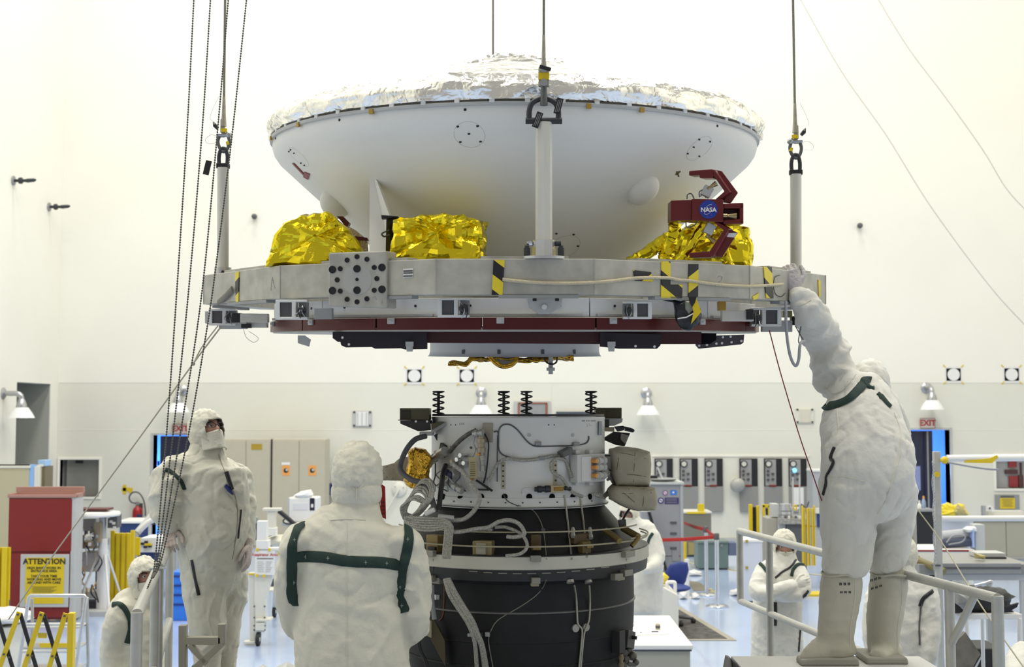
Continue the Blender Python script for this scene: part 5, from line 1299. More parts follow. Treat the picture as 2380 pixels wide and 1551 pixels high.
for x in (1323, 1360): plugc(x, 1242, x + 1, 1262, 5, mat('connector_grey', (.50, .50, .47), .35, metal=.4), off=.05)
free('brass_arm', [(1407, 1234, 6.6), (1425, 1246, 6.55), (1440, 1258, 6.5)], .016, BRASS); free('brass_arm', [(1448, 1228, 6.75), (1465, 1238, 6.7), (1483, 1248, 6.65)], .018, BRASS); free('brass_arm', [(1484, 1250, 6.65), (1475, 1262, 6.64), (1468, 1270, 6.63)], .012, BRASS)
poly_block('clamp_block', [(1438, 1210), (1455, 1208), (1456, 1225), (1440, 1226)], 6.75, .05, DGREY, pam); free('black_strut', [(1448, 1208, 6.76), (1458, 1190, 6.78), (1466, 1180, 6.8)], .006, DSTEEL)
STL = mat('steel_line', (.45, .43, .36), .35, metal=.6)
for pts in ([(1311, 1152), (1314, 1175), (1318, 1210), (1322, 1245), (1325, 1275), (1328, 1300)], [(1346, 1150), (1349, 1172), (1354, 1210), (1358, 1245), (1361, 1275), (1363, 1295)]): pipe('steel_line', pts, .0052, STL, pam)
for pts in ([(1333, 1350, .02), (1336, 1390, .01), (1338, 1430, .01), (1340, 1450, .01), (1349, 1463, .01), (1348, 1490, .01), (1342, 1551, .01), (1338, 1580, .01)], [(1367, 1350, .02), (1367, 1400, .01), (1365, 1440, .01), (1358, 1458, .01), (1353, 1480, .01), (1346, 1551, .01), (1342, 1580, .01)]): pipe('steel_line', pts, .0048, STL, pam)
for a, b in ((1325, 1350), (1367, 1350), (1336, 1460), (1360, 1458)): spot('line_anchor', a, b, 9, .012, mat('anchor_steel', (.42, .40, .37), .4, metal=.5), pam)
for x in (1003, 1244, 1455):
    block('band_bracket', x - 12, 1291 - abs(x - 1244) * .05, x + 12, 1305 - abs(x - 1244) * .05, .03, mat('bracket_grey', (.30, .29, .25), .4, metal=.4), pam)
for x, y in ((1005, 1345), (1021, 1350), (1244, 1350), (1428, 1341), (1450, 1332)): block('band_bracket', x - 10, y - 8, x + 10, y + 6, .035, mat('bracket_grey', (.30, .29, .25), .4, metal=.4), pam)
for x, y in ((1242, 1356), (1430, 1343)): block('brass_lug', x - 10, y - 3, x + 8, y + 5, .045, mat('lug_tan', (.42, .37, .24), .4), pam)
for x in range(1090, 1400, 34): block('zigzag_mark', x, 1333 - .0004 * (x - 1204) ** 2, x + 20, 1335 - .0004 * (x - 1204) ** 2, .004, mat('bracket_grey', (.30, .29, .25), .4), pam, 0)
for i, px in enumerate((1007, 1455)): pipe('band_wire', [(px, 1299), (px, 1318), (px, 1338)], .0014, DGREY, pam)
for i, dx in enumerate((0, 9, 16)):
    free('braided_cable', [(1034 + dx * .5, 1345, 6.34), (1044 + dx, 1380, 6.33), (1062 + dx, 1410, 6.33), (1085 + dx * .9, 1445, 6.33), (1098 + dx * .8, 1474, 6.34), (1105 + dx * .6 + (8 if i else 0), 1505, 6.36), (1110 + dx + (10 if i else 0), 1580, 6.42)], .011, BRAID)
block('cable_clamp', 1094, 1470, 1124, 1478, .05, STEEL, pam); block('cable_clamp', 1130, 1468, 1141, 1479, .03, STEEL, pam)
pipe('thin_cable', [(1268, 1347, .01), (1262, 1365), (1245, 1385), (1210, 1410), (1160, 1440), (1142, 1465), (1136, 1490), (1142, 1530), (1150, 1570)], .0028, CABLEG if False else mat('tan_cable', (.24, .23, .19), .6), pam)
pipe('thin_cable', [(1205, 1175), (1235, 1185), (1252, 1205), (1262, 1232), (1266, 1260), (1270, 1300)], .0026, MATS['tan_cable'], pam); spot('cable_clip', 1262, 1234, 5, .01, STEEL, pam)
pipe('thin_cable', [(1170, 1148), (1180, 1165), (1205, 1178)], .0024, CABLEG, pam)
pipe('copper_tube', [(1033, 1352), (1033, 1400), (1030, 1432), (1022, 1443)], .003, mat('copper', (.24, .10, .05), .4, metal=.5), pam)
block('white_label', 1005, 1382, 1016, 1394, .01, WHITE, pam); block('grey_label', 1016, 1383, 1023, 1394, .009, MGREY, pam)
lk = block('latch_bracket', 1421, 1465, 1436, 1516, .05, mat('latch_dark', (.03, .03, .03), .5), pam); block('latch_plate', 1438, 1466, 1458, 1505, .05, mat('latch_grey', (.08, .08, .075), .5, metal=.3), lk, rot=.25); spot('latch_screw', 1450, 1478, 4, .07, BLACK, lk); plugc(1428, 1516, 1428, 1545, 6, mat('lug_tan2', (.30, .25, .15), .4), off=.04)
for i, (x, y, s_) in enumerate(((1462, 1510, 9), (1470, 1525, 11), (1455, 1538, 8), (1478, 1540, 8))): q = TPI @ at(x, y, 6.72); m = MB(); m.ball(q, s_ * 6.7 / F, 10, 8); m.box(q + V((-.02, 0, -.01)), (.04, .03, .02)); m.build('valve_body', mat('valve_metal', (.16, .15, .12), .35, metal=.6), pam, local=True, smooth=40)
poly_block('wedge_bracket', [(993, 1442), (1008, 1440), (1034, 1490), (1036, 1551), (1024, 1530), (998, 1480)], 6.45, .05, mat('wedge_olive', (.10, .08, .04), .5), pam); poly_block('wedge_edge', [(990, 1444), (1003, 1444), (1003, 1484), (990, 1478)], 6.43, .04, mat('lug_tan', (.42, .37, .24), .4), pam)
free('black_hose', [(972, 1490, 6.4), (978, 1515, 6.4), (990, 1540, 6.38), (1000, 1575, 6.38)], .010, BLACK); free('grey_strut', [(1004, 1360, 6.42), (1005, 1400, 6.42), (1010, 1440, 6.42)], .012, MGREY)
ct = at(889, 1165, 6.7); t = thing('red_banner_tag', 'red streamer tag hanging between the front man and the motor', 'tag', ct)
m = MB(); m.hull4([at(886, 1125, 6.7), at(895, 1132, 6.7), at(897, 1207, 6.7), at(878, 1200, 6.7)], V((0, .006, 0))); m.build('streamer', mat('streamer_red', (.38, .015, .015), .6), t)
for i in range(4): m = MB(); m.box(at(890, 1168 + 9 * i, 6.69), (.018, .002, .008)); m.build('streamer_print', mat('streamer_ink', (.12, .01, .01), .7), t)
def solid(name, mb, mt, parent, voxel=.014, wr=.006, seed=0., smooth_it=6, fold=(9, 9, 13)):
    """fuse overlapping lofts into one continuous skin, relax it, add cloth folds -> object, BVH (world)"""
    me = bpy.data.meshes.new('tmp'); me.from_pydata([tuple(v) for v in mb.v], [], mb.f)
    bm = bmesh.new(); bm.from_mesh(me); bmesh.ops.recalc_face_normals(bm, faces=bm.faces); bm.to_mesh(me); bm.free()
    o = bpy.data.objects.new('tmp', me); COL.objects.link(o)
    r = o.modifiers.new('r', 'REMESH'); r.mode = 'VOXEL'; r.voxel_size = voxel; r.adaptivity = 0
    s = o.modifiers.new('s', 'SMOOTH'); s.factor = .5; s.iterations = smooth_it
    dg = bpy.context.evaluated_depsgraph_get()
    m2 = bpy.data.meshes.new_from_object(o.evaluated_get(dg)); m2.name = name
    bpy.data.objects.remove(o); bpy.data.meshes.remove(me)
    if wr > 0:
        nn = [v.normal.copy() for v in m2.vertices]; sd = V((seed, seed * 1.7, seed * .3)); fx, fy, fz = fold
        for v, n in zip(m2.vertices, nn):
            p = v.co
            q = V((p.x * fx, p.y * fy, p.z * fz)) + sd
            wv = V((noise.noise(p * 4 + sd), noise.noise(p * 4 - sd), 0)) * .9
            a_ = noise.noise(q * .8 + wv); b_ = noise.noise(V((q.x + q.z * .6, q.y, q.z - q.x * .4)) * 1.5 + wv * 1.4); c_ = noise.noise(p * 30 + sd)
            d = .9 * noise.noise(q * .45 + wv) + 1.5 * max(0., 1 - 4.2 * abs(a_)) ** 1.5 * (.5 + .5 * noise.noise(p * 5 + sd)) - 1.3 * max(0., 1 - 5 * abs(b_)) ** 2 * (.5 + .5 * noise.noise(p * 6 - sd)) + .22 * c_
            v.co = p + n * d * wr
        m2.update()
    bv = BVHTree.FromPolygons([tuple(v.co) for v in m2.vertices], [tuple(p.vertices) for p in m2.polygons])
    m2.transform(WM[parent.name].inverted())
    m2.materials.clear()
    ob = put(m2, name, mt, parent, smooth=180)
    return ob, bv
def lp(mb, pts, n=24, ref=V((0, 1, 0)), rip=0.):
    """loft along pixel points (px, py, depth, half width in px, half depth in m)"""
    P = [at(a[0], a[1], a[2]) for a in pts]; R = [(a[3] * mpp(a[2]), a[4]) for a in pts]
    K = 10 if rip else 4
    Q = spline(P, K); RR = []
    for i in range(len(R) - 1):
        for j in range(K): t = j / K; RR.append((R[i][0] * (1 - t) + R[i + 1][0] * t, R[i][1] * (1 - t) + R[i + 1][1] * t))
    RR.append(R[-1])
    if rip:
        b = len(mb.v); mb.loft(Q, RR, n, ref=ref)
        for i, c in enumerate(Q):
            e = min(1, i / 4, (len(Q) - 1 - i) / 3)
            for k in range(n):
                v = mb.v[b + i * n + k]; q = v * 6 + V((0, 0, v.z * 3)); g = noise.noise(q); mb.v[b + i * n + k] = c + (v - c) * (1 + e * rip * (1.6 * max(0, 1 - 3.2 * abs(g)) - .35 + .5 * noise.noise(v * 13)))
    else: mb.loft(Q, RR, n, ref=ref)
    mb.ball(P[0], (R[0][0] * .9, R[0][1] * .9, min(R[0]) * .7)); mb.ball(P[-1], (R[-1][0] * .9, R[-1][1] * .9, min(R[-1]) * .7))
    return mb
def frame3(fwd, up=Z):
    f = V(fwd).normalized(); r = f.cross(up).normalized(); u = r.cross(f).normalized()
    return r, f, u
def head(parent, c, fwd, s=1., glasses=False, mask=True, hood_m=HOODM, up=Z, hood_s=1., open_face=True, seed=0.):
    r, f, u = frame3(fwd, up); M = Matrix((r, f, u)).transposed()
    mb = MB(); mb.ball((0, 0, 0), (.075, .094, .115), 36, 28)
    vs = []
    for v in mb.v:
        x, y, z = v
        if y > 0:
            g = lambda cx, cz, sx, sz: math.exp(-((x - cx) / sx) ** 2 - ((z - cz) / sz) ** 2)
            y += .030 * g(0, -.022, .013, .016) + .016 * g(0, .004, .010, .022) - .010 * g(.031, .012, .018, .012) - .010 * g(-.031, .012, .018, .012)
            y += .008 * g(0, .034, .05, .012) + .007 * g(0, -.056, .022, .008) + .010 * g(0, -.088, .024, .016) + .005 * g(.045, -.02, .02, .02) + .005 * g(-.045, -.02, .02, .02)
        if z < -.03: x *= 1 - .9 * (-.03 - z); y *= 1 - .2 * (-.03 - z)
        vs.append(M @ (V((x, y, z)) * s) + c)
    mb.v = vs; hd = mb.build('face', SKIN, parent, smooth=180)
    for sx in (-1, 1):
        e = MB(); e.ball(M @ (V((sx * .031, .077, .012)) * s) + c, .0125 * s, 12, 8); e.build('eye', mat('eye_white', (.6, .57, .53), .3), hd, smooth=180)
        e = MB(); e.ball(M @ (V((sx * .031, .0865, .012)) * s) + c, .0055 * s, 8, 6); e.build('iris', BLACK, hd, smooth=180)
        e = MB(); e.loft([M @ (V((sx * .016, .094, .030)) * s) + c, M @ (V((sx * .032, .092, .035)) * s) + c, M @ (V((sx * .050, .080, .029)) * s) + c], [.004 * s] * 3, 6); e.build('eyebrow', mat('brow_hair', (.05, .03, .02), .8), hd)
        e = MB(); e.ball(M @ (V((sx * .076, -.01, -.005)) * s) + c, (.010 * s, .018 * s, .03 * s), 10, 8); e.build('ear', SKIN, hd, smooth=180)
    e = MB(); e.loft([M @ (V((-.022, .094, -.055)) * s) + c, M @ (V((0, .102, -.053)) * s) + c, M @ (V((.022, .094, -.055)) * s) + c], [.003 * s, .006 * s, .003 * s], 8); e.build('mouth', mat('lips', (.40, .14, .12), .5), hd)
    if glasses:
        e = MB()
        for sx in (-1, 1):
            e.tube([M @ (V((sx * .031 + .022 * cos(a), .104, .012 + .015 * sin(a))) * s) + c for a in [2 * pi * i / 16 for i in range(16)]], .0022 * s, 6, closed=True)
            e.tube([M @ (V((sx * .053, .102, .016)) * s) + c, M @ (V((sx * .078, .05, .018)) * s) + c, M @ (V((sx * .080, -.01, .012)) * s) + c], .002 * s, 6)
        e.tube([M @ (V((-.010, .106, .014)) * s) + c, M @ (V((.010, .106, .014)) * s) + c], .002 * s, 6); e.build('glasses', BLACK, parent)
    na, ne = 72, 44; vs = []; fs = []; keep = []
    A, B, C = .098 * hood_s, .116 * hood_s, .134 * hood_s
    for i in range(ne + 1):
        el = -pi / 2 + pi * i / ne
        for k in range(na):
            az = 2 * pi * k / na - pi
            d = V((sin(az) * cos(el), cos(az) * cos(el), sin(el)))
            rad_ = 1 + .06 * noise.noise(d * 3.0 + V((seed, 0, 0))) + .06 * max(0, 1 - 4 * abs(noise.noise(V((d.x, d.y, d.z * 2.2)) * 3.3 + V((0, seed, 0))))) - .03
            p = V((d.x * A, d.y * B + (.006 if d.y > 0 else 0), d.z * C)) * rad_
            if p.z < -.05: p.x *= 1 + .9 * (-.05 - p.z); p.y *= 1 + .7 * (-.05 - p.z)
            vs.append(M @ (p * s) + c)
    for i in range(ne):
        el = math.degrees(-pi / 2 + pi * (i + .5) / ne)
        for k in range(na):
            az = math.degrees(2 * pi * (k + .5) / na - pi)
            if open_face and (abs(az) / 50) ** 3 + (abs(el + 12) / 34) ** 3 < 1: continue
            k2 = (k + 1) % na; fs.append((i * na + k, i * na + k2, (i + 1) * na + k2, (i + 1) * na + k))
    h = MB(); h.add(vs, fs); ho = h.build('hood', hood_m, parent, smooth=180)
    so = ho.modifiers.new('thick', 'SOLIDIFY'); so.thickness = .004; so.offset = 1
    if mask and open_face:
        vs = []; fs = []; nu, nv = 24, 12
        for j in range(nv + 1):
            t = j / nv; z = -.028 - .105 * t
            for i in range(nu + 1):
                a = rad(-66 + 132 * i / nu); rx = .092 + .010 * t; ry = (.103 if t < .6 else .103 + .02 * (t - .6)) + .015 * math.exp(-(a / .5) ** 2) * (1 - t)
                p = V((sin(a) * rx, cos(a) * ry + .003 * noise.noise(V((a * 5, z * 40, seed))), z + .010 * math.exp(-(a / .4) ** 2) * (1 - t)))
                vs.append(M @ (p * s) + c)
        for j in range(nv):
            for i in range(nu): fs.append((j * (nu + 1) + i, j * (nu + 1) + i + 1, (j + 1) * (nu + 1) + i + 1, (j + 1) * (nu + 1) + i))
        v_ = MB(); v_.add(vs, fs); mo = v_.build('face_mask', hood_m, parent, smooth=180); so = mo.modifiers.new('thick', 'SOLIDIFY'); so.thickness = .003
    return hd
def hand(parent, wrist, d, palm, mt, s=1., curl=(.3, .4, .3), thumb=1, spread=.10, name='gloved_hand', thumb_out=.7):
    """d: direction of the fingers, palm: direction the palm faces, thumb: side (+1 = d x palm)"""
    d = V(d).normalized(); p = V(palm); p = (p - d * p.dot(d)).normalized(); sd = d.cross(p) * thumb
    m = MB(); W = V(wrist)
    m.loft([W - d * .03 * s, W, W + d * .03 * s, W + d * .06 * s, W + d * .092 * s], [(.031 * s, .024 * s), (.030 * s, .022 * s), (.037 * s, .020 * s), (.042 * s, .017 * s), (.040 * s, .013 * s)], 18, ref=p)
    for i, (off, L) in enumerate(((.031, .072), (.0105, .080), (-.0105, .075), (-.030, .060))):
        a = spread * (1.2 - i * .8); k = W + d * .085 * s + sd * off * s
        dirn = (d + sd * a).normalized(); pts = [k - d * .02 * s, k]; ang = 0
        for seg, c_ in zip((.42, .32, .26), curl):
            ang += c_ * (1 + .08 * i); dd = dirn * cos(ang) + p * sin(ang); pts.append(pts[-1] + dd * L * seg * s)
        m.loft(pts, [.0100 * s, .0102 * s, .0092 * s, .0084 * s, .0068 * s], 12); m.ball(pts[-1], .0068 * s, 10, 8)
    b = W + d * .022 * s + sd * .026 * s
    t1 = (d * .6 + sd * thumb_out + p * .25).normalized(); t2 = (d * .85 + sd * thumb_out * .35 + p * .35).normalized(); t3 = (d * .95 + p * .3).normalized()
    pts = [b - t1 * .012 * s, b + t1 * .022 * s, b + t1 * .048 * s, b + t1 * .048 * s + t2 * .030 * s, b + t1 * .048 * s + t2 * .030 * s + t3 * .022 * s]
    m.loft(pts, [.013 * s, .0145 * s, .0120 * s, .0108 * s, .0080 * s], 12); m.ball(pts[-1], .0080 * s, 10, 8)
    o, _ = solid(name, m, mt, parent, .0042, .0016, 3., 3, (60, 60, 60))
    return o
def strap(parent, bv, pts, wpx, mt=GREEN, t=.005, name='harness_strap', lift=.004):
    P = []; N = []
    S = spline([V((a, b, 0)) for a, b in pts], 8)
    for q in S:
        p, n = cast(bv, q.x, q.y)
        if p is None: continue
        if n.dot(CAMP - p) < 0: n = -n
        P.append(p + n * lift); N.append(n)
    if len(P) < 3: return
    for _ in range(2):
        P = [P[0]] + [(P[i - 1] + P[i] * 2 + P[i + 1]) / 4 for i in range(1, len(P) - 1)] + [P[-1]]
        N = [N[0]] + [(N[i - 1] + N[i] + N[i + 1]).normalized() for i in range(1, len(N) - 1)] + [N[-1]]
    m = MB(); m.loft(P, [(wpx / 2 * mpp(p.y), t) for p in P], 8, ref=N)
    return m.build(name, mt, parent, smooth=60)
def seam(parent, bv, pts, r=.0022, mt=None, name='seam'):
    q = []
    for v in spline([V((a, b, 0)) for a, b in pts], 6):
        p, n = cast(bv, v.x, v.y)
        if p is not None: q.append(p + (CAMP - p).normalized() * .001)
    if len(q) > 2: m = MB(); m.tube(q, r, 6); m.build(name, mt or SUIT, parent, smooth=60)
def person(label, foot, **kw): return thing('person', label, 'person', foot, group='people in white cleanroom suits', **kw)

YL = 8.0
pl = person('man in white suit and glasses at left, hand on the rail, looking up', V((at(490, 1200, YL).x, YL, .80)))
m = MB()
lp(m, [(478, 1058, YL, 40, .11), (475, 1074, YL, 70, .14), (474, 1098, YL, 94, .18), (484, 1150, YL, 94, .20), (492, 1200, YL, 84, .21), (494, 1250, YL, 78, .22), (490, 1300, YL, 74, .21), (490, 1350, YL, 70, .19)], 32)
lp(m, [(474, 1330, YL - .06, 56, .14), (474, 1380, YL - .06, 50, .14), (478, 1430, YL - .06, 44, .13), (482, 1470, YL - .06, 43, .12), (482, 1500, YL - .06, 40, .11), (482, 1512, YL - .06, 36, .10)], 24)
lp(m, [(525, 1330, YL + .10, 50, .14), (528, 1380, YL + .12, 46, .14), (522, 1430, YL + .12, 40, .13), (520, 1470, YL + .12, 38, .11), (520, 1505, YL + .12, 36, .10)], 24)
lp(m, [(440, 1098, YL - .03, 34, .12), (404, 1106, YL - .11, 38, .115), (388, 1140, YL - .16, 38, .10), (387, 1180, YL - .17, 34, .09), (393, 1212, YL - .15, 26, .07), (397, 1232, YL - .12, 19, .05)], 40, rip=.20)
lp(m, [(518, 1096, YL + .08, 32, .12), (552, 1124, YL + .18, 29, .10), (570, 1180, YL + .14, 22, .08), (577, 1225, YL + .08, 18, .065), (578, 1262, YL + .02, 13, .045)], 40, rip=.20)
lp(m, [(480, 1072, YL, 46, .12), (477, 1050, YL, 40, .105), (474, 1030, YL, 34, .09)], 24)
suitL, bvL = solid('suit', m, SUIT, pl, .011, .0105, 2., fold=(8, 8, 4.2))
head(pl, at(478, 1003, YL), (.80, -.55, .28), 1.02, glasses=True, seed=1.)
hand(pl, at(395, 1232, YL - .13), (.10, -.50, -.45), (.25, .35, -.75), GLOVE_P, 1.05, (.45, .6, .5), 1, .08)
hand(pl, at(578, 1264, YL + .0), (.04, -.25, -1), (-1, .1, 0), GLOVE_P, 1.08, (.15, .25, .2), -1, .16)
for dx, yl_, nm in ((482, YL - .06, 'boot'), (520, YL + .12, 'boot')):
    b = MB(); x0 = at(dx, 1500, yl_).x
    b.loft([(x0, yl_, .80 + .46), (x0, yl_, 1.1), (x0 + .005, yl_, .95), (x0 + .01, yl_, .86)], [(.085, .085), (.08, .08), (.07, .075), (.065, .075)], 20); b.loft([(x0 - .07, yl_, .85), (x0 + .06, yl_ - .02, .86), (x0 + .20, yl_ - .05, .835)], [(.055, .06), (.055, .055), (.045, .04)], 16)
    solid(nm, b, SUIT, pl, .014, .005, 5.)
strap(pl, bvL, [(384, 1092), (395, 1096), (410, 1108), (422, 1122), (428, 1138)], 10)
strap(pl, bvL, [(383, 1094), (380, 1102), (378, 1112)], 5)
for a, b_, c_, d_ in ((449, 1302, 461, 1382),):
    strap(pl, bvL, [(446, 1302), (452, 1335), (458, 1365), (462, 1384)], 8, BLACK, .003, 'dark_pocket_zip')
strap(pl, bvL, [(560, 1185), (558, 1205), (555, 1230), (553, 1252)], 5, BLACK, .003, 'dark_pocket_zip')
seam(pl, bvL, [(508, 1056), (516, 1080), (532, 1120), (548, 1160), (552, 1210), (545, 1270), (540, 1300)], .003, mat('zip_tan', (.33, .30, .22), .6), 'front_zip')
seam(pl, bvL, [(428, 1270), (440, 1310), (448, 1345)], .002)
q, n_ = cast(bvL, 532, 1110); cl = MB(); cl.loft([at(526, 1097, q.y - .03), at(533, 1118, q.y - .035), at(541, 1138, q.y - .03)], [.014, .013, .009], 10); cl.build('clipped_torch', BLACK, pl, smooth=40)
cl = MB(); cl.loft([at(524, 1128, q.y - .03), at(534, 1140, q.y - .03), at(542, 1150, q.y - .03)], [.012, .014, .006], 8); cl.build('clipped_badge', mat('badge_navy', (.01, .02, .12), .4), pl, smooth=40)

YF = 5.6
pf_ = person('man in white suit seen from behind, nearest the camera, dark green harness', V((at(818, 1300, YF).x, YF, .80)))
m = MB()
lp(m, [(828, 1158, YF, 50, .10), (827, 1185, YF, 60, .11), (822, 1205, YF, 92, .13), (820, 1228, YF, 124, .15), (819, 1265, YF, 130, .165), (818, 1320, YF, 128, .175), (816, 1380, YF, 124, .18), (817, 1440, YF, 128, .185), (818, 1500, YF, 131, .19), (818, 1560, YF, 133, .19), (818, 1640, YF, 134, .18), (818, 1700, YF, 128, .17)], 40)
lp(m, [(722, 1242, YF, 38, .13), (694, 1266, YF + .0, 40, .12), (680, 1330, YF + .02, 36, .11), (680, 1390, YF + .04, 33, .10), (690, 1430, YF + .10, 34, .10), (715, 1440, YF + .28, 30, .08)], 40, rip=.12)
lp(m, [(918, 1246, YF, 38, .13), (946, 1272, YF, 40, .12), (958, 1340, YF + .0, 38, .11), (962, 1400, YF + .02, 37, .105), (960, 1448, YF + .06, 36, .10), (940, 1462, YF + .24, 30, .08)], 40, rip=.12)
for sx in (-1, 1): lp(m, [(818 + sx * 62, 1660, YF, 70, .15), (818 + sx * 58, 1800, YF, 56, .13), (818 + sx * 54, 1950, YF, 46, .12), (818 + sx * 54, 2080, YF, 40, .11)], 20)
suitF, bvF = solid('suit', m, SUIT, pf_, .011, .0075, 7., fold=(6, 6, 6))
head(pf_, at(829, 1103, YF), (.25, 1, -.05), 1.0, seed=4., hood_s=1.06)
m = MB(); lp(m, [(829, 1128, YF, 58, .118), (829, 1150, YF, 59, .118), (829, 1162, YF, 57, .115), (829, 1170, YF, 50, .10)], 28); solid('hood_skirt', m, HOODM, pf_, .011, .004, 9.)
strap(pf_, bvF, [(700, 1218), (688, 1240), (680, 1270), (679, 1300)], 24); strap(pf_, bvF, [(679, 1298), (678, 1330), (677, 1365), (680, 1388), (688, 1408)], 25)
strap(pf_, bvF, [(948, 1226), (950, 1250), (946, 1280), (939, 1312)], 24); strap(pf_, bvF, [(939, 1310), (934, 1340), (932, 1370), (936, 1400), (941, 1424)], 25)
strap(pf_, bvF, [(676, 1296), (690, 1295), (720, 1294), (760, 1297), (800, 1304), (840, 1307), (880, 1308), (920, 1313), (940, 1317)], 26)
STI = mat('stitch_cream', (.45, .48, .40), .7)
for a, b in ((710, 1295), (762, 1298), (850, 1308), (899, 1310), (684, 1255), (683, 1355), (948, 1254), (930, 1365), (934, 1408)):
    p, n = cast(bvF, a, b)
    if p is not None:
        c = p + (CAMP - p).normalized() * .013; k = MB(); k.box(c, (.012, .002, .0016)); k.box(c, (.0016, .002, .016)); k.build('cross_stitch', STI, pf_)
seam(pf_, bvF, [(806, 1215), (806, 1260), (807, 1285)], .0022); seam(pf_, bvF, [(806, 1325), (806, 1400), (806, 1470), (807, 1545)], .0022)
seam(pf_, bvF, [(768, 1210), (805, 1207), (850, 1209)], .002)
k = MB(); k.cyl(at(829, 1135, YF - .12), at(828, 1160, YF - .118), .002, n=6); k.cyl(at(813, 1128, YF - .118), at(827, 1140, YF - .12), .0015, n=6); k.cyl(at(845, 1126, YF - .118), at(830, 1140, YF - .12), .0015, n=6); k.build('hood_pleat', SUIT, pf_)
for sx, bx in ((-1, 764), (1, 872)):
    b = MB(); x0 = at(bx, 1800, YF).x; b.loft([(x0, YF, 1.0), (x0, YF, .9), (x0, YF, .83)], [(.08, .085), (.07, .08), (.06, .08)], 16); b.loft([(x0, YF - .06, .84), (x0, YF + .18, .835)], [(.05, .04), (.04, .035)], 12); solid('boot', b, SUIT, pf_, .018, .004, 3.)
hand(pf_, at(735, 1440, YF + .36), (.6, .8, .1), (0, 0, -1), GLOVE_P, 1., (.3, .4, .3), 1); hand(pf_, at(930, 1465, YF + .32), (-.6, .8, .1), (0, 0, -1), GLOVE_P, 1., (.3, .4, .3), -1)

YR = 6.5
HY = (TH @ cast(RBV, 1843, 668, TH)[0]).y - .045
pr_ = person('man in white suit at right stooping, gloved hand raised to the ring', V((at(2010, 1400, YR).x, YR, at(2000, 1540, YR).z)))
m = MB()
lp(m, [(1962, 895, YR + .20, 40, .13), (1982, 920, YR + .16, 72, .17), (1998, 950, YR + .12, 87, .19), (2006, 1000, YR + .04, 96, .20), (2014, 1050, YR - .02, 104, .21), (2019, 1100, YR - .05, 107, .21), (2016, 1140, YR - .04, 104, .19), (2014, 1165, YR, 96, .17)], 36)
lp(m, [(1974, 1120, YR - .05, 66, .18), (1971, 1180, YR - .03, 62, .17), (1972, 1240, YR, 60, .155), (1968, 1295, YR, 57, .14), (1958, 1325, YR, 50, .12), (1956, 1338, YR, 42, .09)], 26)
lp(m, [(2072, 1120, YR + .02, 56, .17), (2076, 1170, YR + .06, 52, .16), (2070, 1230, YR + .10, 46, .15), (2060, 1290, YR + .12, 42, .14), (2056, 1318, YR + .12, 38, .11), (2056, 1328, YR + .12, 34, .09)], 26)
lp(m, [(1962, 905, YR + .22, 54, .15), (1945, 868, YR + .22, 50, .13), (1928, 825, YR + .21, 46, .115), (1910, 782, YR + .19, 41, .10), (1890, 742, HY + .05, 36, .085), (1868, 708, HY + .02, 30, .065), (1856, 690, HY, 24, .05), (1850, 678, HY, 20, .042)], 40, rip=.20)
suitR, bvR = solid('suit', m, SUIT_B, pr_, .011, .009, 11., fold=(7, 7, 5))
m = MB(); lp(m, [(2048, 935, YR + .34, 40, .11), (2076, 985, YR + .38, 34, .10), (2090, 1040, YR + .42, 28, .085), (2080, 1090, YR + .48, 20, .06)], 20); solid('far_sleeve', m, SUIT_B, pr_, .016, .006, 4.)
hand(pr_, at(2076, 1096, YR + .50), (-.2, .2, -1), (0, -1, 0), GLOVE, 1., (.4, .4, .3), 1)
head(pr_, at(2023, 892, YR + .32), (.25, .75, -.65), 1.0, seed=8., hood_m=SUIT_B)
hand(pr_, at(1849, 674, HY), (-.30, .10, 1), (-.10, 1, .0), GLOVE, 1.12, (.5, .8, .6), -1, .10)
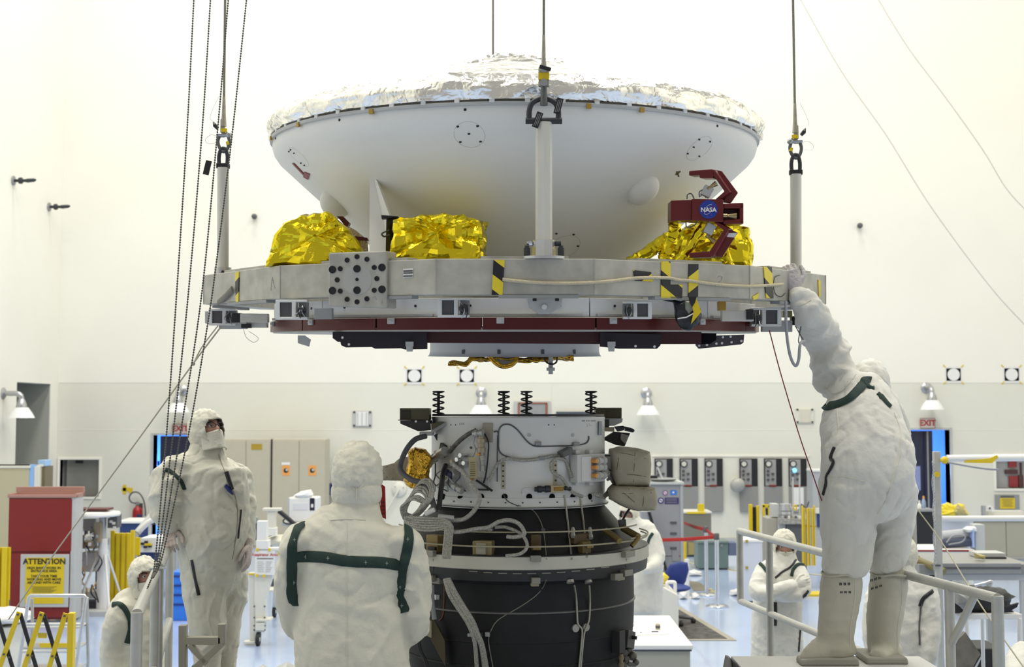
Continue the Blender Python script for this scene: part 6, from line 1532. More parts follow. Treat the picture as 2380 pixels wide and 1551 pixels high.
for a, b, yy, w_, toe in ((1950, 1440, YR, 46, (1880, 1520, YR - .03)), (2060, 1430, YR + .12, 42, (2035, 1518, YR + .02))):
    bt = MB()
    lp(bt, [(a + 7, 1337, yy, w_, .105), (a + 4, 1370, yy, w_ + 2, .11), (a - 3, 1430, yy, w_ - 2, .10), (a - 8, 1480, yy, w_ - 6, .09), (a - 6, 1515, yy, w_ - 8, .09)], 26)
    if a < 2000: lp(bt, [(a + 8, 1508, yy, 38, .07), (a - 20, 1506, yy - .01, 36, .07), (a - 52, 1517, yy - .02, 27, .062), (a - 76, 1528, yy - .03, 17, .045)], 18, ref=V((0, 1, 0)))
    else: bt.loft([at(a + 8, 1512, yy + .06), at(a - 6, 1516, yy - .04), at(a - 20, 1526, yy - .15)], [(.07, .055), (.065, .05), (.045, .03)], 18, ref=Z)
    bo, bvb = solid('boot', bt, mat('boot_fabric', (.55, .53, .44), .8, vary=.06, vscale=9, bump=.25, bscale=18), pr_, .012, .004, a * .01)
    so = MB()
    if a < 2000: so.prism([(-.19, 0), (-.185, .03), (-.12, .04), (.09, .04), (.10, .0)], V((at(a, 1541, yy - .07).x, yy - .09, at(2000, 1541, YR).z)), X, Z, V((0, .13, 0)))
    else: so.prism([(-.11, 0), (-.11, .035), (.09, .035), (.10, 0)], V((at(a, 1541, yy - .12).x, yy - .17, at(2000, 1541, YR).z)), X, Z, V((0, .26, 0)))
    so.build('boot_sole', mat('sole_grey', (.36, .35, .30), .7), pr_, bevel=.01)
    for yb in ((1358, 1377) if a < 2000 else (1350, 1369)):
        for i in range(8):
            if i in (2, 5): continue
            x = a + (2 if a < 2000 else -36) + i * 3.2 - (0 if yb < 1360 else -2); p, n = cast(bvb, x, yb + (i * -1.0 if a > 2000 else 0))
            if p is not None: k = MB(); k.box(p + n * .001, (.004, .003, .013 if yb < 1365 else .010), Matrix.Rotation(0, 3, 'Z')); k.build('barcode_bar', BLACK, bo)
    seam(pr_, bvb, [(a + 38, 1345), (a + 36, 1400), (a + 26, 1460), (a + 26, 1510)], .002)
    sk = MB(); c0 = at(a + 7, 1334, yy); sk.loft([c0 + V(((w_ - 1) * mpp(yy) * cos(t_), .105 * sin(t_), .006 * sin(3 * t_))) for t_ in [2 * pi * i / 40 for i in range(40)]], .006, 8, closed=True); sk.build('boot_top_hem', MATS['boot_fabric'], pr_, smooth=60)
strap(pr_, bvR, [(1911, 945), (1930, 944), (1952, 938), (1975, 926), (1996, 906), (2010, 888), (2016, 878)], 24); strap(pr_, bvR, [(2010, 886), (2016, 896), (2024, 902), (2032, 902)], 11)
strap(pr_, bvR, [(2040, 915), (2052, 926), (2062, 938), (2070, 946)], 15)
strap(pr_, bvR, [(1940, 1040), (1934, 1055), (1931, 1066), (1938, 1074), (1930, 1092), (1921, 1108), (1920, 1125), (1914, 1150)], 9, BLACK, .004, 'dark_side_zip')
seam(pr_, bvR, [(2078, 960), (2092, 1000), (2092, 1050), (2076, 1110), (2060, 1160), (2040, 1195)], .003); seam(pr_, bvR, [(1945, 950), (1948, 1000), (1942, 1040)], .003); seam(pr_, bvR, [(1990, 870), (1962, 905), (1935, 915), (1915, 900)], .0028)
seam(pr_, bvR, [(1868, 760), (1905, 772), (1945, 785)], .002); seam(pr_, bvR, [(1912, 1110), (1960, 1108), (2010, 1120)], .002)
seam(pr_, bvR, [(1850, 712), (1870, 706), (1885, 697)], .0025)

def far_person(label, base, segs, headc, fwd, voxel=.02, wr=.007, seed=0., mt=SUIT, hs=1., straps=(), glasses=False, mask=True, open_face=True, hands=(), boots=True):
    p = person(label, base); m = MB()
    for s_ in segs: lp(m, s_, 22)
    so, bv = solid('suit', m, mt, p, voxel, wr, seed, 5)
    head(p, headc, fwd, hs, seed=seed, hood_m=HOODM, glasses=glasses, mask=mask, open_face=open_face)
    for s_ in straps: strap(p, bv, *s_)
    for h in hands: hand(p, *h)
    return p, bv
def legs(cx, y0, Yd, hw, gap):
    yk = at(cx, y0, Yd).z
    zf = lambda z: 775.5 - F * math.tan(math.atan2(z - CZ, Yd) - PITCH)
    return [[(cx + s * gap, y0, Yd, hw, .13), (cx + s * gap, zf(.5), Yd, hw * .85, .12), (cx + s * gap, zf(.12), Yd, hw * .62, .10), (cx + s * gap, zf(.06), Yd - .04, hw * .7, .15), (cx + s * gap, zf(.0) - 2, Yd - .05, hw * .7, .16)] for s in (-1, 1)]
Y1 = 8.45
far_person('man in white suit below the left platform rail, head in profile', V((at(315, 1500, Y1).x, Y1, 0)),
    [[(336, 1392, Y1, 34, .09), (322, 1408, Y1, 58, .14), (312, 1440, Y1, 66, .17), (308, 1500, Y1, 70, .19), (308, 1560, Y1, 72, .20), (308, 1640, Y1, 72, .20), (308, 1720, Y1, 68, .18)],
     [(288, 1412, Y1 - .12, 30, .09), (270, 1450, Y1 - .16, 28, .09), (260, 1510, Y1 - .16, 26, .085), (268, 1570, Y1 - .2, 22, .07), (320, 1610, Y1 - .22, 16, .05)],
     [(340, 1400, Y1, 34, .10), (338, 1375, Y1, 33, .095), (335, 1360, Y1, 30, .09)]] + legs(308, 1700, Y1, 38, 34),
    at(334, 1341, Y1), (.62, -.78, .0), .015, .007, 21., hs=.98, straps=(([(262, 1406), (276, 1404), (290, 1416), (300, 1438), (304, 1460), (300, 1480), (295, 1496)], 13),), hands=((at(322, 1610, Y1 - .2), (1, -.2, .2), (0, 0, -1), GLOVE_P, 1.),))
Y2 = 10.3
far_person('man in white suit with folded arms on the floor behind the right rail', V((at(1808, 1500, Y2).x, Y2, 0)),
    [[(1822, 1300, Y2, 28, .09), (1818, 1318, Y2, 46, .12), (1812, 1345, Y2, 56, .15), (1808, 1390, Y2, 56, .16), (1806, 1440, Y2, 58, .17), (1806, 1520, Y2, 60, .18), (1806, 1600, Y2, 58, .17)],
     [(1784, 1322, Y2 - .05, 24, .09), (1766, 1352, Y2 - .12, 21, .08), (1762, 1378, Y2 - .20, 20, .07), (1790, 1378, Y2 - .27, 17, .06), (1825, 1366, Y2 - .28, 15, .055), (1845, 1360, Y2 - .26, 12, .05)],
     [(1846, 1322, Y2 - .04, 24, .09), (1862, 1348, Y2 - .12, 21, .08), (1864, 1372, Y2 - .20, 20, .075), (1838, 1384, Y2 - .24, 17, .065), (1808, 1386, Y2 - .23, 14, .05)],
     [(1822, 1316, Y2, 31, .10), (1822, 1300, Y2, 30, .10), (1823, 1285, Y2, 27, .09)]] + legs(1806, 1590, Y2, 32, 28),
    at(1823, 1267, Y2), (-.12, -1, -.25), .014, .0075, 31., mt=SUIT_B, hs=.95, straps=(([(1766, 1310), (1774, 1318), (1782, 1330)], 8), ([(1850, 1302), (1838, 1318), (1818, 1330), (1802, 1344)], 5, BLACK), ([(1872, 1314), (1856, 1312), (1844, 1324), (1840, 1340)], 8), ([(1801, 1400), (1801, 1430), (1800, 1455)], 10, BLACK, .004, 'dark_pocket_zip'), ([(1860, 1462), (1858, 1485), (1856, 1515)], 6, BLACK, .004, 'dark_pocket_zip'), ([(1878, 1374), (1871, 1384), (1866, 1388)], 8, BLACK)),
    hands=((at(1846, 1360, Y2 - .27), (1, .1, .1), (0, 1, 0), SUIT_B, .95, (.3, .4, .3), 1), (at(1806, 1386, Y2 - .25), (-1, .2, .1), (0, 1, 0), SUIT_B, .95, (.3, .4, .3), -1)))
Y3 = 13.4
far_person('man in white suit peering past the right side of the dark motor', V((at(1490, 1400, Y3).x, Y3, 0)),
    [[(1470, 1222, Y3, 22, .09), (1480, 1236, Y3, 44, .12), (1484, 1260, Y3, 50, .15), (1488, 1300, Y3, 52, .16), (1490, 1350, Y3, 52, .17), (1490, 1420, Y3, 50, .17)],
     [(1512, 1242, Y3 - .03, 20, .09), (1524, 1268, Y3 - .06, 18, .08), (1530, 1298, Y3 - .12, 17, .07), (1518, 1318, Y3 - .22, 14, .06), (1500, 1325, Y3 - .26, 10, .05)],
     [(1450, 1244, Y3 - .03, 18, .09), (1442, 1280, Y3 - .06, 16, .08), (1450, 1320, Y3 - .15, 14, .07)],
     [(1470, 1230, Y3, 26, .10), (1468, 1214, Y3, 24, .10), (1465, 1206, Y3, 20, .09)]] + legs(1490, 1400, Y3, 27, 23),
    at(1462, 1194, Y3), (-.45, -.85, -.12), .02, .008, 41., mt=SUIT_B, hs=.98, straps=(([(1517, 1240), (1509, 1252), (1505, 1266)], 7),), glasses=True)
Y4 = 9.7
far_person('person in white suit standing behind the stooping man at right', V((at(2100, 1500, Y4).x, Y4, 0)),
    [[(2098, 1325, Y4, 24, .09), (2098, 1345, Y4, 52, .13), (2096, 1380, Y4, 66, .17), (2096, 1440, Y4, 68, .19), (2096, 1520, Y4, 70, .20), (2096, 1600, Y4, 68, .19)],
     [(2148, 1362, Y4 - .06, 26, .10), (2160, 1400, Y4 - .12, 24, .09), (2164, 1450, Y4 - .14, 22, .085), (2162, 1500, Y4 - .18, 20, .08), (2156, 1550, Y4 - .2, 16, .06)],
     [(2048, 1362, Y4 - .04, 26, .10), (2032, 1410, Y4 - .1, 24, .09), (2026, 1470, Y4 - .12, 22, .085), (2030, 1530, Y4 - .15, 18, .07)],
     [(2098, 1345, Y4, 30, .10), (2098, 1325, Y4, 28, .10), (2098, 1310, Y4, 24, .09)]] + legs(2096, 1580, Y4, 36, 32),
    at(2099, 1288, Y4), (-.95, -.30, .0), .017, .008, 51., mt=SUIT_B, hs=.96, straps=(([(2168, 1374), (2158, 1382), (2146, 1392), (2138, 1410)], 9, BLACK), ([(2142, 1400), (2138, 1430), (2136, 1460), (2138, 1500)], 4, DGREY)))
Y5 = 7.4
far_person('person in white suit cut off by the bottom right corner', V((at(2440, 1600, Y5).x, Y5, 0)),
    [[(2440, 1500, Y5, 40, .12), (2440, 1530, Y5, 74, .16), (2442, 1580, Y5, 84, .19), (2444, 1680, Y5, 84, .20), (2444, 1800, Y5, 80, .19)],
     [(2385, 1520, Y5 - .08, 34, .10), (2366, 1550, Y5 - .18, 26, .085), (2352, 1590, Y5 - .28, 22, .07), (2350, 1640, Y5 - .3, 18, .06)],
     [(2440, 1510, Y5, 40, .10), (2440, 1490, Y5, 38, .10)]] + legs(2444, 1780, Y5, 44, 40),
    at(2440, 1450, Y5), (-.8, -.5, -.2), .02, .008, 61., mt=SUIT_B)
def rect(mb, x0, y0, x1, y1, Yd, dep):
    """box whose front face covers a pixel rectangle at depth Yd"""
    a, b = at(x0, y0, Yd), at(x1, y1, Yd); mb.box2((a.x, Yd, a.z), (b.x, Yd + dep, b.z)); return mb
def part(name, mt, par, *rects, bevel=.004, smooth=0):
    m = MB()
    for r in rects: rect(m, *r)
    return m.build(name, mt, par, bevel=bevel, smooth=smooth)
def tubes(name, mt, par, *paths, r=.02, n=12, k=0, sm=60):
    m = MB()
    for p in paths: m.tube(spline(p, k) if k else p, r, n)
    return m.build(name, mt, par, smooth=sm)
def atz(px, py, Yd, z): p = at(px, py, Yd); p.z = z; return p

dk = thing('work_platform', 'grey work platform under the left man and the foreground man', 'platform', (-1.6, 6, 0))
m = MB(); m.box2((-2.22, 4.5, .72), (-.95, 8.5, .80)); m.box2((-.95, 4.3, .72), (.75, 6.05, .80)); m.build('deck', MGREY, dk, bevel=.01)
l0 = None
for x, y in ((-2.15, 4.6), (-1.05, 4.6), (-2.15, 8.4), (-1.05, 8.4), (.6, 4.5), (.6, 5.9)):
    if l0 is None: m = MB(); m.box((0, 0, .36), (.08, .08, .72)); l0 = m.build('leg', RAILM, dk, local=True); l0.location = (x + 1.6, y - 6, 0)
    else: inst(l0, dk, (x + 1.6, y - 6, 0))
ZRL = 1.875
def zpt(px, Yd, z=ZRL): return V(((px - 1190) / F * Yd * 1.002, Yd, z))
lr = thing('guard_rail', 'big grey tube guard rail at left, gripped by the standing man', 'railing', (-1.9, 6.6, .8))
A, B = zpt(330, 5.35), zpt(371, 6.75); C, D = zpt(379, 6.95), zpt(404, 8.35)
tubes('top_rail', RAILM, lr, [A, B], r=.0245, n=18); tubes('top_rail', RAILM, lr, [C, D], r=.0265, n=18)
for p in (A, B, C, D): tubes('rail_post', RAILM, lr, [p + Z * .01, V((p.x, p.y, .8))], r=.0245, n=18)
for p, q in ((A, B), (C, D)): tubes('mid_rail', RAILM, lr, [V((p.x, p.y, 1.38)), V((q.x, q.y, 1.38))], r=.022, n=16)
m = MB(); m.box(B + V((.01, 0, .02)), (.07, .05, .008)); m.build('joint_plate', STEEL, lr)
fk = thing('fork_stand', 'beige painted steel fork stand in front of the left man', 'stand', V((at(470, 1500, 7.1).x, 7.1, .8)))
FKM = mat('beige_steel', (.36, .34, .27), .5, vary=.06)
def fx(px, py): return at(px, py, 7.1)
def bar(mb, p0, p1, wd, dep, o=0):
    d = (p1 - p0); L = d.length; M_ = d.to_track_quat('Z', 'Y').to_matrix(); mb.box((p0 + p1) / 2, (dep, wd, L), M_)
m = MB()
def strut(a, b, wpx, dep=.05):
    p, q = fx(*a), fx(*b); d = (q - p).normalized(); n = V((-d.z, 0, d.x)); h = wpx / 2 * mpp(7.1); mm = MB(); mm.hull4([p + n * h, q + n * h, q - n * h, p - n * h], V((0, dep, 0))); return mm
low = 1752
for nm, a, b, w_ in (('upright', (423, 1455), (423, low), 17), ('upright', (514, 1452), (514, 1498), 16), ('cross_bar', (431, 1491), (512, 1491), 17), ('brace', (516, 1496), (452, 1555), 15), ('brace', (438, 1500), (480, 1545), 12), ('foot_post', (455, 1548), (455, low), 20)): strut(a, b, w_).build(nm, FKM, fk, bevel=.003)
strut((412, 1752), (520, 1752), 14, .3).build('base_bar', FKM, fk)
rd = thing('work_platform', 'grey platform with a raised step under the stooping man', 'platform', (1.75, 7, 0))
m = MB(); m.box2((.95, 6.0, .72), (2.7, 9.4, .80)); m.build('deck', MGREY, rd, bevel=.01)
zs = at(2000, 1541, YR).z
x0, x1 = at(1700, 1530, 6.66).x, at(2140, 1530, 6.66).x
m = MB(); m.box2((x0, 5.75, zs - .05), (x1, 6.68, zs)); m.build('step_top', mat('pale_step', (.55, .55, .52), .5), rd, bevel=.006)
m = MB(); m.hull4([at(1690, 1528, 6.6), at(1698, 1530, 6.6), at(1716, 1551, 6.4), at(1716, 1600, 6.4), at(1684, 1560, 6.5)], V((0, .06, 0))); m.build('step_edge_trim', DGREY, rd, bevel=.004)
for x in (x0 + .06, x1 - .06):
    for y in (5.82, 6.6): m = MB(); m.box2((x - .03, y - .03, .80), (x + .03, y + .03, zs - .05)); m.build('step_leg', RAILM, rd)
for x, y in ((1.05, 6.1), (2.6, 6.1), (1.05, 9.3), (2.6, 9.3)): m = MB(); m.box2((x - .04, y - .04, 0), (x + .04, y + .04, .72)); m.build('leg', RAILM, rd)
rr_ = thing('guard_rail', 'grey tube guard rail running behind the stooping man', 'railing', (1.9, 7.4, .8))
A, B = at(1719, 1235, 9.0), at(2318, 1392, 5.75); zt = (A.z + B.z) / 2; A.z = B.z = zt
E = lambda t: A.lerp(B, t)
def on_rail(px):                        # where the rail line passes a pixel column
    u = (px - 1190) / F; t = (u * A.y - A.x) / ((B.x - A.x) - u * (B.y - A.y)); return E(t)
tubes('top_rail', RAILM, rr_, [A, B], r=.0235, n=18)
zm = at(1722, 1398, 9.0).z
lowA = V((A.x, A.y, zm)); lowB = on_rail(2190); lowB.z = zm
tubes('mid_rail', RAILM, rr_, [lowA, lowB], r=.0215, n=16)
tubes('end_post', RAILM, rr_, [A, lowA], r=.0235, n=18)
for px in (1783, 2196): p = on_rail(px); tubes('rail_post', RAILM, rr_, [p, V((p.x, p.y, .8))], r=.0235, n=18)
tubes('end_post', RAILM, rr_, [B + Z * .012, V((B.x, B.y, .8))], r=.0265, n=18)
p = on_rail(2196); q = on_rail(2255); tubes('brace', RAILM, rr_, [V((p.x, p.y, zt - .28)), V((q.x, q.y, zt - .01))], r=.018, n=12)

Y = 16.9
rc_ = thing('red_cabinet', 'tall red cabinet with a yellow ATTENTION placard', 'cabinet', V((at(95, 1300, Y).x, Y + .6, 0)))
a, b = at(20, 1157, Y), at(166, 1157, Y); zt_ = a.z
m = MB(); m.box2((a.x, Y + .012, .03), (b.x, Y + .3, zt_)); m.build('body', RED, rc_, bevel=.008)
part('upper_door', RED, rc_, (21, 1160, 165, 1282, Y - .01, .03)); zlow = at(95, 1437, Y).z
m = MB(); m.box2((a.x + .01, Y - .01, .06), (b.x - .01, Y + .02, at(95, 1287, Y).z)); m.build('lower_door', RED, rc_, bevel=.004)
m = MB(); tz = zt_ + .0
m.box2((a.x - .01, Y - .02, tz), (b.x + .07, Y + .03, tz + .035)); m.box2((a.x - .01, Y + .27, tz), (b.x + .07, Y + .32, tz + .125)); m.box2((a.x - .01, Y, tz), (a.x + .02, Y + .3, tz + .05)); m.box2((b.x + .04, Y, tz), (b.x + .07, Y + .3, tz + .05)); m.box2((a.x, Y, tz - .01), (b.x + .05, Y + .3, tz + .008))
m.build('top_tray', mat('pale_pink_tray', (.40, .22, .18), .5), rc_, bevel=.004)
m = MB(); m.box2((b.x + .002, Y - .005, .03), (b.x + .06, Y + .3, zt_)); m.build('side_panel', LGREY, rc_, bevel=.004)
pc = part('placard_frame', LGREY, rc_, (48, 1289, 158, 1412, Y - .035, .02))
part('placard_sheet', YEL, pc, (60, 1297, 147, 1404, Y - .04, .006), bevel=0)
lettering('ATTENTION', .098, BLACK, pc, at(103, 1306, Y - .043), X, Z, .003)
for i, (t_, yy, sz) in enumerate((('HIGH BAND WORK IN', 1321, .043), ('ENTRANCE AREA', 1328, .043), ('TAKE YOUR TIME', 1340, .043), ('WORKING AND MOVE', 1347.5, .043), ('AROUND WITH CARE', 1355, .043))): lettering(t_, sz, BLACK, pc, at(102, yy, Y - .043), X, Z, .001)
m = MB()
for i in range(6): rect(m, 74 + (i % 2) * 3, 1364 + i * 2.6, 132 - (i % 3) * 6, 1365 + i * 2.6, Y - .043, .002)
m.build('fine_print', mat('faded_ink', (.25, .20, .03), .7), pc)
Y = 22.
bc_ = thing('beige_cabinet', 'beige cabinet at the left edge behind the red cabinet', 'cabinet', V((at(20, 1200, Y).x, Y, 0)))
a, b = at(-60, 1083, Y), at(68, 1083, Y); m = MB(); m.box2((a.x, Y, 0), (b.x, Y + .6, a.z)); m.build('body', mat('yellowish_beige', (.50, .46, .31), .5), bc_, bevel=.01)
m = MB(); m.box2((a.x, Y - .02, a.z - .04), (b.x + .02, Y + .62, a.z)); m.build('top', OFFW, bc_, bevel=.006)
m = MB(); m.box2((b.x + .0, Y + .02, 0), (b.x + .09, Y + .1, a.z + .02)); m.build('blue_glow_side', mat('blue_glow_paint', (.30, .52, .90), .4), bc_)  # blue paint stands for the blue light in the gap beside the cabinet
part('door_edge', OFFW, bc_, (80, 1085, 88, 1270, Y - .01, .05))
bn = thing('narrow_cabinet', 'narrow brown cabinet with blue light painted on top behind the red cabinet', 'cabinet', V((at(97, 1200, 23).x, 23, 0)))
a, b = at(90, 1085, 23), at(105, 1085, 23); m = MB(); m.box2((a.x, 23, 0), (b.x, 23.4, a.z)); m.build('body', mat('brown_cab', (.20, .17, .11), .5), bn)
part('blue_glow_top', mat('pale_blue_glow_paint', (.40, .62, .92), .4), bn, (88, 1070, 105, 1084, 22.98, .3))  # pale blue colour stands for the blue light above the cabinet
yp = thing('folded_barrier', 'folded yellow barrier at the left edge beside the red cabinet', 'barrier', V((at(10, 1400, 16.2).x, 16.2, 0)))
s = None
for i, px in enumerate((-8, 0, 8, 16)):
    m = MB(); rect(m, px - 3.5, 1273, px + 3, 1445, 16.2 + (i % 2) * .05, .04); m.build('slat', YEL if i != 3 else YEL, yp, bevel=.003)
part('foot', DGREY, yp, (8, 1395, 20, 1446, 16.26, .05))

Y = 11.5
sl = thing('step_ladder', 'silver tubular step ladder in front of the red cabinet', 'ladder', V((at(120, 1500, Y).x, Y, 0)))
fl = lambda px, Yd: V(((px - 1190) / F * Yd, Yd, 0.0))
P = lambda px, py, d=0.: at(px, py, Y + d)
tubes('hand_rail', ALUB, sl, [P(42, 1556), P(52, 1490), P(67, 1388), P(71, 1385), P(197, 1385), P(200, 1390), P(188, 1470), P(176, 1556)], r=.016)
tubes('leg', ALUB, sl, [P(42, 1556), fl(28, Y - .15)], r=.016); tubes('leg', ALUB, sl, [P(176, 1556), fl(168, Y - .15)], r=.016)
tubes('rear_rail', RAILM, sl, [P(75, 1392, .5), P(75, 1460, .5)], r=.014); tubes('rear_leg', RAILM, sl, [P(202, 1390, .1), P(205, 1540, .4), fl(206, Y + .6)], r=.014); tubes('rear_leg', RAILM, sl, [P(75, 1460, .5), fl(78, Y + .7)], r=.014)
tubes('cross_bar', ALUB, sl, [P(58, 1452), P(190, 1452)], r=.013); tubes('cross_bar', ALUB, sl, [P(50, 1515), P(162, 1515)], r=.012)
for i, (y0, y1) in enumerate(((1458, 1462), (1505, 1510), (1556, 1562))): part('tread', ALUB, sl, (52 - 4 * i, y0, 186 - 4 * i, y1, Y + .06, .25))
part('yellow_label', YEL, sl, (92, 1496, 160, 1506, Y - .005, .01), bevel=0)
part('yellow_label', YEL, sl, (88, 1472, 108, 1484, Y + .1, .01), bevel=0)
Y = 9.2
ag = thing('accordion_gate', 'yellow and black accordion safety gate at the bottom left corner', 'gate', V((at(90, 1500, Y).x, Y, 0)))
P = lambda px, py, d=0.: at(px, py, Y + d)
def slat(a, b, wpx, mt, d, ext=300):
    p, q = P(*a, d), P(*b, d); dr = (q - p).normalized(); q = p + dr * ((p.z - .08) / abs(dr.z)) if False else p + dr * .62
    n = V((-dr.z, 0, dr.x)); h = wpx / 2 * mpp(Y); mm = MB(); mm.hull4([p + n * h, q + n * h, q - n * h, p - n * h], V((0, .012, 0))); o = mm.build('slat', mt, ag, bevel=.002)
    for t_ in (.03, .5): c = p.lerp(q, t_); k = MB(); k.cyl(c, c - V((0, .01, 0)), .008, n=8); k.build('rivet', DGREY, o)
for a, b in (((44, 1423), (0, 1548)), ((97, 1424), (56, 1551)), ((152, 1426), (114, 1551))): slat(a, b, 11, YEL, 0)
for a, b in (((-8, 1430), (28, 1551)), ((46, 1426), (83, 1551)), ((101, 1429), (138, 1551))): slat(a, b, 9, BLACK, .016)
for px in (160,): a, b = P(159, 1425), P(173, 1425); m = MB(); m.box2((a.x, Y - .02, .02), (b.x, Y + .04, a.z)); m.build('end_post', YEL, ag, bevel=.004)
a = P(166, 1425); m = MB(); m.box((a.x, Y, .015), (.35, .35, .03)); m.build('post_foot', DGREY, ag, bevel=.004)
Y = 12.6
wc = thing('draped_cart', 'white draped cart at the left edge behind the accordion gate', 'cart', V((at(25, 1480, Y).x, Y, 0)))
sil([(-30, 1416), (20, 1413), (48, 1418), (70, 1428), (72, 1440), (50, 1446), (0, 1450), (-30, 1450)], Y, .5, 'white_sheet', WHITE, wc, .012)
m = MB(); a, b = at(-30, 1452, Y), at(44, 1452, Y); m.box2((a.x, Y - .2, .1), (b.x, Y + .2, a.z)); m.build('cart_body', OFFW, wc, bevel=.01)
for x in (a.x + .05, b.x - .05): m = MB(); m.cyl((x, Y - .15, .05), (x + .03, Y - .15, .05), .05, n=14); m.build('caster', RUBBER, wc)

Y = 17.65
tr = thing('test_rig', 'white column test rig with a disc top beside the red cabinet', 'test rig', V((at(240, 1440, Y).x, Y, 0)))
P = lambda px, py, d=0.: at(px, py, Y + d)
def vcol(px, y0, y1, r, Yd): a = at(px, y0, Yd); b = at(px, y1, Yd); return [a, V((a.x, Yd, b.z))]
tubes('column', WHITE, tr, vcol(239, 1278, 1432, 0, Y), r=.072, n=20); tubes('inner_column', LGREY, tr, vcol(239, 1200, 1280, 0, Y), r=.05, n=18); tubes('collar', WHITE, tr, vcol(240, 1252, 1284, 0, Y), r=.062, n=18)
tubes('brace', WHITE, tr, [P(244, 1290, -.05), P(255, 1430, -.35)], r=.018); tubes('brace', WHITE, tr, [P(250, 1290), P(284, 1395, .3)], r=.016); tubes('brace', LGREY, tr, [P(228, 1290), P(195, 1370, -.2), P(190, 1420, -.3)], r=.016)
c = P(215, 1196); m = MB(); m.lathe([(0, -.02), (.36, -.02), (.37, 0), (.36, .03), (.2, .04), (0, .04)], 36, Matrix.Translation(c)); m.build('disc_top', WHITE, tr, smooth=40)
part('dark_strip', mat('maroon', (.10, .02, .02), .5), tr, (178, 1183, 248, 1188, Y - .1, .3)); part('base_beam', LGREY, tr, (176, 1422, 262, 1442, Y - .3, .25))
for px in (185, 262): a = P(px, 1443, -.2); m = MB(); m.cyl((a.x - .02, a.y, .05), (a.x + .02, a.y, .05), .05, n=14); m.build('caster', RUBBER, tr)
part('head_box', DGREY, tr, (250, 1196, 272, 1228, Y - .05, .2))
for i, (x, y) in enumerate(((247, 1199), (254, 1210), (260, 1214), (262, 1224))): part('terminal', OFFW, tr, (x, y, x + 7, y + 6, Y - .07, .03))
rg = random.Random(3)
cb = part('equipment_tray', mat('tan_board', (.36, .30, .19), .6), tr, (176, 1262, 226, 1276, Y - .1, .5), (218, 1215, 234, 1262, Y - .12, .08))
part('instrument_box', LGREY, tr, (188, 1285, 218, 1330, Y, .3)); part('instrument_box', MGREY, tr, (182, 1206, 222, 1235, Y + .3, .3)); part('dark_box', BLACK, tr, (222, 1310, 232, 1385, Y + .3, .2)); part('shelf', LGREY, tr, (176, 1376, 230, 1392, Y + .05, .4)); part('dark_box', DGREY, tr, (180, 1400, 226, 1422, Y + .1, .3))
for i in range(16):
    x, y = rg.uniform(180, 228), rg.uniform(1215, 1372)
    tubes('cable', [CABLEG, LGREY, BLACK, mat('amber_cable', (.4, .25, .06), .5)][i % 4], tr, [P(x, y, -.1), P(x + rg.uniform(-14, 14), y + 18, -.16), P(x + rg.uniform(-16, 16), y + rg.uniform(26, 46), -.08)], r=.010, n=6, k=5)
for i in range(10):
    x, y = rg.uniform(182, 226), rg.uniform(1232, 1262); part('fitting', [CHROME, WHITE, DGREY, BRASS][i % 4], tr, (x, y, x + 6, y + 8, Y - .15, .06))
def accordion(label, x0, x1, y0, y1, Yd, n, feet=True):
    t = thing('accordion_barrier', label, 'barrier', V((at((x0 + x1) / 2, y1, Yd).x, Yd, 0)), group='folded yellow accordion barriers')
    wpx = (x1 - x0) / n
    for i in range(n):
        m = MB(); xx = x0 + i * wpx; a, b = at(xx, y0 - (6 if i in (0, n - 1) else 0), Yd), at(xx + wpx * .86, y1, Yd); m.box2((a.x, Yd + .03 * (i % 2), max(.02, b.z)), (b.x, Yd + .05 + .03 * (i % 2), a.z)); m.build('slat', YEL, t, bevel=.004)
    a, b = at(x0 - 2, y1, Yd), at(x1 + 14, y1, Yd); m = MB(); m.box2((a.x, Yd - .15, 0), (b.x, Yd + .2, .03)); m.build('foot', YEL, t, bevel=.004)
    for f in (.3, .75): m = MB(); rect(m, x0, y0 + (y1 - y0) * f, x1, y0 + (y1 - y0) * f + 3, Yd + .085, .01); m.build('tie_strip', mat('dark_yellow', (.4, .28, .01), .5), t)
    return t
accordion('closed yellow accordion barrier behind the white column rig', 257, 308, 1240, 1412, 18.0, 8)
def table(label, x0, x1, y0, Yd, depth, top_m, skirt_m, name='work_table', thick=.04):
    a, b = at(x0, y0, Yd), at(x1, y0, Yd); t = thing(name, label, 'table', V(((a.x + b.x) / 2, Yd + depth / 2, 0)))
    m = MB(); m.box2((a.x, Yd, a.z - thick), (b.x, Yd + depth, a.z)); m.build('table_top', top_m, t, bevel=.006)
    for x in (a.x + .04, b.x - .04):
        for y in (Yd + .04, Yd + depth - .04): m = MB(); m.box2((x - .02, y - .02, 0), (x + .02, y + .02, a.z - thick)); m.build('leg', LGREY, t)
    if skirt_m: m = MB(); m.box2((a.x + .03, Yd + .03, a.z * .55), (b.x - .03, Yd + .05, a.z - thick)); m.build('skirt', skirt_m, t)
    return t
NAVY = mat('navy_skirt', (.02, .045, .16), .6)
table('white table with navy skirt under the fire extinguisher', 270, 352, 1212, 23.0, .8, WHITE, NAVY)
t2 = table('white table with small black tools, behind the crouched man', 300, 380, 1278, 19.0, .9, WHITE, NAVY)
m = MB(); m.hull4([at(304, 1278, 19.), at(325, 1252, 19.), at(372, 1250, 19.), at(380, 1278, 19.)], V((0, .6, 0))); m.build('sloped_panel', WHITE, t2)
for x, y in ((326, 1262), (335, 1258), (344, 1268), (333, 1270)): part('tool', BLACK, t2, (x, y, x + 8, y + 5, 18.97, .03))
part('yellow_item', YEL, t2, (336, 1264, 352, 1269, 18.96, .03))
am = thing('boom_arm', 'pale boom arm slanting up beside the extinguisher', 'equipment', V((at(325, 1300, 18.6).x, 18.6, 0)))
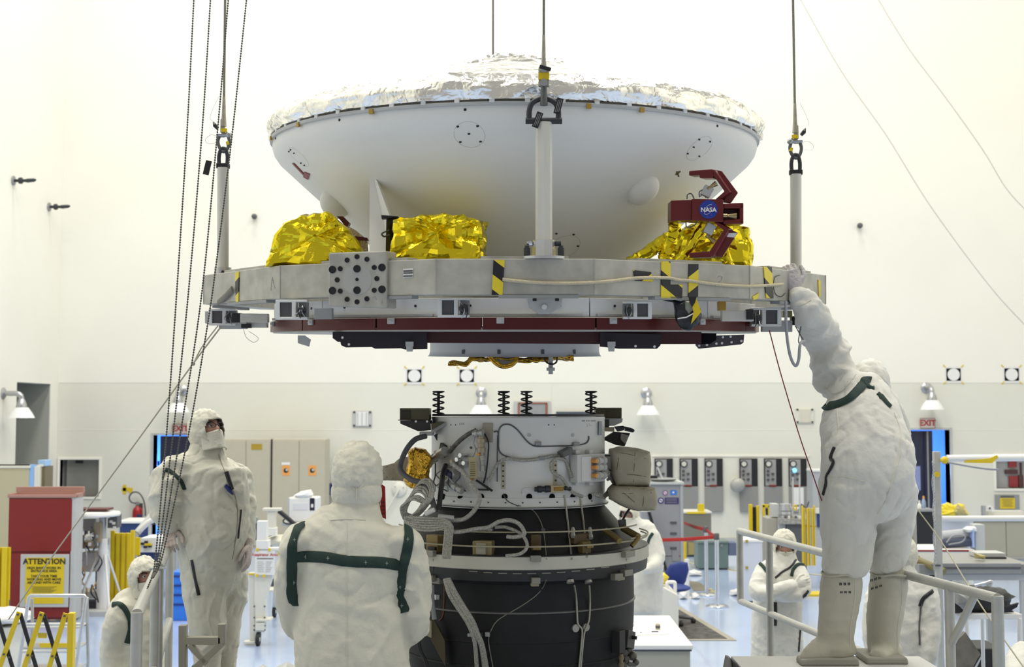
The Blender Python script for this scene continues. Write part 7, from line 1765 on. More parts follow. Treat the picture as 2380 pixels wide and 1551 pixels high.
tubes('arm', LGREY, am, [at(318, 1240, 18.6), at(352, 1200, 18.8)], r=.05, n=14); tubes('arm_foot', LGREY, am, [at(316, 1238, 18.6), V((at(312, 1240, 18.6).x, 18.6, 0))], r=.04, n=14); tubes('white_duct', WHITE, am, [at(326, 1232, 18.5), at(345, 1215, 18.5), at(364, 1205, 18.5)], r=.04, n=12, k=5); part('dark_joint', DGREY, am, (344, 1208, 362, 1220, 18.55, .1))
part('yellow_bracket', YEL, am, (314, 1250, 324, 1292, 18.5, .05))
c = w(324, 1187); fe = thing('fire_extinguisher', 'red fire extinguisher with a looped black hose on the wall', 'fire extinguisher', c)
m = MB(); m.lathe([(0, -.34), (.095, -.34), (.10, -.32), (.10, .02), (.085, .07), (.04, .11), (.03, .13), (0, .13)], 22, Matrix.Translation(c + V((0, -.14, -.02)))); m.build('cylinder', mat('extinguisher_red', (.35, .012, .015), .3), fe, smooth=40)
m = MB(); m.box(c + V((0, -.14, .16)), (.07, .05, .07)); m.build('valve', STEEL, fe, bevel=.006); m = MB(); m.box(c + V((0, -.03, .0)), (.10, .10, .06)); m.box(c + V((0, -.008, 0)), (.14, .03, .3)); m.build('wall_bracket', DGREY, fe)
tubes('hose', DGREY, fe, [c + V((0, -.14, .16)), c + V((-.12, -.16, .18)), c + V((-.17, -.16, .28)), c + V((-.10, -.16, .38)), c + V((.03, -.16, .37)), c + V((.13, -.16, .22)), c + V((.17, -.16, .0)), c + V((.17, -.16, -.1))], r=.016, n=8, k=6)
part('label_band', mat('navy_label', (.03, .03, .10), .5), fe, (317, 1196, 331, 1203, 26.755, .005), bevel=0)
bl = thing('blue_lit_box', 'equipment box painted as if blue-lit, on the floor behind the left man', 'crate', V((at(418, 1390, 17.).x, 17., 0)))
BL = mat('blue_lit_box_paint', (.03, .20, .80), .4); a, b = at(398, 1330, 17.), at(440, 1330, 17.); m = MB(); m.box2((a.x, 17., 0), (b.x, 17.5, a.z)); m.build('equipment_box', BL, bl, bevel=.01)  # blue light on the equipment is put into this paint
for i in range(4): part('box_rib', mat('deep_blue', (.005, .03, .20), .5), bl, (399, 1338 + i * 22, 439, 1342 + i * 22, 16.985, .02))

def cupboard(label, x0, x1, y0, Yd, extra):
    a, b = at(x0, y0, Yd), at(x1, y0, Yd); t = thing('storage_cabinet', label, 'cabinet', V(((a.x + b.x) / 2, Yd + .3, 0)), group='beige double-door cabinets')
    m = MB(); m.box2((a.x, Yd + .02, 0), (b.x, Yd + .6, a.z)); m.build('body', BEIGE, t, bevel=.008)
    mx = (x0 + x1) / 2 + .5
    for i, (u, v) in enumerate(((x0 + 1.5, mx - .6), (mx + .6, x1 - 1.5))):
        p, q = at(u, y0 + 3, Yd), at(v, y0 + 3, Yd); m = MB(); m.box2((p.x, Yd, .06), (q.x, Yd + .022, p.z)); d = m.build('door', BEIGE, t, bevel=.004)
        hx = q.x - .05 if i == 0 else p.x + .05; k = MB(); k.box((hx, Yd - .015, 1.05), (.02, .03, .12)); k.build('handle', STEEL, d, bevel=.003)
        if extra == 'orange':
            o = part('orange_label', ORANGE, d, ((u + v) / 2 - 9, 1082, (u + v) / 2 + 9, 1106, Yd - .004, .004), bevel=0)
            cc = at((u + v) / 2, 1094, Yd - .006); k = MB(); k.cyl(cc, cc - V((0, .003, 0)), .048, n=20); k.build('label_mark', BLACK, d); k = MB(); k.cyl(cc + V((.016, -.003, .012)), cc + V((.016, -.005, .012)), .026, n=16); k.build('label_glint', LGREY, d)
            if i == 0: part('paper_strip', PAPER, d, ((u + v) / 2 - 10, 1075, (u + v) / 2 + 9, 1081, Yd - .004, .004), bevel=0)
        elif i == 1: o = part('yellow_label', mat('dull_yellow', (.40, .27, .02), .5), d, (584, 1032, 609, 1046, Yd - .004, .004), bevel=0)
    return t
cupboard('beige double-door cabinet with a yellow label', 514, 629, 1021, 26.0, 'yellow')
cupboard('beige double-door cabinet with two orange labels', 633, 757, 1021, 26.0, 'orange')
dg = MB(); rect(dg, 629.8, 1021, 632.2, 1260, 26.05, .3); tag(dg.build('gap_board', BLACK), 'black strip between the two beige cabinets', 'board')
m = MB(); rect(m, 759, 1125, 774, 1152, 26.7, .3); tag(m.build('wall_box', NAVY, bevel=.02), 'small dark blue box on the wall right of the cabinets', 'box')
Y = 20.
wi = thing('white_instrument', 'white boxy instrument with papers on top', 'instrument', V((at(704, 1215, Y).x, Y, 0)))
part('case', WHITE, wi, (672, 1157, 737, 1214, Y, .4), bevel=.02); part('front_inset', mat('inset_white', (.70, .71, .74), .4), wi, (681, 1170, 716, 1186, Y - .006, .01)); part('side_shade', LGREY, wi, (668, 1158, 673, 1212, Y + .02, .3))
part('display', mat('instrument_display', (.01, .012, .03), .3), wi, (720, 1158, 731, 1187, Y - .008, .01)); part('display_mark', WHITE, wi, (723, 1172, 728, 1180, Y - .011, .004), bevel=0)
m = MB(); a, b = at(672, 1214, Y), at(737, 1214, Y); m.box2((a.x - .1, Y - .1, a.z - .05), (b.x + .1, Y + .5, a.z)); m.build('stand_top', LGREY, wi)
for x in (a.x, b.x): m = MB(); m.box2((x - .02, Y, 0), (x + .02, Y + .04, a.z - .05)); m.build('stand_leg', LGREY, wi)
sil([(682, 1152), (700, 1143), (722, 1138), (728, 1150), (722, 1157), (695, 1160)], Y + .1, .25, 'paper_heap', PAPER, wi, .01)
tubes('black_arm', BLACK, wi, [at(648, 1188, Y - .2), at(672, 1208, Y - .2), at(694, 1228, Y - .2)], r=.035, n=8); tubes('black_cable', BLACK, wi, [at(668, 1200, Y - .1), at(658, 1212, Y - .1), at(668, 1218, Y - .1), at(690, 1218, Y - .1)], r=.012, n=6, k=5)
Y = 15.2
wt = thing('post_trolley', 'white wheeled post trolley with a red-headed notice sheet', 'trolley', V((at(615, 1480, Y).x, Y, 0)))
P = lambda px, py, d=0.: at(px, py, Y + d)
m = MB(); m.hull4([P(592, 1330), P(637, 1330), P(616, 1395), P(615, 1470), P(594, 1470), P(591, 1395)], V((0, .1, 0))); m.build('main_leg', OFFW, wt, bevel=.006)
m = MB(); m.hull4([P(578, 1332, .05), P(592, 1332, .05), P(592, 1490, .05), P(580, 1490, .05)], V((0, .1, 0))); m.build('side_leg', OFFW, wt, bevel=.006)
part('upper_post', WHITE, wt, (597, 1212, 619, 1260, Y, .12)); part('post_collar', WHITE, wt, (595, 1257, 623, 1277, Y - .02, .16)); part('rear_post', OFFW, wt, (621, 1186, 639, 1234, Y + .4, .1)); part('rear_head', OFFW, wt, (610, 1182, 652, 1188, Y + .38, .12)); part('rear_collar', WHITE, wt, (621, 1228, 640, 1246, Y + .35, .16))
part('beam', WHITE, wt, (594, 1274, 690, 1280, Y, .12))
ns = part('notice_sheet', PAPER, wt, (593, 1281, 638, 1337, Y - .03, .006), bevel=0)
lettering('Respirator Area', .046, mat('notice_red', (.5, .05, .05), .6), ns, P(615.5, 1290, -.034), X, Z, .001)
part('notice_rule', DGREY, ns, (597, 1298, 635, 1300, Y - .034, .003), bevel=0)
m = MB()
for i in range(6): rect(m, 598, 1306 + i * 4.5, 612 + (i % 2) * 2, 1307 + i * 4.5, Y - .034, .003); rect(m, 617, 1306 + i * 4.5, 632 - (i % 3) * 2, 1307 + i * 4.5, Y - .034, .003)
m.build('notice_lines', LGREY, ns)
for x, y in ((598, 1278), (626, 1278), (597, 1338), (613, 1339)): part('yellow_clip', YEL, wt, (x - 3, y - 3, x + 3, y + 4, Y - .04, .01))
part('yellow_tape', YEL, wt, (576, 1333, 592, 1337, Y + .03, .01)); part('foot_pad', OFFW, wt, (566, 1492, 592, 1497, Y, .12)); part('shelf', OFFW, wt, (594, 1440, 628, 1446, Y - .05, .2)); part('leg_box', OFFW, wt, (593, 1448, 614, 1466, Y - .05, .15))
for y in (1410, 1436, 1455, 1465): 
    for x in (591, 615): k = MB(); k.ball(P(x, y, -.02), .012, 8, 6); k.build('bolt', DGREY, wt)
def caster(px, py, Yd, r, par):
    c = at(px, py, Yd); c.z = r; m = MB(); m.lathe([(r * .35, -.02), (r, -.02), (r, .02), (r * .35, .02)], 20, Matrix.Translation(c) @ Matrix.Rotation(pi / 2, 4, 'Y') @ Matrix.Rotation(.0, 4, 'Z')); o = m.build('caster_wheel', RUBBER, par, smooth=40)
    k = MB(); k.cyl(c - V((.02, 0, 0)), c + V((.02, 0, 0)), r * .36, n=12); k.build('hub', WHITE, o); k = MB(); k.box(c + V((0, .03, r * .9)), (.06, .02, r * 1.1), Matrix.Rotation(.3, 3, 'X')); k.build('caster_fork', STEEL, o)
caster(600, 1490, Y, .075, wt); caster(638, 1425, 17.3, .075, wt)
tubes('rear_strut', LGREY, wt, [P(636, 1340, 1.), P(640, 1380, 1.6), P(638, 1410, 2.1)], r=.03); part('dark_wedge', DGREY, wt, (624, 1345, 640, 1368, Y + 1., .1)); part('rear_plate', OFFW, wt, (618, 1372, 638, 1376, Y + .6, .3))
tr2 = sil([(622, 1250), (640, 1244), (690, 1242), (720, 1246), (720, 1266), (690, 1272), (640, 1270), (624, 1264)], Y + .6, .5, 'tray_bag', mat('pale_bag', (.62, .60, .50), .4, bump=.6, bscale=14), wt, .012)
part('yellow_tab', YEL, wt, (646, 1282, 656, 1292, Y + .2, .02))
m = MB(); c = at(592, 1236, Y + .8); m.cyl(c, c + V((0, .1, 0)), .105, n=22); m.build('dark_reel', DGREY, wt, smooth=40)
part('small_display', MGREY, wt, (582, 1203, 597, 1216, Y + .7, .1))
for i, (a, b, c_) in enumerate(((585, 632, 1549), (632, 700, 1544))):
    g = thing('white_bag', ('small' if i == 0 else 'larger') + ' white bag on the platform at the bottom edge', 'bag', V((at((a + b) / 2, 1600, 6.6).x, 6.6, .8)))
    sil([(a, 1610), (a + 2, c_ + 10), ((a + b) / 2, c_), (b - 2, c_ + 8), (b, 1610), ((a + b) / 2, 1740)], 6.6, .3, 'bag_body', WHITE, g, .01)
Y = 20.
gc = thing('grey_console', 'tall grey equipment console with round stickers', 'console', V((at(1550, 1300, Y).x, Y + .3, 0)))
CGM = mat('console_grey', (.30, .31, .33), .45, vary=.04)
a, b = at(1512, 1126, Y), at(1588, 1126, Y); m = MB(); m.box2((a.x, Y, 0), (b.x, Y + .7, a.z)); m.build('cabinet', CGM, gc, bevel=.01)
part('top_plate', LGREY, gc, (1508, 1121, 1590, 1127, Y - .03, .76)); part('side_strip', mat('pale_console', (.40, .41, .43), .45), gc, (1581, 1127, 1589, 1330, Y - .012, .05))
m = MB(); m.hull4([at(1490, 1190, Y - .3), at(1512, 1190, Y - .3), at(1553, 1330, Y - .3), at(1538, 1362, Y - .3), at(1500, 1362, Y - .3)], V((0, .25, 0))); m.build('sloped_side', CGM, gc); m = MB(); m.hull4([at(1505, 1190, Y - .32), at(1512, 1190, Y - .32), at(1553, 1330, Y - .32), at(1546, 1330, Y - .32)], V((0, .02, 0))); m.build('dark_edge', BLACK, gc)
c = at(1540, 1117, Y + .2); m = MB(); m.lathe([(0, 0), (.2, 0), (.24, .03), (.23, .035), (0, .01)], 28, Matrix.Translation(c)); m.build('steel_dish', CHROME, gc, smooth=40); tubes('rod', LGREY, gc, [at(1528, 1086, Y + .2), at(1542, 1120, Y + .2)], r=.014)
part('black_tool', BLACK, gc, (1508, 1106, 1528, 1115, Y + .15, .1))
for (x, y, r, m1, m2) in ((1546, 1146, 6, mat('st_purple', (.25, .10, .25), .5), WHITE), (1536, 1164, 7, mat('st_navy', (.03, .03, .18), .5), WHITE)):
    c = at(x, y, Y - .005); k = MB(); k.cyl(c, c - V((0, .004, 0)), r * mpp(Y), n=20); o = k.build('round_sticker', m1, gc); k = MB(); k.cyl(c - V((0, .004, 0)), c - V((0, .006, 0)), r * .6 * mpp(Y), n=16); o2 = k.build('sticker_centre', m2, o); k = MB(); k.box(c - V((0, .007, 0)), (r * .9 * mpp(Y), .002, r * .35 * mpp(Y)), Matrix.Rotation(.5, 3, 'Y')); k.build('sticker_mark', m1, o)
o = part('blue_sticker', mat('st_blue', (.04, .18, .62), .5), gc, (1558, 1140, 1573, 1151, Y - .006, .004), bevel=0); part('sticker_mark', WHITE, o, (1563, 1143, 1567, 1147, Y - .009, .003), bevel=0)
o = part('navy_sticker', mat('st_navy2', (.05, .04, .14), .5), gc, (1545, 1157, 1578, 1172, Y - .006, .004), bevel=0)
for i in range(3): part('sticker_line', MGREY, o, (1549, 1160 + i * 4, 1573, 1161 + i * 4, Y - .009, .003), bevel=0)
for y in (1213, 1238, 1272): part('latch', DGREY, gc, (1558, y, 1573, y + 5, Y - .015, .02))
part('outlet', MGREY, gc, (1562, 1280, 1578, 1305, Y - .01, .02)); m = MB(); rect(m, 1512, 1292, 1582, 1293.5, Y - .004, .01); m.build('seam_line', DGREY, gc)
def simple(name, label, cat, x0, y0, x1, Yd, dep, mt, top=None, floor=True, y1=None):
    a, b = at(x0, y0, Yd), at(x1, y0, Yd); zb = 0 if floor else at(x0, y1, Yd).z
    t = thing(name, label, cat, V(((a.x + b.x) / 2, Yd + dep / 2, zb)))
    m = MB(); m.box2((a.x, Yd, zb + (.02 if floor else 0)), (b.x, Yd + dep, a.z)); m.build('body', mt, t, bevel=.01)
    if top: m = MB(); m.box2((a.x - .01, Yd - .01, a.z - .03), (b.x + .01, Yd + dep + .01, a.z + .005)); m.build('top', top, t, bevel=.005)
    if floor:
        for sx in (a.x + .05, b.x - .05): m = MB(); m.box2((sx - .03, Yd + .03, 0), (sx + .03, Yd + dep - .03, .03)); m.build('foot', DGREY, t)
    return t
t = simple('low_cabinet', 'olive grey low cabinet with a yellow strip behind the red belts', 'cabinet', 1588, 1190, 1653, 24.5, .6, mat('olive_grey', (.19, .19, .16), .5), OFFW)
part('yellow_strip', YEL, t, (1596, 1190, 1640, 1195, 24.48, .01)); part('yellow_post', YEL, t, (1622, 1172, 1637, 1192, 24.5, .05)); part('tan_panel', mat('tan_panel', (.34, .28, .10), .6), t, (1600, 1262, 1626, 1290, 24.47, .02))
t = simple('green_crate', 'grey-green crate on the floor behind the stanchions', 'crate', 1622, 1261, 1693, 22.5, .5, mat('grey_green', (.14, .20, .19), .5)); part('crate_lid', mat('grey_green2', (.18, .24, .22), .5), t, (1621, 1258, 1694, 1263, 22.48, .54)); part('side_box', mat('slate_blue', (.12, .15, .24), .5), t, (1694, 1262, 1712, 1292, 22.5, .3))
for x in (1640, 1675): part('latch', STEEL, t, (x, 1266, x + 5, 1272, 22.47, .02))
t = simple('white_bin', 'white box with yellow corner tape beside the folded-arms man', 'box', 1726, 1256, 1772, 18.6, .5, mat('bluish_white', (.62, .66, .74), .5), WHITE)
for x, y in ((1736, 1258), (1736, 1320), (1764, 1322)): part('corner_tape', mat('dull_yellow', (.40, .27, .02), .5), t, (x - 3, y - 3, x + 3, y + 4, 18.57, .01))
t = simple('grey_locker', 'pale grey locker behind the stooping man', 'cabinet', 1889, 1096, 1945, 25.5, .5, mat('locker_grey', (.42, .44, .46), .5)); part('locker_top', WHITE, t, (1888, 1092, 1946, 1097, 25.48, .52)); part('dark_panel', NAVY, t, (1899, 1196, 1945, 1226, 25.46, .03)); part('shelf_edge', OFFW, t, (1896, 1181, 1945, 1194, 25.42, .06))
def stanchion(label, px, py_base, y_top):
    b = floor_at(px, py_base); t = thing('belt_stanchion', label, 'stanchion', b, group='chrome belt stanchions')
    h = at(px, y_top, b.y).z
    m = MB(); m.lathe([(0, .0), (.155, 0), (.16, .012), (.15, .02), (.05, .035), (0, .035)], 32); m.build('base', CHROME, t, local=True, smooth=40)
    m = MB(); m.cyl((0, 0, .03), (0, 0, h - .08), .030, n=18); m.build('pole', CHROME, t, local=True, smooth=40)
    m = MB(); m.lathe([(.036, h - .09), (.038, h - .08), (.038, h - .01), (.03, h), (0, h)], 18); m.build('head', DGREY, t, local=True, smooth=40)
    return b, h
b1_, h1 = stanchion('chrome belt stanchion nearer the folded-arms man', 1667, 1411, 1240)
b2_, h2 = stanchion('chrome belt stanchion just behind the front one', 1642, 1384, 1224)
def belt(label, p, q, wd=.05):
    m = MB(); m.loft([p, (p + q) / 2 - Z * .012, q], [(wd / 2, .004)] * 3, 8, ref=(q - p).cross(Z)); tag(m.build('red_belt', mat('red_belt', (.42, .02, .015), .6)), label, 'belt', 'red barrier belts')
belt('red barrier belt running left from the front stanchion', b1_ + Z * (h1 - .05), at(1522, 1256, 18.6)); belt('short red barrier belt joining the two stanchions', b1_ + Z * (h1 - .05), b2_ + Z * (h2 - .05)); belt('red barrier belt slanting up left from the rear stanchion', b2_ + Z * (h2 - .05), at(1590, 1216, 21.0))
Y = 17.
bc2 = thing('office_chair', 'blue upholstered office chair beside the white console', 'chair', V((at(1570, 1390, Y).x, Y, 0)))
sil([(1540, 1362), (1546, 1330), (1558, 1311), (1580, 1305), (1598, 1308), (1601, 1325), (1594, 1352), (1582, 1372), (1562, 1374), (1548, 1372)], Y, .10, 'backrest', BLUE, bc2, .002); z0 = at(1570, 1372, Y).z
m = MB(); c = V((at(1555, 1390, Y).x, Y - .25, .46)); m.ball(c, (.25, .24, .05), 24, 10); m.build('seat', BLUE, bc2, smooth=180); tubes('back_bar', DGREY, bc2, [c + V((.05, .15, -.03)), V((at(1572, 1370, Y).x, Y + .06, .5)), V((at(1572, 1345, Y).x, Y + .06, at(1572, 1345, Y).z))], r=.02, k=4); tubes('gas_column', CHROME, bc2, [c - Z * .03, V((c.x, c.y, .08))], r=.03)
for i in range(5): a_ = 2 * pi * i / 5; e = V((c.x + .28 * cos(a_), c.y + .28 * sin(a_), .07)); tubes('base_leg', DGREY, bc2, [V((c.x, c.y, .1)), e], r=.02); m = MB(); m.ball(e - Z * .03, .035, 10, 8); m.build('caster', RUBBER, bc2, smooth=180)
Y = 15.6
wc2 = thing('white_console', 'white sloped-top console beside the dark motor', 'console', V((at(1525, 1470, Y).x, Y, 0)))
P = lambda px, py, d=0.: at(px, py, Y + d)
zb = V((0, 0, 0)); q0, q1 = P(1430, 1352), P(1577, 1384)
m = MB(); m.hull4([P(1430, 1350), P(1516, 1352), P(1577, 1384), V((q1.x, Y, 0)), V((q0.x, Y, 0))], V((0, .9, 0))); m.build('case', OFFW, wc2, bevel=.012)
part('side_recess', mat('recess_beige', (.42, .41, .34), .5), wc2, (1440, 1361, 1488, 1468, Y - .006, .01)); part('upper_box', OFFW, wc2, (1430, 1327, 1518, 1351, Y + .15, .45)); part('keyhole', BLACK, wc2, (1488, 1331, 1493, 1336, Y + .14, .02)); part('screw', DGREY, wc2, (1484, 1362, 1487, 1366, Y - .012, .01))
tubes('grab_handle', WHITE, wc2, [P(1550, 1372, .2), P(1550, 1357, .2), P(1553, 1354, .2), P(1566, 1354, .2), P(1569, 1358, .2), P(1569, 1380, .2)], r=.022, k=3)
yb = thing('yellow_bag', 'crumpled yellow plastic bag on the white console', 'bag', P(1535, 1358, .3)); sil([(1518, 1348), (1520, 1330), (1530, 1326), (1545, 1332), (1553, 1343), (1550, 1360), (1535, 1356), (1522, 1350)], Y + .3, .2, 'film', YELP, yb, .02, 28)
Y = 11.
wb = thing('white_chest', 'white chest with papers on its lid at the bottom', 'chest', V((at(1540, 1540, Y).x, Y + .5, 0)))
zl = at(1540, 1500, Y).z; xa, xb = at(1455, 1500, Y).x, at(1611, 1490, Y).x
m = MB(); m.box2((xa, Y + .03, .02), (xb - .02, Y + 1.55, zl - .04)); m.build('chest_body', mat('chest_grey', (.44, .44, .37), .5), wb, bevel=.01); m = MB(); m.box2((xa - .02, Y, zl - .04), (xb, Y + 1.6, zl)); ld = m.build('lid', WHITE, wb, bevel=.01); m = MB(); m.box2((xa, Y + .015, zl - .055), (xb - .01, Y + 1.5, zl - .042)); m.build('lid_shadow_gap', DGREY, wb)
pp = thing('paper_sheet', 'sheet of paper lying on the white chest lid', 'paper', V((at(1510, 1480, Y + .6).x, Y + .6, zl))); m = MB(); m.box((0, 0, .003), (.30, .22, .004), Matrix.Rotation(.2, 3, 'Z')); m.build('sheet', PAPER, pp, local=True); m = MB(); m.box((.05, .02, .008), (.06, .015, .008)); m.box((-.08, -.02, .008), (.012, .02, .006)); m.build('pen', BLACK, pp, local=True)
bt = thing('small_jar', 'small tan jar standing on the white chest lid', 'jar', V((at(1529, 1484, Y + .75).x, Y + .75, zl))); m = MB(); m.lathe([(0, 0), (.022, 0), (.022, .055), (.015, .06), (0, .06)], 16); m.build('jar_body', mat('jar_tan', (.5, .46, .32), .4), bt, local=True, smooth=40); m = MB(); m.lathe([(.0225, .018), (.0228, .02), (.0228, .04), (.0225, .042)], 16); m.build('jar_label', DGREY, bt, local=True)
q = [floor_at(1560, 1411), floor_at(1580, 1411), floor_at(1712, 1490), floor_at(1560, 1490)]
hm = thing('floor_mat', 'dark textured floor mat with a beige border beside the console', 'mat', floor_at(1620, 1460)); m = MB(); m.hull4(q, V((0, 0, .008))); m.build('border', mat('mat_border', (.34, .32, .26), .7), hm)
q2 = [floor_at(1560, 1418), floor_at(1580, 1420), floor_at(1690, 1487), floor_at(1560, 1487)]; m = MB(); m.hull4([v + Z * .008 for v in q2], V((0, 0, .004))); m.build('mat_surface', mat('mat_dark', (.11, .10, .09), .8, col2=(.04, .04, .04), vscale=9), hm)
def floor_tape(label, pts, wd):
    t = thing('floor_tape', label, 'tape', floor_at(*pts[0]), group='hazard tape lines on the floor')
    for (a, b) in zip(pts[:-1], pts[1:]):
        p, q = floor_at(*a), floor_at(*b); d = (q - p).normalized(); n = V((-d.y, d.x, 0)) * wd / 2; m = MB(); m.hull4([p + n, q + n, q - n, p - n], V((0, 0, .003))); m.build('strip', HAZF, t)
floor_tape('striped tape line on the floor behind the stanchions', [(1598, 1309), (1640, 1311), (1700, 1326), (1760, 1332)], .10); floor_tape('striped tape line on the floor by the blue chair', [(1600, 1352), (1662, 1376), (1620, 1382), (1580, 1380)], .10); floor_tape('yellow tape line on the floor right of the folded-arms man', [(1880, 1335), (1925, 1339)], .09)
m = MB(); m.hull4([floor_at(1600, 1352), floor_at(1625, 1354), floor_at(1652, 1374), floor_at(1612, 1374)], V((0, 0, .006))); tag(m.build('floor_plate', mat('floor_plate', (.22, .20, .15), .7)), 'small brown plate in the floor beside the blue chair', 'plate')
for i, (x0, y0, x1, y1, Yd) in enumerate(((1596, 1325, 1632, 1338, 20.5), (1578, 1374, 1596, 1392, 18.6), (1606, 1378, 1626, 1391, 18.8), (1695, 1370, 1730, 1384, 19.2))):
    g = thing('floor_bag', 'white plastic bag on the floor ' + ('behind the blue chair', 'at the foot of the blue chair', 'between the chair and the rear stanchion', 'right of the front stanchion')[i], 'bag', floor_at((x0 + x1) / 2, y1), group='white bags on the floor'); Yd = floor_at(0, y1).y
    sil([(x0, y1), (x0 + 2, y0 + 4), ((x0 + x1) / 2, y0), (x1 - 2, y0 + 4), (x1, y1)], Yd, .25, 'bag_film', WHITE, g, .015, 28)
tp = thing('white_pipe_leg', 'white upright pipe beside the blue chair', 'pipe', floor_at(1597, 1392)); p0 = floor_at(1597, 1392); tubes('pipe', WHITE, tp, [p0, V((p0.x, p0.y, at(1597, 1300, p0.y).z))], r=.035)
m = MB(); m.cyl(p0, p0 + Z * .02, .07, n=16); m.build('pipe_foot', WHITE, tp)
yt = thing('yellow_bollard', 'short yellow post beside the grey console', 'bollard', floor_at(1592, 1308)); p0 = floor_at(1592, 1308); tubes('post', YEL, yt, [p0, V((p0.x, p0.y, at(1592, 1260, p0.y).z))], r=.03); m = MB(); m.cyl(p0, p0 + Z * .02, .08, n=16); m.build('foot', YEL, yt)

Y = 21.
og = thing('yellow_gate', 'yellow and black gate posts left of the instrument bench', 'gate', V((at(1756, 1300, Y).x, Y, 0)))
def upto(px0, px1, y0, Yd, dep, mt, nm, par): a, b = at(px0, y0, Yd), at(px1, y0, Yd); m = MB(); m.box2((a.x, Yd, .02), (b.x, Yd + dep, a.z)); return m.build(nm, mt, par, bevel=.005)
upto(1741, 1749, 1173, Y, .06, YEL, 'post', og); upto(1749, 1759, 1179, Y + .03, .03, BLACK, 'black_panel', og); upto(1758, 1765, 1176, Y, .06, YEL, 'post', og); m = MB(); a, b = at(1738, 1300, Y), at(1768, 1300, Y); m.box2((a.x, Y - .1, 0), (b.x, Y + .2, .025)); m.build('foot', YEL, og)
og = thing('yellow_gate', 'narrow yellow gate post pair beside the instrument bench', 'gate', V((at(1781, 1300, Y).x, Y, 0)))
upto(1772, 1778, 1174, Y, .05, YEL, 'post', og); upto(1775, 1777.5, 1205, Y - .01, .03, DGREY, 'dark_edge', og); part('top_bar', YEL, og, (1772, 1173, 1791, 1180, Y, .05)); part('outer_post', YEL, og, (1785, 1175, 1791, 1199, Y, .05)); part('black_insert', BLACK, og, (1780, 1182, 1785, 1198, Y + .03, .02))
for x in (1784, 1792): part('yellow_peg', YEL, og, (x - 2, 1230, x + 3, 1242, Y - .05, .04))
Y = 20.
ib = thing('instrument_bench', 'grey vacuum instrument on a dark bench with a clear rod stand', 'instrument', V((at(1830, 1300, Y).x, Y, 0)))
upto(1828, 1874, 1219, Y, .5, mat('bench_slate', (.10, .11, .125), .5), 'bench_body', ib); part('bench_top', mat('speckled_top', (.40, .40, .38), .5, vary=.4, vscale=30), ib, (1812, 1206, 1874, 1219, Y - .05, .6)); upto(1783, 1806, 1205, Y + .1, .4, mat('bench_tan', (.38, .36, .30), .5), 'side_cabinet', ib); upto(1808, 1826, 1206, Y + .05, .3, LGREY, 'pedestal', ib)
part('grey_box', LGREY, ib, (1795, 1172, 1811, 1202, Y + .1, .25)); c = at(1826, 1186, Y + .1)
for dz, r in ((-.10, .10), (-.04, .11), (.02, .10), (.07, .09)): m = MB(); m.lathe([(0, -.025), (r, -.025), (r, .025), (0, .025)], 22, Matrix.Translation(c + Z * dz)); m.build('chamber_ring', ALUB, ib, smooth=40)
tubes('side_port', ALUB, ib, [c, c + V((.22, 0, .0))], r=.05, n=14); tubes('stand_rod', LGREY, ib, [at(1843, 1110, Y), at(1843, 1206, Y)], r=.012); tubes('stand_rod', LGREY, ib, [at(1858, 1105, Y), at(1859, 1206, Y)], r=.01); tubes('cable', DGREY, ib, [at(1862, 1172, Y), at(1874, 1180, Y), at(1880, 1166, Y)], r=.012, k=4)
m = MB(); m.tube([at(1848 + 3 * cos(a_), 1180 + 6 * sin(a_), Y - .05) for a_ in [2 * pi * i / 14 for i in range(14)]], .012, 6, closed=True); m.build('yellow_ring', YEL, ib)
for i in range(7): x = 1816 + i * 8; part('small_fitting', [CHROME, DGREY, WHITE][i % 3], ib, (x, 1200, x + 5, 1207, Y - .02, .05))
accordion('closed yellow accordion barrier right of the instrument bench', 1864, 1898, 1182, 1316, 19.4, 6)

Y = 12.2
ga = thing('gantry_frame', 'grey upright frame with white cross tubes and a chain at right', 'frame', V((at(2178, 1400, Y).x, Y, 0)))
P = lambda px, py, d=0.: at(px, py, Y + d)
a, b = P(2171, 1050), P(2186, 1050); m = MB(); m.box2((a.x, Y, 0), (b.x, Y + .06, a.z)); m.build('upright', RAILM, ga, bevel=.005); a, b = P(2117, 1186, .6), P(2130, 1186, .6); m = MB(); m.box2((a.x, Y + .6, 0), (b.x, Y + .65, a.z)); m.build('rear_upright', RAILM, ga, bevel=.005)
for y in (1248, 1262): part('yellow_band', mat('dull_yellow', (.40, .27, .02), .5), ga, (2112, y, 2122, y + 6, Y + .59, .07))
tubes('cross_tube', WHITE, ga, [P(2200, 1066), P(2420, 1064)], r=.033, n=16); tubes('cross_tube', WHITE, ga, [P(2188, 1206), P(2420, 1205)], r=.027, n=16)
m = MB(); m.ball(P(2195, 1070, -.03), .036, 14, 10); m.build('yellow_cap', YEL, ga, smooth=180); part('clamp', BLACK, ga, (2196, 1064, 2204, 1080, Y - .02, .06)); m = MB(); m.hull4([P(2243, 1072, -.04), P(2300, 1066, -.04), P(2318, 1058, -.04), P(2320, 1064, -.04), P(2306, 1077, -.04), P(2246, 1076, -.04)], V((0, .05, 0))); m.build('yellow_tape', YEL, ga)
m = MB(); c = P(2178, 1103, -.01); m.cyl(c, c - V((0, .008, 0)), .026, n=18); m.build('yellow_dot', YEL, ga); part('dark_band', DGREY, ga, (2170, 1313, 2187, 1317, Y - .01, .08)); tubes('slack_hose', mat('hose_grey', (.36, .37, .40), .5), ga, [P(2205, 1075, .1), P(2240, 1082, .1), P(2290, 1090, .1), P(2320, 1092, .1)], r=.010, k=5)
ch = None; xx = P(2168, 1075, -.05)
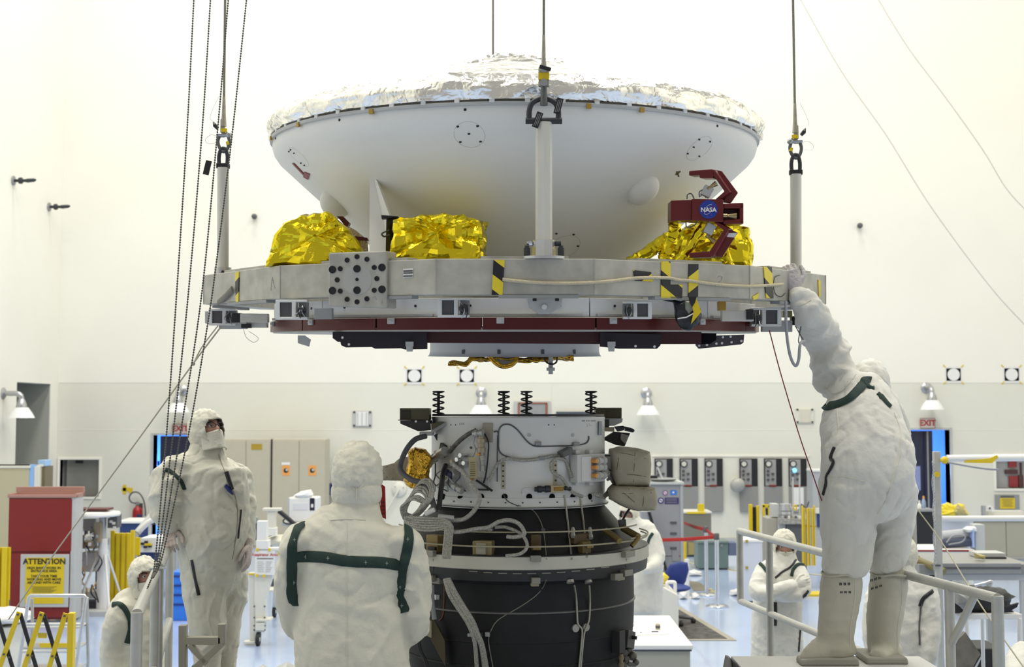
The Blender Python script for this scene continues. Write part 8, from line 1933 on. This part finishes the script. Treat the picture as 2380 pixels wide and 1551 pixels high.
for i in range(62):
    z_ = xx.z - i * .0165; M_ = Matrix.Rotation(pi / 2 * (i % 2) + .5, 4, 'Z')
    if ch is None:
        m = MB(); m.tube([(.0085 * cos(t_), 0, .012 * sin(t_)) for t_ in [2 * pi * j / 12 for j in range(12)]], .0032, 6, closed=True); ch = m.build('chain_link', STEEL, ga, local=True, smooth=60)
        ch.location = WM[ga.name].inverted() @ V((xx.x, xx.y, z_)); ch.rotation_euler = M_.to_euler()
    else: o = inst(ch, ga, M=M_); o.location = WM[ga.name].inverted() @ V((xx.x + .006 * sin(i * .4), xx.y, z_))
Y = 21.
dc = thing('black_cart', 'black equipment cart with bottles on top in front of the doorway', 'cart', V((at(2140, 1300, Y).x, Y, 0)))
upto(2098, 2170, 1190, Y, .5, BLACK, 'body', dc); part('tray', MGREY, dc, (2096, 1184, 2172, 1190, Y - .03, .56)); part('side_sheet', mat('blue_notice', (.25, .30, .55), .6), dc, (2126, 1088, 2139, 1138, Y + 2, .01))
for i, (x, mt_, cp) in enumerate(((2147, mat('bottle_blue', (.30, .38, .55), .3), ORANGE), (2137, WHITE, WHITE))):
    c = at(x, 1184, Y + .2); t = thing('spray_bottle', ('blue bottle with an orange cap' if i == 0 else 'white bottle') + ' on the black cart', 'bottle', c); hh = .17 if i == 0 else .10
    m = MB(); m.lathe([(0, 0), (.034, 0), (.036, .02), (.034, hh * .7), (.015, hh), (0, hh)], 18); m.build('bottle_body', mt_, t, local=True, smooth=40); m = MB(); m.lathe([(.016, hh), (.016, hh + .04), (0, hh + .045)], 14); m.build('cap', cp, t, local=True, smooth=40)
ys = thing('yellow_sheeting', 'crumpled yellow plastic sheeting heaped on a shelf', 'sheeting', at(2215, 1200, Y)); sil([(2184, 1196), (2190, 1174), (2205, 1170), (2218, 1176), (2232, 1170), (2240, 1180), (2250, 1196), (2240, 1202), (2200, 1202)], Y, .35, 'film', YELP, ys, .03, 28); sil([(2216, 1190), (2226, 1172), (2238, 1182), (2250, 1198), (2225, 1202)], Y - .15, .12, 'wrapped_end', mat('tan_wrap', (.42, .36, .16), .5), ys, .015, 28)
t = simple('shelf_rack', 'shelf rack under the yellow sheeting', 'shelf', 2184, 1202, 2262, 21.0, .4, mat('rack_white', (.55, .58, .66), .5))
Y = 17.
rb_ = thing('roll_bench', 'bench with a red-edged top and clear film rolls', 'bench', V((at(2190, 1350, Y).x, Y, 0)))
a, b = at(2100, 1278, Y), at(2265, 1278, Y); m = MB(); m.box2((a.x, Y, a.z - .05), (b.x, Y + .7, a.z)); m.build('bench_top', WHITE, rb_, bevel=.006); part('red_edge', RED, rb_, (2122, 1279, 2262, 1283, Y - .012, .014))
for x in (a.x + .05, b.x - .05): m = MB(); m.box2((x - .03, Y + .02, 0), (x + .03, Y + .66, a.z - .05)); m.build('leg', OFFW, rb_)
tubes('film_roll', mat('film_roll', (.46, .47, .50), .25), rb_, [at(2188, 1248, Y + .3), at(2262, 1240, Y + .3)], r=.075, n=20); tubes('film_roll', mat('dark_roll', (.05, .06, .10), .3), rb_, [at(2188, 1264, Y + .2), at(2262, 1260, Y + .2)], r=.06, n=18); part('roll_end', mat('end_blue', (.35, .48, .80), .4), rb_, (2261, 1228, 2266, 1274, Y + .1, .3)); part('side_plate', LGREY, rb_, (2266, 1220, 2290, 1285, Y + .15, .2)); tubes('cable', MGREY, rb_, [at(2200, 1262, Y - .02), at(2215, 1246, Y - .02), at(2242, 1246, Y - .02), at(2236, 1260, Y - .02), at(2205, 1266, Y - .02)], r=.010, k=5); sil([(2240, 1230), (2250, 1224), (2268, 1224), (2270, 1236), (2246, 1238)], Y + .2, .2, 'white_bundle', WHITE, rb_, .01)
t = thing('wall_cupboard', 'grey-beige wall cupboards behind the gantry frame', 'cabinet', V((at(2335, 1300, 24.).x, 24., 0))); RBM = mat('grey_beige', (.40, .385, .31), .5)
for i, (u, v) in enumerate(((2268, 2337.4), (2338.6, 2410))): a, b = at(u, 1212, 24.), at(v, 1212, 24.); m = MB(); m.box2((a.x, 24., .05), (b.x, 24.5, a.z)); m.build('cupboard_door', RBM, t, bevel=.006)
part('ledge', OFFW, t, (2264, 1206, 2412, 1212, 23.97, .6)); part('ledge_tool', STEEL, t, (2284, 1176, 2292, 1204, 24.1, .1)); m = MB(); c = at(2301, 1182, 24.1); m.cyl(c, c - V((0, .05, 0)), .05, n=18); m.build('small_gauge', WHITE, t); part('gauge_hub', BLACK, t, (2299, 1180, 2303, 1184, 24.03, .02)); part('sloped_board', OFFW, t, (2296, 1188, 2378, 1206, 24.15, .2))
Y = 12.4
st = thing('steel_table', 'grey steel table with perforated edge and foam slabs', 'table', V((at(2250, 1400, Y).x, Y, 0)))
a, b = at(2136, 1312, Y), at(2400, 1312, Y); m = MB(); m.box2((a.x, Y, a.z - .10), (b.x, Y + 1.0, a.z)); m.build('table_top', mat('steel_top', (.30, .305, .29), .4, metal=.3), st, bevel=.006); part('front_edge', MGREY, st, (2185, 1310, 2374, 1334, Y - .03, .03)); part('groove', DGREY, st, (2186, 1319, 2373, 1323, Y - .036, .01), bevel=0)
part('lower_lip', LGREY, st, (2185, 1334, 2400, 1350, Y + .02, .04))
s = None
for i in range(26):
    q = at(2192 + i * 7.4, 1334, Y + .01)
    if s is None: m = MB(); m.ball((0, 0, 0), (.010, .01, .006), 8, 6); s = m.build('edge_tooth', WHITE, st, local=True); s.location = WM[st.name].inverted() @ q
    else: inst(s, st, WM[st.name].inverted() @ q)
for x in (a.x + .08, b.x - .08):
    for y in (Y + .05, Y + .95): m = MB(); m.box2((x - .025, y - .025, 0), (x + .025, y + .025, a.z - .1)); m.build('leg', LGREY, st)
tubes('olive_tube', mat('olive_tube', (.20, .17, .06), .5), st, [at(2132, 1302, Y + .1), at(2195, 1330, Y - .12)], r=.035, n=14); m = MB(); c = at(2128, 1299, Y + .12); m.ball(c, .045, 14, 10); m.build('black_knob', BLACK, st, smooth=180)
part('grey_plate', LGREY, st, (2272, 1286, 2338, 1297, Y + .5, .25)); part('black_strip', BLACK, st, (2292, 1296, 2340, 1299, Y + .45, .25)); sil([(2264, 1286), (2272, 1288), (2290, 1292), (2288, 1300), (2268, 1298)], Y + .3, .08, 'tan_tape', mat('tan_wrap', (.42, .36, .16), .5), st, .008)
Y = 9.6
sq = thing('frame_stool', 'white tubular frame stool below the steel table', 'stool', V((at(2310, 1500, Y).x, Y, 0))); P = lambda px, py, d=0.: at(px, py, Y + d)
part('stool_top', WHITE, sq, (2244, 1428, 2376, 1440, Y, .35))
for x, d in ((2247, 0), (2371, 0), (2283, .34), (2368, .34)): p = P(x, 1438, d); tubes('stool_leg', WHITE, sq, [p, V((p.x, p.y, 0))], r=.014, n=12)
eq = thing('black_equipment', 'black camera equipment heap on the white frame stool', 'equipment', P(2290, 1426, .2)); sil([(2206, 1424), (2208, 1390), (2222, 1372), (2262, 1362), (2330, 1368), (2352, 1384), (2340, 1400), (2350, 1420), (2300, 1426)], Y + .2, .35, 'black_cover', mat('black_cover', (.015, .016, .02), .45, bump=.5, bscale=14), eq, .02, 40)
sil([(2222, 1378), (2240, 1368), (2256, 1378), (2260, 1410), (2240, 1418), (2224, 1404)], Y + .02, .18, 'grey_drum', MGREY, eq, .006); tubes('silver_blade', ALUB, eq, [P(2265, 1362), P(2290, 1356), P(2304, 1352), P(2302, 1364)], r=.012, n=8, k=4); m = MB(); m.hull4([P(2330, 1422), P(2338, 1412), P(2368, 1402), P(2364, 1412), P(2342, 1424)], V((0, .03, 0))); m.build('black_blade', BLACK, eq); part('white_card', WHITE, eq, (2328, 1400, 2334, 1422, Y - .02, .01))
pk = thing('tilted_board', 'brown grey plank leaning under the white stool', 'board', V((at(2240, 1540, Y - .5).x, Y - .5, 0))); P2 = lambda px, py: at(px, py, Y - .4); m = MB(); m.hull4([P2(2205, 1510), P2(2244, 1470), P2(2281, 1524), P2(2236, 1600), P2(2205, 1600)], V((0, .05, 0))); m.build('plank', mat('plank_grey', (.20, .185, .15), .6, vary=.3, vscale=12), pk); m = MB(); m.hull4([P2(2276, 1524), P2(2283, 1527), P2(2246, 1600), P2(2238, 1600)], V((0, .06, 0))); m.build('steel_edge', ALUB, pk)
bb = thing('black_case', 'black case on the floor under the white stool', 'case', V((at(2300, 1560, Y + .5).x, Y + .5, 0))); a, b = at(2256, 1508, Y + .5), at(2336, 1508, Y + .5); m = MB(); m.box2((a.x, Y + .5, .01), (b.x, Y + .9, a.z)); m.build('case_body', BLACK, bb, bevel=.02); m = MB(); m.box2((a.x - .005, Y + .495, a.z * .7), (b.x + .005, Y + .905, a.z * .72)); m.build('case_seam', DGREY, bb); m = MB(); m.box(((a.x + b.x) / 2, Y + .48, a.z * .8), (.12, .03, .03)); m.build('case_handle', DGREY, bb, bevel=.008)
